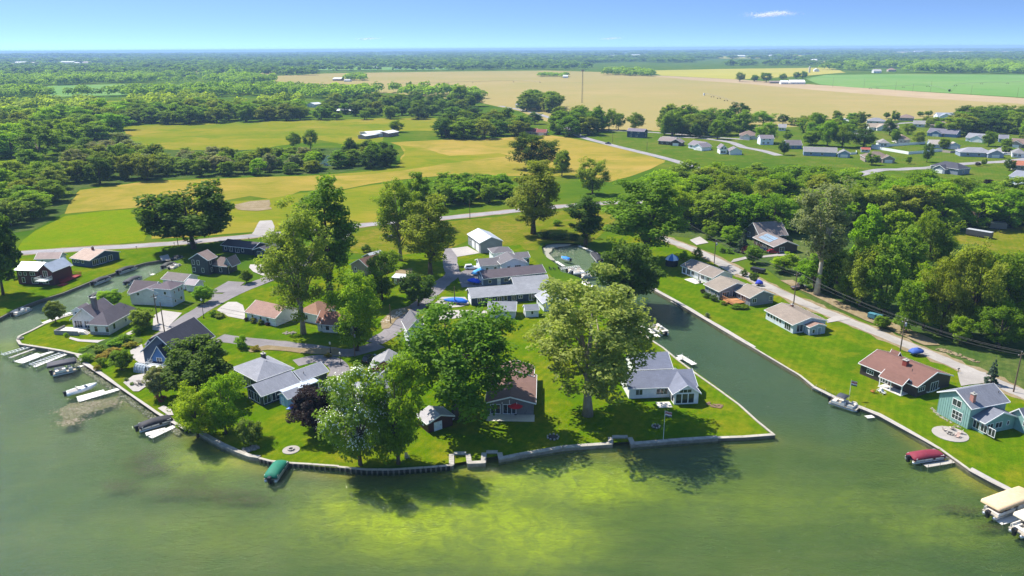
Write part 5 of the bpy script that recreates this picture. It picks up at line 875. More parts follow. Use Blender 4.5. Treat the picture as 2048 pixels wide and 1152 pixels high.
# ---- subdivision and farms: x, y given by their front eave
def small(name, label, fr, wall, roof, h=2.9, rise=2.2, rt='gx', wing=None, gar=None, cat='house', group='subdivision houses'):
    w, d = fr[3], fr[4]; nwin = [('f', w * .22, .9, 1.5, 1.3, 2), ('f', w * .55, .9, 1.5, 1.3, 2), ('r', d * .45, .9, 1.2, 1.3, 2)]
    if h > 4: nwin += [('f', w * .25, 3.6, 1.2, 1.3, 2), ('f', w * .65, 3.6, 1.2, 1.3, 2), ('r', d * .45, 3.6, 1.0, 1.3)]
    bl = [dict(fr=fr, h=h, rt=rt, rise=rise, win=nwin)]
    if wing:
        ox, ww, dd, rt2 = wing; c, s_ = math.cos(fr[2]), math.sin(fr[2])
        bl.append(dict(fr=(fr[0] + c * ox + s_ * dd * .4, fr[1] + s_ * ox - c * dd * .4, fr[2], ww, dd), h=2.8, rt=rt2, rise=ww * .24, gar=[('f', ww * .45, min(4.6, ww * .6), 2.1, gar or 'e4e2dc')]))
    return house(name, label, bl, wall=wall, roof=roof, cat=cat, group=group)
SUB = [('navy_house','navy two-storey house with white porch at the field road',(97.41,642.43,-0.547,15.73,9.0),'33475f','7b7078',5.4,1.8,'gx',None),
 ('brown_sub_house','dark brown house with low wing near the navy house',(114.52,592.26,-0.534,13.24,11.0),'453a37','8a7c76',2.9,2.2,'gx',(11,9,9,'gy')),
 ('white_sub_house','white house with dark windows and grey-brown roof on the green lawn',(132.56,568.82,-1.04,13.54,11.0),'e9edf0','80787b',2.9,2.4,'gx',(10,9,10,'gy')),
 ('arch_house','white cottage with arched porch just above the treetops',(147.17,533.14,-0.045,5.31,10.0),'e4e4e2','7d7478',4.2,2.2,'gy',(6,9,9,'gy')),
 ('tan_hip_sub_house','large house with brown hip roof behind the bare-stemmed trees',(187.27,623.97,-0.29,14.68,14.0),'d7d4cf','7d6a60',3.0,3.4,'hip',(2,7,7,'gy')),
 ('white_annex_house','tall white house half behind the bare-stemmed trees',(192.08,585.12,-0.05,10.67,10.0),'e2e8ee','7d7478',4.8,2.2,'gx',None),
 ('blue_sub_house','blue house with brown-grey roof and square turret',(203.4,558.93,-0.047,11.49,11.0),'4d6b90','756c6c',3.0,3.0,'gx',None),
 ('grey_sub_house','grey-roofed house with blue gable at the wood edge',(202.46,523.5,-0.319,21.73,12.0),'7f96b0','85827f',2.9,2.6,'gx',(22,8,9,'gy')),
 ('garden_shed','small red-roofed garden shed at the white fence',(249.39,539.13,-0.351,6.24,4.0),'c9cdd2','a85a48',2.2,1.0,'gx',None),
 ('brown_hip_house','brown brick house with hip roof and double garage',(230.6,491.33,-0.199,16.75,14.0),'9c8d80','7a695e',2.9,3.2,'hip',(10,8,7,'gy')),
 ('dark_roof_house','house with near-black hip roofs at the edge of the wood',(252.96,453.38,-1.146,18.3,11.0),'7b8490','46464e',3.4,2.8,'hip',(4,8,7,'gy')),
 ('long_grey_house','long grey house with double garage and white car',(306.19,514.82,-0.271,20.47,13.0),'8c97a8','8f8e92',2.9,2.8,'hip',(16,10,8,'gy')),
 ('cream_gable_house','cream house with white front gable by the tan field',(321.19,684.78,-0.058,26.64,13.0),'e2e4e2','a0917f',2.9,2.8,'gx',(6,10,8,'gy')),
 ('tan_small_house','small tan house with hip roof by the white fence',(300.65,589.54,-0.05,9.84,12.0),'cfc8bd','94806f',2.9,3.2,'hip',None),
 ('blue_gable_house','blue and white house with twin gables',(349.9,640.4,-0.767,22.6,14.0),'5f7ba3','6d6a74',2.9,3.0,'gx',(3,9,7,'gy')),
 ('white_gable_sub_house','white house with two grey gables beside the round tree',(360.02,602.04,-0.86,12.92,13.0),'e4e6e6','8a898c',2.9,3.0,'gx',(4,10,8,'gy')),
 ('tan_garage_house','brown brick house with garage at the picture edge',(370.98,564.26,-0.774,10.39,13.0),'9c8d7d','7e6b5f',2.9,3.0,'gx',(0,9,6,'gy')),
 ('field_edge_house','grey-roofed pale house at the tan field edge',(345.81,743.72,-0.42,16.85,13.0),'c4c4c0','86858a',2.9,2.8,'hip',None),
 ('brown_field_house','brown-roofed house at the tan field edge',(392.91,778.13,-0.516,14.81,14.0),'9c8f86','857168',2.9,3.0,'hip',None),
 ('white_far_house','white house with grey roof next to the grove',(441.27,792.23,-0.242,23.16,16.0),'e2e6ea','8a9099',2.9,3.0,'gx',(1,12,8,'gy')),
 ('brown_mid_house','brown house with dark hip roof in the middle of the subdivision',(383.32,698.81,-0.849,21.9,15.0),'a08a78','7d6b60',3.2,3.2,'hip',(12,9,8,'gy')),
 ('pale_left_house','pale house with light roof behind the subdivision trees',(315.32,745.63,-0.864,16.32,13.0),'d5d8da','b0b4b8',2.9,2.6,'hip',None),
 ('tan_fence_house','tan-roofed house behind the white fence',(309.6,560.26,-0.304,13.4,12.0),'b9c2cc','a39a90',2.9,2.6,'gx',(12,8,7,'gy')),
 ('rust_roof_house','house with rust metal roof at the picture edge',(303.77,455.49,-0.391,9.31,12.0),'9a8f88','a86a50',3.0,2.0,'gx',None),
 ('white_dormer_house','white two-storey house with grey roofs and dormers at the picture edge',(268.85,404.16,-1.124,12.44,12.0),'dfe1e3','7f828a',5.0,2.6,'gx',(3,6,6,'gy')),
 ('tan_left_house','brown house behind the trees at the left of the subdivision',(276.2,730.51,-0.951,14.47,12.0),'b09a86','94806f',2.9,2.6,'hip',None),
 ('low_mid_house','low pale house among the subdivision trees',(283.43,637.03,-0.7,14.3,11.0),'cfd0cc','9a958f',2.7,2.2,'gx',None),
 ('white_corner_house','white house at the street bend near the white fence',(276.05,568.82,-0.229,7.82,11.0),'e2e4e6','8f8a86',2.9,2.4,'hip',None),
 ('grey_back_house','grey house behind the blue twin-gabled house',(375.26,713.28,-0.5,10.26,12.0),'c9ccd0','8a8784',2.9,2.6,'gx',None),
 ('tan_back_house','tan house between the field edge and the subdivision street',(425.62,747.11,-0.586,9.61,13.0),'cbb9a4','8a776a',2.9,2.8,'hip',None),
 ('pale_right_house','pale house at the right end of the subdivision street',(337.77,508.82,-0.504,7.66,12.0),'d9d9d6','83807e',2.9,2.6,'hip',None),
 ('blue_right_house','small blue-grey house below the grove',(380.91,593.16,-0.524,6.71,11.0),'8496ac','7b7a80',2.9,2.4,'gx',None),
 ('white_left_house','white house among the trees above the dark blue garage',(240.45,687.09,-0.362,6.98,12.0),'e4e6e8','8d8a8a',2.9,2.6,'gx',None)]
for n, l, fr, wc, rc, h, ri, rt, wg in SUB: small(n, l, fr, wc, rc, h, ri, rt, wg)
FARM = [('red_roof_house','low red-roofed house by the far road bend',(9.58,665.85,-0.216,12.97,10.0),'a89a92','8c4f48',2.8,2.4,'gx',(13,9,8,'gx')),
 ('open_shed','left white-roofed shed in the meadow',(-132.33,664.89,-0.958,20.14,16.0),'c9c9c6','d9dbdc',3.2,1.2,'gy',None),
 ('open_shed','middle white-roofed shed in the meadow',(-122.39,638.84,1.016,17.38,9.0),'8a8a88','dcdee0',2.6,1.0,'gx',None),
 ('open_shed','right white-roofed shed in the meadow with rusty end',(-116.9,658.69,-0.466,13.15,16.0),'9a7f7c','d0d0d0',3.2,1.3,'gy',None),
 ('farm_shed','long white-roofed farm shed beside the silo',(-205.6,905.02,-0.073,21.0,13.0),'7d5f4c','e2e2e0',3.4,1.6,'gx',None),
 ('farm_shed','small farm shed left of the silo',(-234.18,926.37,-0.572,12.7,10.0),'8a6a58','cdb9ae',3.0,2.2,'gy',None),
 ('farm_garage','pale grey farm garage at the wood edge',(-268.35,1011.33,-0.577,15.27,14.0),'c4c8cc','c9cccf',4.0,1.8,'gy',None),
 ('farmhouse','farmhouse behind the round trees',(-209.51,992.04,-0.601,14.26,10.0),'b7a08c','8c5f50',4.5,2.0,'gx',None),
 ('field_barn','brown barn with white roof alone in the tan field',(-431.6,1882.96,-0.147,21.65,22.0),'8a6248','e0e0dc',4.0,3.0,'gx',None),
 ('field_house','white house beside the lone field barn',(-392.09,1824.14,-0.141,14.47,16.0),'dcdcd8','b0b0ac',3.0,2.4,'gx',None),
 ('white_farm_shed','long white rounded farm shed beside the green field',(565.06,1570.99,-0.134,29.9,24.0),'d5d5d2','ecebe6',4.0,4.0,'gx',None),
 ('white_farm_shed','smaller white farm shed beside the green field',(547.46,1573.36,-0.134,15.14,20.0),'d5d5d2','e6e6e2',4.0,3.0,'gx',None),
 ('brown_farm_shed','low brown shed left of the white farm sheds',(538.01,1611.84,-0.135,20.88,16.0),'7b6a60','8a7a70',3.0,2.0,'gx',None),
 ('far_farmhouse','white farmhouse at the woodland edge by the silo',(923.36,2374.11,-0.209,15.37,20.0),'e2e2e0','c4c4c4',5.0,4.0,'gy',None),
 ('far_farmhouse','pale farmhouse at the woodland edge beyond the green field',(1029.62,2211.73,-0.197,21.22,24.0),'d5d5d2','a8a4a0',5.0,5.0,'gx',None),
 ('far_farmhouse','brown-roofed farmhouse at the woodland edge beyond the green field',(1128.42,2330.6,-0.209,22.21,24.0),'b7a596','95796a',5.0,5.0,'hip',None),
 ('field_farmhouse','white building at the end of the dark hedge in the tan field',(131.69,1975.55,-0.161,12.9,16.0),'e0e0de','c9c9c9',4.0,3.0,'gx',None),
 ('roadside_house','white house beside the far road',(5.25,978.69,-0.535,10.23,14.0),'dfe1e2','9a9a9c',4.0,3.0,'gx',None)]
for n, l, fr, wc, rc, h, ri, rt, wg in FARM: small(n, l, fr, wc, rc, h, ri, rt, wg, group='farm buildings', cat='farm building' if 'house' not in n else 'house')

# ================================================================ SEAWALLS
M_CAPC = plain('weathered_concrete', 'a39b8d', .9, var=.22, scale=.8, bump=.4, bscale=6); M_STEEL = plain('dark_sheet_pile', '3a3733', .7, var=.4, scale=1.2); M_TIMBER = plain('grey_timber', '6f675e', .9, var=.3, scale=1.5)
M_BODY = plain('wet_concrete', '6e675a', .8, var=.35, scale=.7); M_ROCK = plain('shore_rock', '8d8578', .95, var=.4, scale=1.0, bump=.5, bscale=5); M_STONEW = plain('cut_stone_block', '9d978c', .9, var=.35, scale=.9, bump=.5, bscale=4)
def along(pts, step):
    out = []; acc = 0
    for a, b in zip(pts, pts[1:]):
        a, b = Vector(a), Vector(b); L = (b - a).length
        if L < 1e-3: continue
        n = max(1, round(L / step)); out += [(a.lerp(b, i / n), a.lerp(b, (i + 1) / n)) for i in range(n)]
    return out
def seawall(label, pts, style, cap_w=.55, cap_m=None, body_m=None, step=3.0, zc=.10):
    o = empty('seawall', pts[0][0], pts[0][1]); off = Vector(pts[0]); tag(o, label, 'seawall')
    bd = MB()
    for a, b in zip(pts, pts[1:]):
        a, b = Vector(a) - off, Vector(b) - off; d = (b - a)
        if d.length < 1e-3: continue
        d.normalize(); n = Vector((-d.y, d.x)); q = [a - d * .05 - n * .02, b + d * .05 - n * .02, b + d * .05 + n * .33, a - d * .05 + n * .33]
        bd.extr([tuple(p) for p in q], 'z', -2.2, zc - .004)
    bd.build('wall_body', body_m or M_BODY, o)
    for a, b in along(pts, step):
        a, b = a - off, b - off; d = (b - a); L = d.length; d.normalize(); z = zc + rnd.uniform(0, .03); n = Vector((-d.y, d.x)); e = .03; w0 = -.1 - rnd.uniform(0, .05)
        q = [a + d * e + n * w0, b - d * e + n * w0, b - d * e + n * (w0 + cap_w), a + d * e + n * (w0 + cap_w)]
        MB().extr([tuple(p) for p in q], 'z', zc, z + (.12 if style != 'stone' else .20)).build('cap_slab', cap_m or M_CAPC, o)
    if style == 'steel':
        pm = None
        for a, b in along(pts, .95):
            a, b = a - off, b - off; d = (b - a).normalized(); n = Vector((-d.y, d.x)); m = a.lerp(b, .5) - n * .1
            if pm is None: pm = MB().extr([(-.17, 0), (.17, 0), (.12, -.2), (-.12, -.2)], 'z', -1.8, zc - .01).mesh('pile', M_TIMBER)
            p = link(bpy.data.objects.new('pile', pm), o); p.location = (m.x, m.y, 0); p.rotation_euler = (0, 0, math.atan2(d.y, d.x))
    return o
seawall('low timber-faced seawall along the red house lawn', [(-145.51,194.06),(-144.93,199.8),(-145.02,207.59),(-143.15,215.28),(-139.98,222.18),(-138.23,230.91),(-136.93,238.06),(-134.27,244.82),(-132.84,251.97),(-130.13,256.91),(-125.82,260.26)], 'timber', .4, M_TIMBER, M_TIMBER)
seawall('pale concrete seawall round the stone house point', [(-125.05,203.84),(-127.57,200.37),(-129.63,194.51),(-130.11,188.83),(-130.82,185.49),(-129.48,182.68),(-126.9,179.75),(-122.65,178.27),(-118.07,176.72),(-113.09,174.93),(-109.51,173.19),(-106.21,171.9)], 'concrete', .7)
seawall('rough stone seawall below the lime trees', [(-63.18,133.35),(-59.95,130.65),(-55.67,127.28),(-51.76,124.62),(-48.85,122.9),(-46.97,122.46)], 'stone', .9, M_STONEW, M_ROCK, 1.6)
seawall('sheet pile seawall with pale cap and dark posts below the catalpa', [(-46.97,122.46),(-44.46,121.34),(-40.54,120.62),(-36.58,120.17),(-31.59,119.45)] + [(-31.68,119.25),(-26.7,118.3),(-21.91,118.15),(-16.17,118.83),(-10.78,119.62)], 'steel', .5, M_CAPC, M_STEEL)
seawall('stone block seawall notched for two small boat steps', [(-10.78,119.62),(-11.05,123.4),(-8.72,123.38),(-8.26,120.0),(-5.05,120.22),(-5.03,123.87),(-2.83,123.84),(-2.52,121.47)] + [(1.3,122.87),(9.42,125.48),(18.93,126.79),(19.25,129.32),(22.28,129.29),(22.5,126.57),(29.79,127.74),(39.57,128.9)], 'stone', .95, M_STONEW, M_ROCK, 2.2)
seawall('pale concrete seawall at the tip of the point', [(39.57,128.9),(44.42,129.16),(50.94,130.06)], 'concrete', .8)
seawall('thin concrete seawall along the left canal bank', [(50.94,130.06),(49.38,135.82),(47.86,143.19),(45.35,150.86),(42.76,158.35),(40.05,167.01),(37.99,174.88),(36.0,179.93),(33.18,188.94),(32.78,192.12)], 'concrete', .45)
seawall('concrete seawall along the right canal bank', [(43.46,224.94),(44.73,220.32),(47.92,212.1),(51.11,202.45),(53.36,195.84),(55.75,188.31),(57.99,181.29),(60.19,175.09)] + [(65.93,157.55),(66.72,151.54)], 'concrete', .5)
seawall('concrete seawall along the teal and brown house lawns', [(66.72,151.54),(69.12,146.43),(71.85,142.65),(74.91,138.03),(76.9,132.75),(78.65,127.58),(79.94,124.39)] + [(81.06,117.05),(82.63,113.26),(84.5,109.42),(84.96,107.95),(86.97,103.85)], 'concrete', .5)
def rocks(name, label, pts, n, r, spread, z, seed, m=None, kind='stuff'):
    g = random.Random(seed); mb = MB(); seg = along(pts, 1.0)
    for _ in range(n):
        a, b = g.choice(seg); d = (b - a).normalized(); nn = Vector((-d.y, d.x)); p = a.lerp(b, g.random()) + nn * g.uniform(*spread); s = g.uniform(*r)
        ico = [(1, 0, 0), (-1, 0, 0), (0, 1, 0), (0, -1, 0), (0, 0, 1), (0, 0, -1), (.6, .6, .5), (-.6, .6, .5), (.6, -.6, .5), (-.6, -.6, .5)]
        vs = [(p.x + v[0] * s * g.uniform(.8, 1.2), p.y + v[1] * s * g.uniform(.8, 1.2), z + v[2] * s * .7 * g.uniform(.8, 1.2)) for v in ico]
        mb.add(vs, [(0,6,8),(1,9,7),(2,7,6),(3,8,9),(4,8,6),(4,6,7),(4,7,9),(4,9,8),(0,2,6),(1,7,2),(1,3,9),(0,8,3),(5,2,0),(5,1,2),(5,3,1),(5,0,3)])
    return tag(mb.build(name, m or M_ROCK), label, 'rocks', None, kind)
rocks('riprap', 'pinkish rocks heaped along the lake walk', [(-108.88,172.77),(-103.34,166.96),(-95.73,160.42),(-88.14,153.61),(-80.58,146.73),(-74.06,140.88),(-69.72,137.36),(-65.24,133.74)], 900, (.12, .34), (-1.5, .1), -.6, 3)
rocks('rock_pile', 'grey slabs of rock heaped at the lake wall corner', [(-50.68,125.33),(-49.54,125.89),(-48.64,126.76)], 70, (.2, .5), (-.8, .8), .15, 4)
rocks('rock_edging', 'rocks edging the teal house bed', [(87.33,141.41),(87.06,137.88),(87.74,134.96),(88.43,132.61)], 60, (.12, .25), (-.3, .3), .08, 5)
rocks('log_pile', 'broken stones and timber along the lane verge', [(105.99,173.21),(107.85,171.0),(109.54,168.13),(110.79,164.69)], 80, (.2, .45), (-.8, .8), .12, 6, M_DIRT)
rocks('brush_heap', 'heap of dark soil and brush on the pond lawn', [(13.86,333.2),(17.59,333.1)], 60, (.4, 1.0), (-1, 1), .35, 8, plain('dark_brush', '3a3026', .95, var=.4))
# floating algae and weed beds
def mat_speck(name, a, b): 
    t = NT(name); n = t.noise(3.0, 4, .7); t.base(t.ramp(n, [(.3, a), (.7, b)])); t.rough(.9); t.bump(n, .6, .05); return t.m
M_ALGAE = mat_speck('floating_algae', (.13, .11, .06), (.30, .235, .16)); M_WEED = mat_speck('water_weed', (.05, .045, .02), (.14, .10, .04))
def weeds(name, label, centres, n, size, z, m, seed):
    g = np.random.default_rng(seed); C = []
    for (x, y, rx, ry, k) in centres:
        q = g.normal(size=(int(n * k), 2)) * .5; C.append(np.stack([x + q[:, 0] * rx, y + q[:, 1] * ry, np.full(len(q), z) + g.uniform(-.03, .03, len(q))], 1))
    C = np.concatenate(C); N = np.tile(np.array([[0, 0, 1.0]]), (len(C), 1)) + g.normal(size=(len(C), 3)) * .05; N /= np.linalg.norm(N, axis=1)[:, None]
    me = leaf_mesh(name, C, N, g.uniform(size * .5, size * 1.5, len(C)), np.full(len(C), .5), m, g); return tag(link(bpy.data.objects.new(name, me)), label, 'water weed', None, 'stuff')
def wc(p, rx, ry, k): return (p[0], p[1], rx, ry, k)
sheet_a = tri_poly(rough_edge([(-96.19,144.1),(-95.67,147.02),(-93.36,147.26),(-90.29,148.87),(-86.86,150.39),(-85.77,147.71),(-86.36,145.02),(-88.06,143.21),(-90.33,141.7),(-90.03,139.44),(-89.01,136.75),(-90.99,137.01),(-93.42,140.48)], 1.2, .5, 61), WATER_Z - .04, 'algae_mat', M_ALGAE, 'stuff'); tag(sheet_a, 'tan mat of floating algae beside the white dock', 'algae')
weeds('algae_fringe', 'loose scraps of algae round the tan mat', [wc((-91.8,143.52), 5, 3, 1), wc((-88.65,146.66), 5, 2, 1), wc((-90.88,138.47), 3, 2, .6)], 420, .2, WATER_Z + .012, M_ALGAE, 62)
weeds('weed_bed', 'dark purple-brown weed drifting in the left of the lake', [wc((-69.11,124.63), 4, 3.5, 1), wc((-65.85,120.55), 4.5, 2, 1), wc((-69.19,115.31), 4, 2, .8), wc((-60.2,112.88), 6, 1.2, .5), wc((-50.65,112.78), 9, 1.6, 1), wc((-45.55,110.47), 6, 1.4, .8), wc((-57.02,116.79), 5, 3, .5)], 900, .12, WATER_Z - .3, M_WEED, 63)
weeds('weed_bed', 'brown weed under the boat canopies on the right', [wc((74.89,106.21), 3, 1.2, 1), wc((75.78,101.77), 2.5, 1, 1), wc((72.19,106.9), 2.5, 1, .6)], 350, .11, WATER_Z - .25, M_WEED, 64)
tag(tri_poly(rough_edge([(-128.04,495.01),(-133.94,526.46),(-132.18,538.57),(-125.25,532.8),(-122.16,513.05),(-124.03,503.83),(-116.0,491.61),(-111.02,488.53),(-110.02,480.01),(-118.8,488.83),(-123.29,486.14)], 3, .8, 65), .12, 'marsh_water', M_WATER), kind='structure')
# ================================================================ DOCKS AND BOATS
M_WDOCK = plain('white_dock_panel', 'cdc9be', .6, var=.12, scale=2.5); M_ALU = plain('aluminium', 'b9bcbf', .35, .8, var=.1); M_BLK = plain('black_plastic', '1a1a1c', .4, var=.2); M_SEAT = plain('boat_vinyl', 'd9d0c0', .5, var=.1); M_GDOCK = plain('grey_dock_boards', 'a39d92', .8, var=.2)
def dock(label, a, b, w, z=-.32, m=None, posts=True, step=1.25, group=None, ramp=None):
    a, b = Vector(a), Vector(b); d = b - a; L = d.length; o = empty('dock', a.x, a.y, 0, math.atan2(d.y, d.x)); tag(o, label, 'dock', group); m = m or M_WDOCK
    MB().box(0, -w/2 + .05, z - .22, L, -w/2 + .13, z - .07).box(0, w/2 - .13, z - .22, L, w/2 - .05, z - .07).build('frame', M_ALU, o); n = max(1, round(L / step)); q = L / n; me = None
    for i in range(n):
        if me is None: me = MB().box(.02, -w/2, z - .07, q - .02, w/2, z).mesh('deck_panel', m)
        p = link(bpy.data.objects.new('deck_panel', me), o); p.location = (q * i, 0, 0)
    if posts:
        for i in range(0, n + 1, 2):
            for s in (-1, 1): MB().tube([(min(q * i + .1, L - .1), s * (w/2 + .06), -2.0), (min(q * i + .1, L - .1), s * (w/2 + .06), z + .55)], .05, 6).build('post', M_ALU, o)
    return o
def tarp(prof, m, name, parent, L, sag=.06):
    """canvas cover: cross sections (x, half width, edge z, ridge z)"""
    mb = MB(); secs = []
    for x, hw, ze, zr in prof: secs.append([(x, -hw, ze - .25), (x, -hw * 1.02, ze), (x, -hw * .55, ze + (zr - ze) * .62), (x, 0, zr), (x, hw * .55, ze + (zr - ze) * .62), (x, hw * 1.02, ze), (x, hw, ze - .25)])
    mb.loft(secs); return mb.build(name, m, parent, True)
def canvas(col): return plain('canvas_' + col, col, .75, var=.15, scale=2.5, bump=.3, bscale=3)
def pontoon(label, p, rz, L=7.0, cover=None, bimini=None, fence='d7d5cf', z=None, group=None):
    o = empty('pontoon_boat', p[0], p[1], WATER_Z if z is None else z, rz); tag(o, label, 'boat', group); h = L / 2
    for s in (-1, 1): MB().tube([(-h, s * .85, .1), (-h + .1, s * .85, .1), (h - .9, s * .85, .1), (h - .3, s * .85, .2), (h, s * .85, .34)], [.18, .32, .32, .22, .04], 10).build('pontoon', M_ALU, o, True)
    MB().box(-h + .1, -1.25, .44, h - .15, 1.25, .56).build('deck', plain('boat_carpet', '9a917f', .9), o)
    MB().box(-h - .45, -.22, .0, -h + .05, .22, .75).box(-h - .6, -.26, .76, -h + .1, .26, 1.25).build('outboard_motor', M_BLK, o)
    f = plain('boat_panel_' + fence, fence, .4, var=.06)
    for (x0, x1) in ((-h + .5, -h + 2.2), (-h + 2.3, h * .1), (h * .1 + .6, h - .9)):
        for s in (-1, 1): MB().box(x0, s * 1.2 - .03, .57, x1, s * 1.2 + .03, 1.12).build('side_panel', f, o)
    MB().box(h - .88, -1.17, .57, h - .82, 1.17, 1.12).build('bow_panel', f, o)
    if cover:
        tarp([(-h + .2, 1.15, .95, 1.05), (-h + .9, 1.28, 1.12, 1.55), (-.4, 1.3, 1.15, 1.85), (h * .45, 1.3, 1.12, 1.6), (h - .7, 1.26, 1.02, 1.25), (h - .35, 1.1, .85, .95)], canvas(cover), 'canvas_cover', o, L)
    else:
        sm = M_SEAT
        for (x0, x1, y0, y1) in ((-h + .6, -h + 1.3, -1.1, 1.1), (h * .15 + .6, h - 1.0, .55, 1.12), (h * .15 + .6, h - 1.0, -1.12, -.55), (-h + 1.4, -h + 2.4, .55, 1.12)):
            MB().box(x0, y0, .57, x1, y1, .95).box(x0, y0 if abs(y0) > abs(y1) else y1 - .15, .952, x1, (y0 + .15) if abs(y0) > abs(y1) else y1, 1.3).build('seat', sm, o)
        c = MB(); c.box(-.4, -1.0, .57, .3, -.35, 1.35); c.build('console', f, o)
    if bimini:
        b = MB(); z1 = 2.45
        b.loft([[(x, -1.2, z1 - .12), (x, -.6, z1 + dz), (x, .6, z1 + dz), (x, 1.2, z1 - .12), (x, 1.2, z1 - .16), (x, .6, z1 + dz - .04), (x, -.6, z1 + dz - .04), (x, -1.2, z1 - .16)] for x, dz in ((-h * .55, -.05), (-h * .2, .08), (h * .15, -.05))]); b.build('bimini_top', canvas(bimini), o, True)
        fr = MB()
        for s in (-1, 1):
            for x in (-h * .55, h * .15): fr.tube([(-h * .2, s * 1.2, .9), (x, s * 1.2, z1 - .15)], .025, 5)
        fr.build('bimini_frame', M_ALU, o)
    return o
def runabout(label, p, rz, L=6.2, col='f0efe9', z=None, cover=None, group=None):
    o = empty('motor_boat', p[0], p[1], WATER_Z if z is None else z, rz); tag(o, label, 'boat', group); h = L / 2
    hull = MB(); S = [(-h, 1.05, -.1, .75), (-h * .5, 1.15, -.2, .8), (0, 1.15, -.2, .85), (h * .5, .95, -.12, .95), (h * .85, .45, .2, 1.05), (h, .05, .75, 1.1)]
    hull.loft([[(x, -w, zt), (x, -w * .92, zb + (zt - zb) * .35), (x, 0, zb), (x, w * .92, zb + (zt - zb) * .35), (x, w, zt)] for x, w, zb, zt in S]); hull.build('hull', plain('gelcoat_' + col, col, .25, var=.05), o, True)
    if cover: tarp([(-h + .05, 1.0, .8, .9), (-h * .4, 1.17, .88, 1.35), (h * .1, 1.15, .92, 1.4), (h * .6, .85, 1.0, 1.15), (h * .95, .2, 1.08, 1.12)], canvas(cover), 'canvas_cover', o, L)
    else:
        MB().box(-h * .85, -.85, .76, h * .28, .85, .82).build('cockpit_floor', plain('cockpit', '8f8a84', .7), o)
        for y in (-.5, .5): MB().box(-.9, y - .3, .82, -.35, y + .3, 1.1).box(-.98, y - .3, .82, -.9, y + .3, 1.45).build('seat', M_SEAT, o)
        w = MB(); w.add([(h * .3, -.85, .9), (h * .42, 0, .92), (h * .3, .85, .9), (h * .12, -.8, 1.35), (h * .22, 0, 1.4), (h * .12, .8, 1.35)], [(0, 1, 4, 3), (1, 2, 5, 4)]); w.build('windshield', glass(), o)
    MB().box(-h - .45, -.2, .0, -h + .02, .2, .7).box(-h - .55, -.24, .7, -h + .1, .24, 1.15).build('outboard_motor', M_BLK, o); return o
def lift(label, p, rz, L=7.6, W=3.1, col='d8c2a0', zt=2.9, group=None):
    o = empty('canopy_boat_lift', p[0], p[1], WATER_Z, rz); tag(o, label, 'boat lift', group)
    for x in (-L * .36, L * .36):
        for y in (-W * .46, W * .46): MB().tube([(x, y, -1.6), (x, y, zt - .2)], .06, 6).build('post', M_ALU, o)
    MB().box(-L*.4, -W*.46, -.2, L*.4, -W*.42, -.08).box(-L*.4, W*.42, -.2, L*.4, W*.46, -.08).build('cradle', M_ALU, o)
    m = MB(); n = 7; secs = []
    for x, dz, k in ((-L/2, -.32, .96), (-L/2 + .25, 0, 1), (0, .05, 1), (L/2 - .25, 0, 1), (L/2, -.32, .96)):
        top = [(x, -W/2 * k + W * k * i / n, zt + dz + .14 * math.sin(math.pi * i / n)) for i in range(n + 1)]; secs.append([(x, -W/2 * k, zt - .5)] + top + [(x, W/2 * k, zt - .5)])
    m.loft(secs); m.build('canopy', canvas(col), o, True); return o
def rack(label, a, b, w, z=-.2, group=None):
    """open aluminium boat ramp with rungs"""
    a, b = Vector(a), Vector(b); d = b - a; L = d.length; o = empty('boat_ramp_frame', a.x, a.y, 0, math.atan2(d.y, d.x)); tag(o, label, 'boat lift', group); m = plain('white_aluminium', 'dedcd5', .5, var=.06)
    MB().box(0, -w/2, z - .2, L, -w/2 + .12, z).build('rail', m, o); MB().box(0, w/2 - .12, z - .2, L, w/2, z).build('rail', m, o); me = None
    for i in range(int(L / .8) + 1):
        if me is None: me = MB().box(-.07, -w/2 + .12, z - .16, .07, w/2 - .12, z - .04).mesh('rung', m)
        q = link(bpy.data.objects.new('rung', me), o); q.location = (.2 + i * .8, 0, 0)
    for x in (.3, L - .3):
        for y in (-w/2, w/2): MB().tube([(x, y, -1.8), (x, y, z + .5)], .05, 6).build('post', M_ALU, o)
def hd(a, b): return math.atan2(b[1] - a[1], b[0] - a[0])
def mid(a, b): return ((a[0] + b[0]) / 2, (a[1] + b[1]) / 2)
def ends(f, a, b, label, **k): return f(label, mid(a, b), hd(a, b), math.hypot(b[0]-a[0], b[1]-a[1]), **k)
# left canal
ends(pontoon, (-143.23,202.78), (-141.87,208.38), 'white open pontoon boat at the mouth of the left canal')
ends(pontoon, (-136.12,232.45), (-134.15,239.64), 'black-covered pontoon boat moored along the red house lawn', cover='2b2b2e')
ends(pontoon, (-134.19,244.94), (-131.58,252.03), 'black-covered pontoon boat beside the blue cottage', cover='242427')
ends(pontoon, (-125.19,232.24), (-124.27,239.89), 'pontoon boat with dark cover beside the brown-roofed wing', cover='3a3a3e')
ends(runabout, (-129.13,218.38), (-127.77,223.48), 'dark covered motor boat behind the stone house', cover='2a2a2c')
for i, (a, b, c) in enumerate((((-121.43,250.88), (-119.97,256.8), '3b3d38'), ((-118.21,248.89), (-117.43,254.74), None), ((-122.01,260.26), (-121.06,265.17), '2c2f33'))):
    ends(pontoon, a, b, ['boat with dark green-grey cover in the basin', 'white open boat in the middle of the basin', 'dark covered boat next to the grey gable in the basin'][i], cover=c)
for i, (a, b) in enumerate((((-119.93,242.36), (-117.57,245.39)), ((-117.04,247.89), (-113.66,253.65)), ((-113.98,246.57), (-111.42,249.05)), ((-122.55,244.25), (-119.24,243.57)))):
    dock(['white dock at the low cottage in the basin', 'long white dock beside the dark grey house', 'short white dock below the dark grey house', 'lowest white dock of the basin'][i], a, b, 1.5)
dock('narrow white dock along the stone house bank', (-130.36,195.68), (-127.48,204.45), 1.3, z=.1)
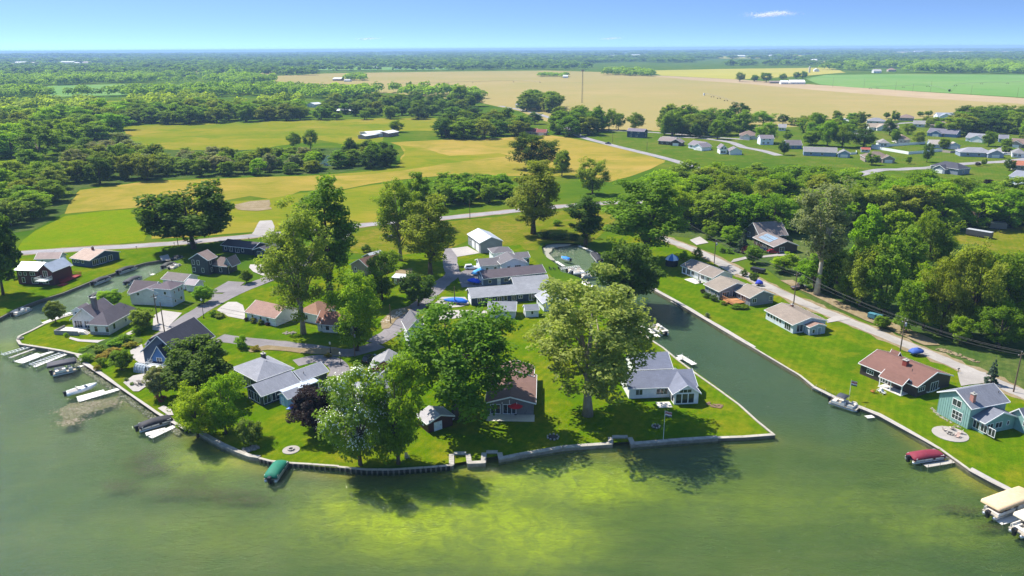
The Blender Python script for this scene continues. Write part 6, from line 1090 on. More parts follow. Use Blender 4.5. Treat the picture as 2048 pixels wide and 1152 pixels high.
# lake front left
rack('leftmost open white boat ramp frame', (-127.55,173.76), (-123.61,179.83), 1.6); dock('grey walkway between the white ramp frames', (-124.68,171.93), (-121.65,178.5), .8, m=M_GDOCK)
dock('broad white dock platform off the point', (-120.65,169.06), (-118.3,174.35), 3.2); rack('second white boat ramp frame with black rungs', (-116.27,167.29), (-112.93,174.86), 2.0)
dock('white walkway from the point to the platform', (-118.21,173.26), (-115.8,176.38), 1.2); dock('narrow white dock right of the ramp frame', (-115.1,166.26), (-111.74,174.26), .9)
a, b = (-109.62,162.8), (-104.45,166.01); ends(lift, a, b, 'boat lift with long black canopy', col='3c3a3f', zt=2.2); ends(pontoon, (-107.5,161.05), (-103.52,163.9), 'pontoon boat under the black canopy', z=WATER_Z + .3); dock('short white dock beside the black canopy', (-104.43,166.11), (-103.39,167.44), 1.1)
ends(runabout, (-98.2,150.19), (-93.75,154.74), 'white speedboat beside the white dock', z=WATER_Z + .15)
dock('white L-shaped dock at the lake walk', (-94.36,147.79), (-88.23,153.95), 1.5); dock('white side platform of the speedboat dock', (-95.37,149.18), (-91.2,152.82), 1.6, posts=False)
ends(pontoon, (-74.91,134.32), (-69.72,138.79), 'pontoon boat with black cover beside the small white dock', cover='2d2c30'); dock('white dock beside the black-covered pontoon', (-71.18,131.4), (-67.99,136.69), 1.3); dock('white end platform of the black-covered pontoon dock', (-72.7,132.77), (-69.57,134.82), 1.6, posts=False)
ends(pontoon, (-42.67,115.27), (-42.13,121.5), 'pontoon boat with dark green cover at the sheet pile wall', cover='0f6b52')
# right canal
dock('white dock reaching into the canal', (33.74,190.99), (36.35,191.83), 1.5); dock('white dock arm beside the tan pontoon', (36.08,191.58), (38.31,183.56), 1.3); ends(pontoon, (40.4,184.87), (38.09,191.44), 'tan open pontoon boat in the canal')
dock('white T-shaped dock on the left canal bank', (39.87,168.93), (42.31,169.92), 1.6); dock('cross arm of the T-shaped dock', (41.18,171.28), (43.61,165.46), 1.5)
dock('long floating dock along the right canal bank', (48.12,212.98), (51.38,204.27), 1.5, posts=False)
dock('pale dock beside the blue bimini pontoon', (66.9,151.96), (73.25,141.47), 1.2, z=-.1); ends(pontoon, (67.99,145.29), (72.16,141.05), 'open pontoon boat with dark bimini beside the brown house lawn', bimini='3d4048')
dock('small white swim ramp below the teal lawn', (72.4,138.24), (74.06,138.57), 1.1, posts=False)
ends(pontoon, (72.48,121.06), (79.5,122.64), 'pontoon boat with burgundy cover', cover='7a2434'); dock('grey dock beside the burgundy boat', (74.53,119.35), (80.84,121.01), 1.1, m=M_GDOCK)
ends(lift, (76.81,104.32), (85.67,108.18), 'boat lift with tan canopy', W=3.3, col='cbb08a', zt=2.1); ends(pontoon, (76.33,103.55), (83.91,106.71), 'boat under the tan canopy', z=WATER_Z + .3); dock('white dock between the two canopies', (77.24,102.28), (82.42,104.12), 1.3)
ends(lift, (79.7,100.58), (87.58,103.8), 'boat lift with cream canopy at the picture edge', W=3.3, col='d2c8b2', zt=2.1); ends(pontoon, (77.61,98.88), (85.58,102.01), 'boat under the cream canopy', z=WATER_Z + .3)
# pond
ends(runabout, (20.79,257.59), (17.9,260.89), 'boat with blue cover on the pond', cover='2f7fd0'); dock('white dock on the left pond bank', (15.82,257.44), (18.12,251.13), 1.2); rack('white ramp frame at the pond', (16.69,247.7), (23.43,251.02), 1.8)
dock('pale dock on the far pond bank', (25.9,279.45), (30.18,270.56), 1.2); ends(pontoon, (31.15,255.1), (29.88,266.36), 'covered dark boat on the right pond bank', cover='26262a')
for f_, a_, b_, l_ in ((pontoon, (18.81,243.97), (24.33,245.02), 'white boat nearest the blue ranch docks'), (runabout, (20.5,241.47), (26.46,242.74), 'second white boat at the canal docks'), (pontoon, (22.71,237.43), (27.93,238.91), 'third white boat at the canal docks'), (runabout, (23.07,231.41), (25.45,224.06), 'white boat below the sycamore top')): ends(f_, a_, b_, l_)
# ================================================================ VEHICLES
M_TYRE = plain('tyre_rubber', '161616', .8); M_RIM = plain('wheel_rim', '9a9c9e', .3, .8)
def wheels(o, pts, r=.34, w=.24):
    ty = MB(); ty.tube([(0, -w/2, 0), (0, w/2, 0)], r, 14); tm = ty.mesh('tyre', M_TYRE); rm = MB().tube([(0, -w/2 - .01, 0), (0, w/2 + .01, 0)], r * .6, 10).mesh('rim', M_RIM)
    for x, y in pts:
        q = link(bpy.data.objects.new('tyre', tm), o); q.location = (x, y, r); link(bpy.data.objects.new('rim', rm), q)
def car(label, p, rz, col, kind='suv', cat='car'):
    o = empty('parked_car', p[0], p[1], 0.0, rz); tag(o, label, cat); paint = plain('car_paint_' + col, col, .25, .1, var=.06, spec=.7)
    H = {'suv': 1.75, 'sedan': 1.45, 'pickup': 1.8}[kind]; L = 4.7 if kind != 'pickup' else 5.5; h = L / 2
    b = MB(); b.loft([[(x, -w, .35), (x, -w * 1.02, zt * .75), (x, -w * .93, zt), (x, w * .93, zt), (x, w * 1.02, zt * .75), (x, w, .35)] for x, w, zt in ((-h, .8, .8), (-h + .15, .9, .95), (-h * .3, .92, 1.0), (h * .4, .92, .98), (h - .3, .88, .85), (h, .75, .65))]); b.build('body', paint, o)
    c0, c1 = {'suv': (-h + .1, h * .35), 'sedan': (-h * .62, h * .35), 'pickup': (-h * .2, h * .45)}[kind]
    MB().loft([[(x, -w, z0), (x, -w * .84, z1), (x, w * .84, z1), (x, w, z0)] for x, w, z0, z1 in ((c0, .86, .93, .97), (c0 + .35, .86, .95, H - .04), (c1 - .75, .86, .95, H), (c1, .86, .93, .97))]).build('cabin', paint, o)
    for s in (-1, 1):
        g = MB(); g.add([(c0 + .45, s * .87, 1.05), (c1 - .45, s * .87, 1.05), (c1 - .85, s * .755, H - .12), (c0 + .5, s * .755, H - .12)], [(0, 1, 2, 3)]); g.build('window', glass(), o)
        MB().box(h - .12, s * .6 - .16, .62, h + .015, s * .6 + .16, .78).build('headlight', plain('lamp_lens', 'f2f2ee', .1), o); MB().box(-h - .015, s * .65 - .12, .68, -h + .1, s * .65 + .12, .86).build('tail_light', plain('red_lens', '8c1616', .2), o)
    g = MB(); g.add([(c1 - .02, -.74, 1.0), (c1 - .02, .74, 1.0), (c1 - .68, .66, H - .06), (c1 - .68, -.66, H - .06)], [(0, 1, 2, 3)]); g.v = [(x + .03, y, z + .02) for x, y, z in g.v]; g.build('windshield', glass(), o)
    wheels(o, [(-h * .6, -.85), (-h * .6, .85), (h * .62, -.85), (h * .62, .85)]); return o
def tarped(label, a, b, col, cat='boat'):
    L = math.hypot(b[0]-a[0], b[1]-a[1]); m_ = mid(a, b); o = empty('boat_on_trailer', m_[0], m_[1], 0, hd(a, b)); tag(o, label, cat); h = L / 2
    tarp([(-h, .9, 1.0, 1.2), (-h * .6, 1.15, 1.15, 2.0), (0, 1.2, 1.2, 2.1), (h * .5, 1.0, 1.2, 1.8), (h * .9, .4, 1.2, 1.4), (h, .08, 1.2, 1.25)], canvas(col), 'tarp', o, L)
    MB().box(-h * .8, -.6, .45, h + .8, -.5, .55).box(-h * .8, .5, .45, h + .8, .6, .55).build('trailer_frame', M_ALU, o); hl = MB(); hl.loft([[(x, -w, 1.0), (x, 0, .5), (x, w, 1.0)] for x, w in ((-h * .95, .85), (0, 1.1), (h * .6, .8), (h * .95, .1))]); hl.build('hull', plain('gelcoat_w', 'dcdcd8', .3), o); wheels(o, [(-h * .3, -.95), (-h * .3, .95)], .3, .2)
def trailer(label, p, rz, col, L=4.0, W=1.9, Hh=1.7, cat='trailer', roof=None):
    o = empty('utility_trailer', p[0], p[1], 0, rz); tag(o, label, cat); h = L / 2; m = plain('trailer_' + col, col, .5, .1, var=.12)
    MB().box(-h, -W/2, .5, h, W/2, Hh + .45).build('body', m, o); MB().box(-h - .04, -W/2 - .04, Hh + .452, h + .04, W/2 + .04, Hh + .53).build('roof', plain('trailer_roof_' + (roof or col), roof or col, .5), o)
    MB().tube([(h, 0, .5), (h + 1.1, 0, .45)], .05, 6).build('drawbar', M_STEEL, o); MB().box(-h - .03, -W * .42, .6, -h - .002, W * .42, Hh + .3).build('door', plain('trailer_door_' + col, col, .4), o); wheels(o, [(-.4, -W/2 - .05), (-.4, W/2 + .05), (.4, -W/2 - .05), (.4, W/2 + .05)], .3, .18)
car('white sport utility car beside the white gable house', (-13.87,246.89), R(10), 'e6e8ea')
tarped('boat under light blue tarp beside the blue ranch', (-12.87,238.19), (-8.95,244.05), '4fa3e0'); tarped('boat under royal blue tarp at the blue ranch garage', (-10.26,228.79), (-14.34,230.69), '1f4fd0'); tarped('long boat under bright blue tarp at the navy house', (-13.17,209.45), (-20.31,211.12), '1c6fd8')
car('red car at the house with solar panels', (95.5,265.46), R(-10), '8c1a26', 'sedan'); car('dark car at the house with solar panels', (93.14,267.11), R(-60), '22242a')
trailer('black utility trailer beside the gravel lane', (82.45,241.01), R(-45), '2b2b2c', 4.6, 2.0, 1.0); tarped('boat under dark blue tarp on the gravel drive', (77.22,226.65), (79.16,225.43), '2337a8'); car('old dark pickup on the lane verge', (89.63,222.9), R(20), '4a3b36', 'pickup', 'pickup')
tarped('boat under blue and white cover behind the brown house', (97.02,169.37), (100.49,169.68), '3a5aa0'); car('dark car driving on the far road', (76.18,595.63), R(-52), '1d2024', 'pickup'); car('white car at the long grey subdivision house', (341.24,520.1), R(-15), 'e8e8e8'); car('white car by the red-roofed house', (31.27,678.76), R(20), 'e4e6e8', 'pickup')
trailer('dark grey enclosed trailer in the clearing', (184.85,288.59), R(-52), '4a4a4d', 9.0, 2.6, 2.1, roof='a9abad'); trailer('grey storage box at the edge of the clearing', (200.33,302.07), R(-20), '6c6862', 6, 4, 2.2, 'shed', 'a39c92')
trailer('left teal steel bin beside the lane', (99.68,195.26), R(-50), '4a7f8c', 2.0, 1.6, 1.2, 'bin'); trailer('right teal steel bin beside the lane', (100.83,194.38), R(-50), '426f7c', 2.0, 1.6, 1.1, 'bin'); car('dark car on the street by the red garage', (-34.33,167.99), R(60), '2a2c30'); tarped('covered boat on the grass by the main road', (-49.35,287.37), (-46.0,291.16), '3d4046')
# ================================================================ POLES, WIRES, TOWER, IRRIGATION
M_POLE = plain('pole_wood', '6e5d4b', .9, var=.25, scale=2)
POLES = {}
def pole(label, key, x, y, h, rz=0, trafo=False, arm=True, group='utility poles'):
    o = empty('utility_pole', x, y, 0, rz); tag(o, label, 'utility pole', group); MB().tube([(0, 0, -.3), (0, 0, h)], [.17, .11], 8).build('post', M_POLE, o)
    if arm:
        a = MB().box(-1.1, -.06, h - .75, 1.1, .06, h - .6).build('crossarm', M_POLE, o)
        for q in (-.95, 0, .95): MB().lathe([(.05, h - .598 if q else h + .005), (.08, h - .5 if q else h + .1), (.03, h - .4 if q else h + .2)], 8, (q, 0)).build('insulator', plain('porcelain', 'c9c9c4', .3), a)
    if trafo: MB().lathe([(.26, h - 2.0), (.3, h - 1.95), (.3, h - 1.2), (.2, h - 1.1)], 12, (.45, 0)).build('transformer', plain('transformer_grey', 'aeb2b4', .5), o)
    POLES[key] = (x, y, h, rz); return o
def wires(label, k1, k2, n=3, sag=.7):
    a, b = POLES[k1], POLES[k2]; o = empty('power_line', a[0], a[1], 0); tag(o, label, 'power line', 'spans of power line')
    for q in ((-.95, 0, .95) if n == 3 else (0,)):
        A = Vector((a[0] + q * math.cos(a[3]), a[1] + q * math.sin(a[3]), a[2] - (.4 if q else -.2))); B = Vector((b[0] + q * math.cos(b[3]), b[1] + q * math.sin(b[3]), b[2] - (.4 if q else -.2))); off = Vector((a[0], a[1], 0))
        MB().tube([A.lerp(B, t / 10) - off - Vector((0, 0, sag * 4 * (t/10) * (1 - t/10))) for t in range(11)], .022, 4).build('wire', plain('wire', '2e2c2a', .6), o)
def pl(label, key, t4, **k): pole(label, key, t4[0], t4[1], t4[2], **k)
pl('leaning utility pole beside the brown house boat', 'e1', ((96.16,172.26,8.5,0.3)), rz=R(25), trafo=True); pl('utility pole beside the tan-roofed canal house', 'e2', ((82.71,208.36,9.7,0.3)), rz=R(25)); pl('utility pole with transformer at the lane by the double cottage', 'e3', ((70.73,252.35,8.5,0.4)), rz=R(25), trafo=True)
pole('utility pole at the lane beside the teal house drive', 'e0', (109.18,148.68)[0], (109.18,148.68)[1], 9.5, R(25)); pole('utility pole at the top of the lane', 'e4', (63.36,305.6)[0], (63.36,305.6)[1], 9.5, R(40))
for i, (a, b) in enumerate((('e0', 'e1'), ('e1', 'e2'), ('e2', 'e3'), ('e3', 'e4'))): wires(['power line span over the teal house drive', 'power line span along the wooded bank', 'power line span beside the grey deck house', 'power line span at the top of the lane'][i], a, b)
pl('utility pole in the middle of the shore street junction', 'c1', ((-38.69,170.52,6.9,0.4)), rz=R(80), trafo=True); pl('utility pole at the stone house drive', 'c2', ((-97.93,194.81,8.7,0.4)), rz=R(60), trafo=True); pl('second utility pole at the stone house drive', 'c3', ((-93.03,187.75,8.7,0.3)), rz=R(60), arm=False)
pl('utility pole by the sandy yard of the inner street', 'c4', ((-33.41,193.60,5.6,0.3)), rz=R(30), arm=False); pl('utility pole in front of the long blue tarp boat', 'c5', ((-16.91,209.51,5.6,0.3)), rz=R(20), arm=False); wires('power line span over the shore street', 'c2', 'c1'); wires('power line span over the white cottage', 'c1', 'c4', 1)
pl('utility pole beside the main road on the dry lawn', 'm1', ((-18.47,326.51,8.8,2.2)), arm=False); pl('utility pole beside the big oak', 'm2', ((-127.99,279.27,4.7,0.2)), arm=False); pl('utility pole at the road bend beyond the pond', 'm3', ((37.95,349.55,8.8,0.6)), arm=False)
pl('utility pole on the far road lawn', 'm4', ((80.75,604.64,8.7,0.9)), arm=False); pl('utility pole on the lawn below the brown house', 'm5', ((99.28,553.56,6.8,0.9)), arm=False)
for i, t4 in enumerate((((604.65,1456.78,18.2,1.3)), ((637.07,1398.41,17.7,1.2)), ((651.43,1311.60,15.4,1.1)), ((669.36,1288.97,13.0,1.1)), ((691.12,1274.57,17.7,1.1)), ((706.88,1187.21,14.2,1.0)), ((733.90,1118.89,14.3,1.0)))): pl('pole %s along the edge of the green field' % ['furthest left', 'second from the left', 'third from the left', 'fourth from the left', 'fifth from the left', 'sixth from the left', 'furthest right'][i], 'g%d' % i, t4, rz=R(80))
# street lamp, flags
def lamp(label, x, y, h):
    o = empty('street_lamp', x, y); tag(o, label, 'street lamp'); MB().tube([(0, 0, 0), (0, 0, h)], [.09, .06], 8).build('post', M_BLK, o); MB().lathe([(.08, h), (.2, h + .1), (.24, h + .5), (.1, h + .7), (.02, h + .8)], 8).build('lantern', plain('lantern_glass', 'd9d6c8', .3), o); MB().lathe([(.2, -.02), (.2, .4), (.1, .5)], 8).build('base', M_BLK, o)
lamp('black street lamp at the shore street corner', *(-86.9,198.91), 5.2); lamp('small lamp post at the garage drive', *(-41.11,165.66), 2.6); lamp('small lamp post on the shore street verge', *(-45.19,172.84), 2.4)
def flagpole(label, x, y, h, cols):
    o = empty('flagpole', x, y); tag(o, label, 'flagpole'); MB().tube([(0, 0, 0), (0, 0, h)], [.06, .035], 6).build('post', plain('white_pole', 'dfe0e0', .4), o); MB().lathe([(.01, h), (.09, h + .08), (.01, h + .17)], 8).build('finial', plain('gold_ball', 'b08d3c', .3, .8), o)
    n = 7; f = MB(); f.M = Matrix.Translation((0, 0, h - 1.3)); me = MB()
    for j in range(len(cols)):
        z0, z1 = h - .2 - j * .95 / len(cols) * 1.2, h - .2 - (j + 1) * .95 / len(cols) * 1.2; q = MB(); vs = [((.05 + 1.3 * i / n), .12 * math.sin(i * 1.3), z - .3 * (i / n) ** 2) for i in range(n + 1) for z in (z1, z0)]
        q.add(vs, [(2*i, 2*i+2, 2*i+3, 2*i+1) for i in range(n)]); q.build('flag_stripe', canvas(cols[j]), o)
flagpole('tall flagpole with drooping flag on the point lawn', *(28.9,128.38), 6.5, ['b8a0a0', '9a4a4e', 'd5d2d0', '4a4f66']); flagpole('flagpole with two flags beside the bimini pontoon', *(71.96,145.58), 4.6, ['c9b2ac', 'a03a3c', 'd8d8d8', '2b3554'])
# lawn furniture
def chair(label, x, y, rz, col, group=None):
    o = empty('lawn_chair', x, y, 0, rz); tag(o, label, 'chair', group); m = plain('chair_' + col, col, .6)
    for i in range(4): MB().box(-.28 + .145 * i, -.3, .36, -.16 + .145 * i, .3, .4).build('seat_slat', m, o)
    for i in range(4): MB(Matrix.Translation((0, .28, .4)) @ Matrix.Rotation(R(-22), 4, 'X')).box(-.28 + .145 * i, 0, 0, -.16 + .145 * i, .04, .7 + .06 * (i in (1, 2))).build('back_slat', m, o)
    for s in (-1, 1): MB().box(s * .36 - .06, -.35, .58, s * .36 + .06, .35, .62).build('armrest', m, o)
    for s in (-1, 1):
        for y_ in (-.3, .3): MB().box(s * .36 - .03, y_ - .03, 0, s * .36 + .03, y_ + .03, .578).build('leg', m, o)
for i, (px, c, l) in enumerate((((-77.16,147.78), '8c2f28', 'leftmost red lawn chair under the small flowering tree'), ((-75.33,145.85), '8c2f28', 'front red lawn chair under the small flowering tree'), ((-75.44,147.76), '8c2f28', 'right red lawn chair under the small flowering tree'), ((78.47,148.81), 'b5623c', 'orange lawn chair on the brown house lawn'), ((80.07,149.07), 'd8d8d4', 'white lawn chair on the brown house lawn'), ((80.48,147.94), 'c9c9c6', 'pale lawn chair nearest the brown house porch'),
  ((84.7,131.51), 'cdbfae', 'left chair on the round gravel fire circle'), ((86.39,131.94), 'cdbfae', 'back chair on the round gravel fire circle'), ((86.92,130.35), 'bfb2a4', 'right chair on the round gravel fire circle'), ((85.61,128.81), 'c4a898', 'front chair on the round gravel fire circle'), ((-19.53,122.18), '8f8a84', 'grey lawn chair by the sheet pile wall'))): chair(l, px[0], px[1], i * 1.3, c)
def ring(label, x, y, r, name='fire_pit', col='9a9288', pad=None):
    o = empty(name, x, y, .237); tag(o, label, 'fire pit'); n = max(8, int(r * 9))
    me = MB().box(-.16, -.12, -.05, .16, .12, .22).mesh('stone', M_STONEW)
    for i in range(n): q = link(bpy.data.objects.new('stone', me), o); t = 6.283 * i / n; q.location = (r * math.cos(t), r * math.sin(t), 0); q.rotation_euler = (0, 0, t + 1.57 + rnd.uniform(-.2, .2))
    if pad: MB().lathe([(pad, -.15), (pad, -.06)], 24).build('gravel_pad', M_GRAVEL, o)
    MB().lathe([(r * .9, -.05), (r * .9, .02)], 16).build('ash_bed', plain('ash', '3a3632', .95), o)
ring('stone fire ring in the sycamore shade', *(28.45,133.66), .75); ring('fire pit on the round pale gravel circle', *(85.05,130.15), .6, pad=3.2); ring('fire pit on the small round pad of the grey ranch lawn', *(-41.83,125.51), .5, pad=1.6); ring('stone planter ring on the sycamore lawn', *(7.78,129.59), 1.1); ring('fire pit at the tip of the stone house lawn', *(-129.02,183.57), .7)
# red umbrella, gazebo, table
p = (0.57,139.34); o = empty('patio_umbrella', p[0], p[1], .12); tag(o, 'bright red patio umbrella in front of the brown cottage', 'umbrella'); MB().tube([(0, 0, 0), (0, 0, 2.5)], .03, 6).build('post', M_ALU, o)
for i in range(8):
    a0, a1 = 6.283 * i / 8, 6.283 * (i + 1) / 8; q = MB(); q.add([(0, 0, 2.6), (1.55 * math.cos(a0), 1.55 * math.sin(a0), 2.0), (1.5 * math.cos((a0+a1)/2), 1.5 * math.sin((a0+a1)/2), 1.98), (1.55 * math.cos(a1), 1.55 * math.sin(a1), 2.0)], [(0, 1, 2), (0, 2, 3)]); q.build('canopy_panel', canvas('d41c2c'), o)
MB().lathe([(.3, -.02), (.3, .08), (.05, .12)], 12).build('base', M_BLK, o)
p = (55.37,249.81); o = empty('gazebo', p[0], p[1]); tag(o, 'round screened gazebo with blue and white domed top', 'gazebo'); rg_ = 2.1
for i in range(8):
    a0, a1 = 6.283 * i / 8, 6.283 * (i + 1) / 8; c0, s0, c1, s1 = math.cos(a0), math.sin(a0), math.cos(a1), math.sin(a1)
    MB().tube([(rg_ * c0, rg_ * s0, 0), (rg_ * c0, rg_ * s0, 2.3)], .06, 6).build('post', M_BLK, o); q = MB(); q.add([(rg_*c0, rg_*s0, .05), (rg_*c1, rg_*s1, .05), (rg_*c1, rg_*s1, 2.25), (rg_*c0, rg_*s0, 2.25)], [(0, 1, 2, 3)]); q.build('screen', plain('dark_screen', '15181f', .6), o)
    q = MB(); q.loft([[(r_*c0*1.05, r_*s0*1.05, z), (r_*c1*1.05, r_*s1*1.05, z), (r_*c1*.98, r_*s1*.98, z - .05), (r_*c0*.98, r_*s0*.98, z - .05)] for r_, z in ((rg_*1.08, 2.3), (rg_*.85, 3.2), (rg_*.45, 3.75), (.08, 4.3))]); q.build('dome_panel', canvas('3f74b8' if i % 2 else 'd7e2ee'), o)
p = (-84.25,155.04); o = empty('picnic_table', p[0], p[1], .1, R(-40)); tag(o, 'dark picnic table on the lakeside patio', 'table')
for i in range(4): MB().box(-1.0, -.4 + .2 * i, .72, 1.0, -.22 + .2 * i, .77).build('top_plank', M_TIMBER, o)
for s in (-1, 1): MB().box(-1.0, s * .75 - .14, .42, 1.0, s * .75 + .14, .47).build('bench', M_TIMBER, o); MB().box(s * .7 - .05, -.7, 0, s * .7 + .05, .7, .1).box(s * .7 - .05, -.1, .1, s * .7 + .05, .1, .719).build('leg', M_TIMBER, o)
Zs[0] += .01; sheet('patio', [(-88.55,155.99),(-88.01,159.68),(-85.7,160.92),(-80.28,155.28),(-82.28,153.53),(-82.7,151.22),(-83.96,151.23)], M_CONC, 3, .1, 71); sheet('patio', [(-74.75,142.94),(-74.13,144.24),(-71.66,142.38),(-70.09,139.82),(-71.26,139.84)], M_CONC, 2, .2, 72)
# glasshouse-like dome (igloo) on the patio
p = (-86.99,162.54); o = empty('garden_dome', p[0], p[1], .1, R(-20)); tag(o, 'clear domed garden shelter beside the slate blue house', 'shelter')
for i in range(5):
    t = -1.6 + .8 * i; MB().tube([(t, 1.3 * math.cos(a), 1.9 * math.sin(a)) for a in (math.pi * k / 8 for k in range(9))], .06, 5).build('hoop', M_ALU, o)
M_FILM = plain('shelter_film', '9aa3a6', .15, 0, var=.2, spec=.7)
for i in range(4):
    t = -1.6 + .8 * i; MB().loft([[(x, 1.27 * math.cos(a), 1.87 * math.sin(a)) for a in (math.pi * k / 8 for k in range(9))] for x in (t + .06, t + .74)], False).build('panel', M_FILM, o)
# white vinyl fence of the subdivision
def fence(label, pts, h, m, step=4.0, name='fence'):
    o = empty(name, pts[0][0], pts[0][1]); off = Vector(pts[0]); tag(o, label, 'fence')
    for a, b in along(pts, step):
        a, b = a - off, b - off; d = (b - a); L = d.length; M = Matrix.Translation((a.x, a.y, 0)) @ Matrix.Rotation(math.atan2(d.y, d.x), 4, 'Z')
        MB(M).box(.08, -.04, .08, L - .08, .04, h - .08).build('panel', m, o); MB(M).box(-.07, -.07, 0, .07, .07, h).build('post', m, o)
fence('front white panel fence of the subdivision garden', [(266.78,560.27),(272.39,542.77),(277.05,526.32)], 2.1, WHITE()); fence('side white panel fence of the subdivision garden', [(277.05,526.32),(292.25,532.76),(308.81,541.17)], 2.1, WHITE()); fence('back white panel fence of the subdivision garden', [(269.77,566.79),(283.92,570.21),(296.56,575.13),(319.94,585.33)], 2.0, WHITE()); fence('tan panel fence beside the long grey house', [(306.51,536.97),(309.36,532.02),(316.47,534.72),(324.67,549.88)], 1.8, plain('tan_fence', 'b0a090', .8)); fence('white picket fence beside the grey subdivision house', [(229.96,529.51),(234.56,526.38),(242.01,528.99),(246.79,540.81)], 1.6, WHITE())
# cell tower
tw_ = ((97.82,1060.79,43.0,3.4)); o = empty('lattice_mast', tw_[0], tw_[1]); tag(o, 'tall lattice radio mast standing in the tan field', 'mast'); H_ = tw_[2]; M_MAST = plain('galvanised_steel', '6e6a66', .5, .5)
for k in range(3):
    a = 2.094 * k; MB().tube([(1.1 * math.cos(a), 1.1 * math.sin(a), 0), (.5 * math.cos(a), .5 * math.sin(a), H_)], .16, 5).build('leg', M_MAST, o)
br = MB(); n = 18
for i in range(n):
    for k in range(3):
        r0, r1 = 1.1 - .6 * i / n, 1.1 - .6 * (i + 1) / n; a0, a1 = 2.094 * k, 2.094 * (k + 1); br.tube([(r0 * math.cos(a0), r0 * math.sin(a0), H_ * i / n), (r1 * math.cos(a1), r1 * math.sin(a1), H_ * (i + 1) / n)], .07, 4)
br.build('bracing', M_MAST, o); MB().lathe([(1.9, H_ - 1), (1.9, H_ - .7)], 12).build('platform', M_MAST, o)
for k in range(9): a = .698 * k; MB(Matrix.Rotation(a, 4, 'Z')).box(1.9, -.25, H_ - 1.4, 2.2, .25, H_ + 1.2).build('antenna', plain('antenna_grey', '9a9490', .5), o)
# irrigation machines
def pivot(label, pts, hz=3.2, seed=0):
    o = empty('irrigation_machine', *pts[0]); tag(o, label, 'irrigation machine'); off = Vector(pts[0]); M_I = plain('irrigation_steel', '8a827c', .5, .4)
    for i, (a, b) in enumerate(zip(pts, pts[1:])):
        a, b = Vector(a) - off, Vector(b) - off; sp = MB(); sp.tube([(a.x, a.y, hz), ((a.x+b.x)/2, (a.y+b.y)/2, hz + .9), (b.x, b.y, hz)], .13, 5); sp.tube([(a.x, a.y, hz - .2), ((a.x+b.x)/2, (a.y+b.y)/2, hz - .6), (b.x, b.y, hz - .2)], .06, 4); sp.build('span', M_I, o)
        d = (b - a).normalized(); n = Vector((-d.y, d.x)); t = MB()
        for s in (-1, 1): t.tube([(b.x, b.y, hz), (b.x + n.x * 2 * s, b.y + n.y * 2 * s, .6)], .1, 5)
        t.build('tower_leg', M_I, o)
        for s in (-1, 1): w = b + n * 2 * s; q = MB(Matrix.Translation((w.x, w.y, .7)) @ Matrix.Rotation(math.atan2(n.y, n.x), 4, 'Z')); q.tube([(0, -.2, 0), (0, .2, 0)], .7, 12); q.build('wheel', plain('wheel_rust', '5a3b30', .8), o)
    MB().box(-1.2, -1.2, 0, 1.2, 1.2, 3.4).build('pivot_base', plain('pivot_white', 'dcdcd8', .5), o)
pivot('irrigation machine in the near part of the tan field', [(304.1,1216.79),(305.06,1168.31),(305.12,1132.22),(301.73,1082.32),(298.1,1031.71),(290.69,977.06),(284.36,923.83)]); pivot('irrigation machine across the green field', [(727.28,1282.87),(773.39,1436.83),(718.21,1418.22),(655.82,1386.81),(640.37,1379.2)]); pivot('irrigation machine in the left of the tan field', [(-244.02,1645.21),(-186.59,1656.32),(-135.13,1681.08),(-83.58,1706.77),(6.34,1742.03),(64.15,1707.18)]); pivot('second irrigation machine across the green field', [(727.28,1282.87),(840.3,1465.26),(926.46,1526.85),(984.26,1537.06),(1041.59,1553.6)])
# silos
for l, t4 in (('dark wooden silo beside the long farm shed', ((-204.85,850.88,8.6,3.7))), ('pale silo at the woodland edge by the green field', ((875.74,2286.76,18.1,5.5)))): o = empty('silo', t4[0], t4[1]); tag(o, l, 'silo'); r_ = max(t4[3] / 2, 1.5); MB().lathe([(r_, -.1), (r_, t4[2] * .85)], 14).build('body', plain('silo_' + l[:4], '6e5f50' if 'dark' in l else 'c9c2b8', .8), o); MB().lathe([(r_ * 1.02, t4[2] * .85), (r_ * .7, t4[2] * .96), (.1, t4[2])], 14).build('dome', plain('silo_dome_' + l[:4], '5a5048' if 'dark' in l else 'a8a49e', .5), o)

# ================================================================ SMALL THINGS ABOUT THE YARDS
def canoe(label, p, rz, col, L=4.6, tilt=0, z=.25):
    o = empty('canoe', p[0], p[1], z, rz); o.rotation_euler = (tilt, 0, rz); tag(o, label, 'canoe'); m = MB()
    m.loft([[(x, -w, .32 + e), (x, -w * .75, .08 + e * .5), (x, 0, e * .4), (x, w * .75, .08 + e * .5), (x, w, .32 + e)] for x, w, e in ((-L/2, .02, .2), (-L*.35, .28, .04), (0, .42, 0), (L*.35, .28, .04), (L/2, .02, .2))]); m.build('hull', plain('canoe_' + col, col, .3), o, True)
    for x in (-.8, .8): MB().box(x - .12, -.36, .3, x + .12, .36, .34).build('seat', M_TIMBER, o)
canoe('white canoe leaning against the dark brown house', (91.58,149.37), R(28), 'dcdcd4', tilt=R(60)); canoe('pale canoe beside the small boathouse', (-13.56,135.5), R(52), 'c9d2cf', tilt=R(50)); canoe('blue and white kayak beside the grey ranch shed', (-45.44,142.9), R(30), '3a6ad0', tilt=R(40))
def table_set(label, p, rz, col):
    o = empty('patio_table', p[0], p[1], .0, rz); tag(o, label, 'table'); m = plain('patio_' + col, col, .5); MB().lathe([(.6, .70), (.6, .74)], 16).build('top', m, o); MB().tube([(0, 0, .05), (0, 0, .70)], .05, 6).build('pedestal', m, o); MB().lathe([(.3, .0), (.3, .05)], 10).build('base', m, o)
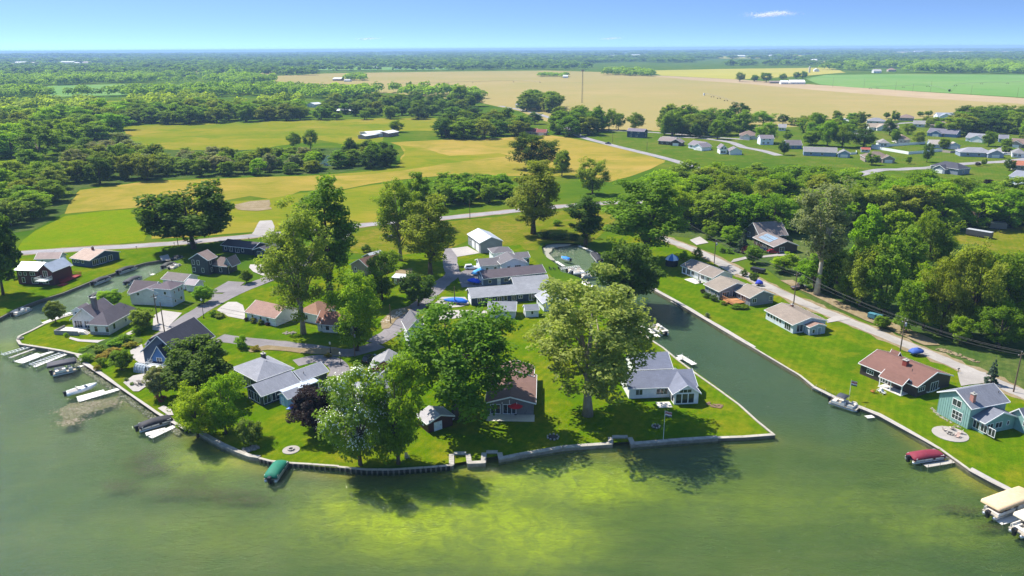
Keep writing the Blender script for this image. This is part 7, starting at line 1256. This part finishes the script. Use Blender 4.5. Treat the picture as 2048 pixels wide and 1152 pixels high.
for l, p, c in (('round white table on the white lake house patio', (32.14,149.36), 'e2e2de'), ('round dark table under the red umbrella', (1.18,140.12), '3a3634'), ('small table on the basin dock side of the dark grey house', (-107.62,245.09), 'dedede')): table_set(l, p, R(20), c)
for l, p, rz, c in (('left white chair at the white lake house patio', (31.08,148.56), 0, 'e2e2de'), ('right white chair at the white lake house patio', (33.0,148.78), 2, 'e2e2de'), ('dark chair left of the red umbrella', (-0.5,139.82), 1, '3a3230'), ('dark chair right of the red umbrella', (2.55,139.78), 4, '3a3230'), ('white chair on the double cottage patio', (59.88,231.22), 1, 'e0e0dc'), ('dark chair on the double cottage patio', (60.16,229.38), 3, '3d4650'), ('black chair of the pond lawn group', (13.14,245.64), 1, '2c2c2c'), ('second black chair of the pond lawn group', (14.48,245.62), 2, '2c2c2c'), ('third black chair of the pond lawn group', (16.23,245.85), 2.5, '2c2c2c')): chair(l, p[0], p[1], rz, c)
def mailbox(label, p, rz):
    o = empty('mailbox', p[0], p[1], 0, rz); tag(o, label, 'mailbox', 'roadside mailboxes'); MB().box(-.05, -.05, 0, .05, .05, 1.0).build('post', M_TIMBER, o); MB().extr([(-.11, 1.0), (.11, 1.0), (.11, 1.14), (.06, 1.22), (-.06, 1.22), (-.11, 1.14)], 'x', -.25, .25).build('box', plain('mailbox_metal', '2e3236', .4), o)
for l, p in (('mailbox beside the blue cottage on the main road', (-142.54,276.23)), ('mailbox beside the big oak', (-130.54,281.72)), ('mailbox at the pole barn drive', (-22.46,276.96)), ('mailbox at the brown house drive', (102.94,158.92)), ('mailbox at the navy ranch', (-104.0,288.85))): mailbox(l, p, .3)
rocks('rock_bed', 'brown rock bed beside the white lake house', [(41.24,143.89),(42.55,142.87),(43.97,142.32)], 60, (.15, .35), (-.8, .8), .12, 9, plain('brown_rock', '7d6550', .95, var=.4)); rocks('rock_bed', 'stone bed below the rust-roofed bungalow', [(-60.76,187.12),(-59.15,186.33),(-58.07,187.46)], 60, (.15, .35), (-.8, .8), .12, 10)
rocks('garden_stones', 'pale stones edging the sandy bank of the inner street', [(-35.73,194.53),(-34.42,198.14),(-32.28,200.91),(-31.65,205.75)], 90, (.15, .4), (-1.2, 1.2), .12, 11, plain('pale_stone', 'b5a893', .95, var=.3))

M_SCUM = mat_speck('pond_scum', (.20, .19, .14), (.36, .34, .27))
tag(tri_poly(rough_edge([(12.04,276.65),(13.44,281.07),(16.49,282.94),(20.3,283.4),(23.72,282.23),(21.69,280.13),(18.12,278.61),(15.55,275.53),(13.94,269.48),(14.87,262.66),(15.41,258.91),(14.22,259.86),(12.43,264.63)], 1.5, .6, 81), WATER_Z + .012, 'pond_scum', M_SCUM, 'stuff'), 'pale scum along the left edge of the pond', 'pond scum')
weeds('pond_scum_flecks', 'scattered pale flecks of scum on the pond', [wc((18.25,272.4), 8, 6, 1), wc((15.64,267.47), 5, 5, 1)], 160, .25, WATER_Z + .02, M_SCUM, 82)

# ================================================================ FAR WOODS, HAZE, CLOUDS
def dome_template(seed, n, ls, r=1.0):
    g = np.random.default_rng(seed); C = []
    d = g.normal(size=(n, 3)); d[:, 2] = np.abs(d[:, 2]) * 1.1 - .25; d /= np.linalg.norm(d, axis=1)[:, None]
    lob = np.array([mnoise.noise(Vector(v * 1.7 + seed)) for v in d]); p = d * (.86 + .34 * lob)[:, None] * r
    nn = d * .6 + g.normal(size=(n, 3)) * .4 + np.array([-.1, .1, .6]); nn /= np.linalg.norm(nn, axis=1)[:, None]
    a = g.normal(size=(n, 3)); a -= (a * nn).sum(1)[:, None] * nn; a /= np.linalg.norm(a, axis=1)[:, None]; b = np.cross(nn, a); s = ls * g.uniform(.7, 1.3, (n, 1))
    V = np.stack([p - a * s * 1.1, p - b * s * .8, p + a * s * 1.1, p + b * s * .8], 1)          # n,4,3
    return V, np.clip(.5 + .5 * lob + g.normal(size=n) * .10, 0, 1)
def woods(name, label, pts, temps, col, seed, group=None):
    """pts: rows of x, y, width, height"""
    g = np.random.default_rng(seed); VV, TT = [], []
    for x, y, w, h in pts:
        V, t = temps[g.integers(len(temps))]; a = g.uniform(0, 6.28); c, s = math.cos(a), math.sin(a)
        Q = V.copy(); X = Q[..., 0] * c - Q[..., 1] * s; Y = Q[..., 0] * s + Q[..., 1] * c
        VV.append(np.stack([x + X * w / 2, y + Y * w / 2, h * .42 + Q[..., 2] * h * .56], -1).reshape(-1, 3)); TT.append(t + g.normal() * .2 + .1)
    V = np.concatenate(VV); T = np.concatenate(TT); N = len(T)
    me = bpy.data.meshes.new(name); me.vertices.add(4 * N); me.vertices.foreach_set('co', V.astype(np.float32).ravel())
    me.loops.add(4 * N); me.loops.foreach_set('vertex_index', np.arange(4 * N, dtype=np.int32)); me.polygons.add(N)
    me.polygons.foreach_set('loop_start', np.arange(0, 4 * N, 4, dtype=np.int32)); me.polygons.foreach_set('loop_total', np.full(N, 4, np.int32))
    me.update(calc_edges=True); at = me.attributes.new('tint', 'FLOAT', 'FACE'); at.data.foreach_set('value', np.clip(T, 0, 1).astype(np.float32))
    me.materials.append(M_LEAF); o = link(bpy.data.objects.new(name, me)); o.color = tuple(v * 1.25 for v in COLS[col]) + (1,)
    return tag(o, label, 'woodland', group, 'stuff')
near_t = [dome_template(s, 230, .145) for s in range(7)]; far_t = [dome_template(s, 60, .30) for s in range(20, 26)]
g2 = random.Random(5)
def fill(poly, sp, seed, w, h):
    return [(p[0], p[1], g2.uniform(*w) * (1 + .35 * mnoise.noise((p[0] / 60, p[1] / 60, 4))), g2.uniform(*h) * (1 + .35 * mnoise.noise((p[0] / 50, p[1] / 50, 7)))) for p in scatter(poly, sp, seed, 6000) if mnoise.noise((p[0] / 110, p[1] / 190, 2.5)) < .27]
woods('left_woodland', 'broad mass of woodland left of the meadows', fill([(-531.29,684.64),(-485.57,725.01),(-494.77,840.68),(-456.44,896.1),(-362.46,925.12),(-252.0,917.35),(-293.71,1073.26),(-435.19,1115.59),(-554.93,1094.6),(-613.62,1060.35),(-671.61,954.43),(-681.01,884.21)], 15, 1, (16, 24), (12, 19)), near_t, 'ol', 1)
woods('upper_woodland', 'wooded belt beyond the left woods', fill([(-928.65,1214.32),(-777.86,1250.5),(-652.97,1292.2),(-492.57,1224.36),(-386.36,1294.49),(-292.11,1181.66),(-178.87,1246.94),(-45.53,1136.56),(-50.4,1261.72),(-195.52,1365.46),(-322.0,1378.65),(-435.51,1495.19),(-551.08,1419.11),(-707.68,1402.47),(-794.36,1364.11),(-1086.76,1425.08)], 19, 2, (20, 30), (13, 20)), near_t, 'mid', 2)
woods('hedged_woodland', 'belt of trees in front of the far crop field', fill([(-1237.25,1625.68),(-1011.34,1686.3),(-941.16,1825.72),(-742.68,1799.63),(-533.63,1721.58),(-619.28,2089.62),(-913.73,2291.85),(-1188.16,2254.29),(-1310.58,2123.14),(-1534.82,2022.35)], 24, 3, (24, 36), (14, 22)), near_t, 'mid', 3)
woods('field_grove', 'clump of trees round the farm in the tan field', fill([(256.53,2178.94),(365.38,2043.33),(395.41,2197.06),(291.84,2352.18)], 22, 4, (26, 34), (14, 22)) + fill([(78.41,2089.81),(139.8,2007.34),(152.74,2115.97),(89.88,2207.46)], 18, 5, (18, 24), (8, 11)) + fill([(-398.69,1893.29),(-350.57,1857.09),(-380.59,2018.33),(-425.36,2059.81)], 18, 6, (18, 24), (12, 18)), near_t, 'mid', 4)
woods('right_woodland', 'long woodland edge behind the green field', fill([(1004.13,2533.4),(1133.41,2393.7),(1138.97,2195.36),(1483.5,2047.08),(2275.08,3151.31),(1700.33,3024.51),(1253.89,2886.81)], 30, 7, (34, 52), (18, 28)), near_t, 'mid', 5)
FARFIELDS = [[(-3359.5,4960.96),(-2862.47,4977.39),(-2116.37,4296.98),(-1848.1,3749.28),(-2269.6,3855.49),(-2777.94,4098.08)], [(-5762.82,12217.88),(-5619.05,13059.7),(-4225.67,9815.29),(-4404.06,9331.51)], [(1683.59,6464.13),(2824.45,7165.7),(2776.88,6235.47),(1958.99,5307.91),(1412.34,5289.24)], [(4310.26,9977.05),(6606.34,11815.31),(6680.04,9728.09),(5361.99,7804.21),(4344.72,7944.17)], [(2039.73,3998.79),(2832.02,4036.12),(2492.0,3548.84),(1871.82,3622.16)], [(753.96,7459.2),(1350.4,7607.35),(1132.5,6376.49),(634.25,6271.96)], [(1352.67,3931.64),(1683.5,4128.06),(1477.33,3619.84),(1250.67,3566.91)], [(-959.9,3252.46),(-691.37,3363.72),(-246.16,3168.3),(-222.36,2859.17),(-590.61,2869.81),(-843.84,2856.26)]]
for i, q in enumerate(FARFIELDS): tri_poly(q, .03 + .01 * i, 'distant_field', (M_TAN, M_GRN, M_YEL)[i % 3])
for i, (a, w_, d_) in enumerate((((-2851.06,4505.25), 60, 30), ((-2646.7,4311.82), 40, 30), ((-2640.61,4589.78), 90, 40), ((-2303.91,4092.84), 50, 30), ((-2392.07,4375.14), 40, 30), ((-2166.86,4056.28), 30, 20), ((1647.99,5760.97), 90, 40), ((1743.54,5712.81), 60, 40), ((1962.04,5933.74), 50, 40), ((1018.6,6841.25), 120, 50), ((1138.04,6773.52), 60, 40), ((827.88,6539.08), 70, 40), ((4518.46,9740.79), 150, 70), ((5246.64,10192.7), 120, 60), ((5087.93,9094.57), 90, 60), ((-743.19,3044.71), 24, 14), ((-681.7,3031.1), 22, 14), ((-530.36,2997.62), 24, 14), ((-441.14,2977.88), 20, 12), ((-785.31,2910.88), 20, 12), ((-304.64,2947.68), 18, 12), ((1439.0,3762.39), 40, 24))):
    hh = 6 if w_ < 35 else 11
    house('distant_building', 'tiny far-off pale building standing in a gap of the distant woods', [dict(fr=(a[0], a[1], rnd.uniform(-.3, .3), w_, d_), h=hh, rt='gx', rise=hh * .4)], wall=('e6e6e2', 'd9d4cc', 'cfd3d6')[i % 3], roof=('e2e2e0', 'b9b0a8', 'd0d3d6')[i % 3], cat='building', group='tiny far-off buildings')
rows = []; dd = 2350.0
while dd < 21000:
    k = dd / 2350; x = -.82 * dd
    while x < .82 * dd:
        px, py = x + g2.uniform(-9, 9) * k, dd + g2.uniform(-.03, .03) * dd
        clear = mnoise.noise((px / 900, py / 1500, 3.0)) + .5 * mnoise.noise((px / 300, py / 600, 8.0))
        keep = clear < (.30 if dd < 6000 else .12)
        t = px / py
        if dd < 2700 and -.25 < t < .66: keep = keep and False
        if dd < 3100 and .18 < t < .45: keep = False
        if dd < 2900 and t > .40: keep = False
        if any(inside((px, py), q) for q in FARFIELDS): keep = False
        if keep: rows.append((px, py, 30 * k * g2.uniform(.8, 1.4), g2.uniform(14, 23) * (1 + .12 * min(k - 1, 4)) + (26 * max(0, mnoise.noise((px / 4000, py / 5000, 1.5))) if dd > 8000 else 0)))
        x += 15 * k * g2.uniform(.8, 1.2)
    dd *= 1.065
woods('distant_woodland', 'hazy blue-green forest reaching to the horizon', rows, far_t, 'dk', 6)
# air
hz = MB().box(-26500, -600, -6, 26500, 26500, CAM_H + 9)
t = NT('hazy_air'); pv = t.new('ShaderNodeVolumePrincipled'); pv.inputs['Color'].default_value = (.44, .69, 1.0, 1); pv.inputs['Density'].default_value = 9.5e-5; pv.inputs['Anisotropy'].default_value = 0.0
t.n.remove(t.p); t.link(pv.outputs[0], t.out.inputs['Volume'])
tag(hz.build('haze', t.m), kind='stuff')
# wisps of cloud beyond the haze
def mat_cloud():
    t = NT('cloud_vapour'); tr = t.new('ShaderNodeBsdfTransparent'); d = t.new('ShaderNodeBsdfDiffuse'); tl = t.new('ShaderNodeBsdfTranslucent')
    for q in (d, tl): q.inputs['Color'].default_value = (.95, .96, .97, 1)
    m = t.new('ShaderNodeMixShader'); m.inputs[0].default_value = .5; t.link(d.outputs[0], m.inputs[1]); t.link(tl.outputs[0], m.inputs[2])
    m2 = t.new('ShaderNodeMixShader'); m2.inputs[0].default_value = .22; t.link(tr.outputs[0], m2.inputs[1]); t.link(m.outputs[0], m2.inputs[2]); t.link(m2.outputs[0], t.out.inputs['Surface']); t.n.remove(t.p); return t.m
M_CLOUD = mat_cloud(); cy.transparent_max_bounces = 24
for k, (x, z, w, h, n, l) in enumerate([(10150, 1290, 1750, 190, 2200, 'largest white wisp of cloud on the right of the sky'), (-2150, 2050, 1000, 90, 900, 'thin wisp of cloud at the top of the sky'), (-5600, 470, 900, 70, 600, 'faint low wisp of cloud on the left of the sky'), (3950, 430, 900, 70, 600, 'faint low wisp of cloud right of the tower')]):
    g = np.random.default_rng(90 + k); q = g.normal(size=(n, 3)) * np.array([w * .24, w * .18, h * .22]); q[:, 2] += .12 * h * np.sin(q[:, 0] / w * 7) + .25 * h * (q[:, 0] / w)
    nn = g.normal(size=(n, 3)); nn /= np.linalg.norm(nn, axis=1)[:, None]
    me = leaf_mesh('cloud', q, nn, g.uniform(14, 40, n) * (w / 1700), np.full(n, .5), M_CLOUD, g); o = link(bpy.data.objects.new('cloud', me)); o.location = (x, 31000, z); tag(o, l, 'cloud', 'wisps of cloud', 'stuff')
# trees of one wood that would read alike are told apart by their order from the left
from collections import defaultdict
same = defaultdict(list)
for o in COL.objects:
    if o.parent is None and o.get('category') == 'tree' and o.get('label'): same[o['label']].append(o)
ORD = ['leftmost'] + [q + ' leftmost' for q in ('second', 'third', 'fourth', 'fifth', 'sixth', 'seventh', 'eighth', 'ninth', 'tenth')]
for l, q in same.items():
    if len(q) > 1:
        for i, o in enumerate(sorted(q, key=lambda o: o.location.x / o.location.y)): o['label'] = l + ', ' + (ORD[i] if i < len(ORD) else 'rightmost')
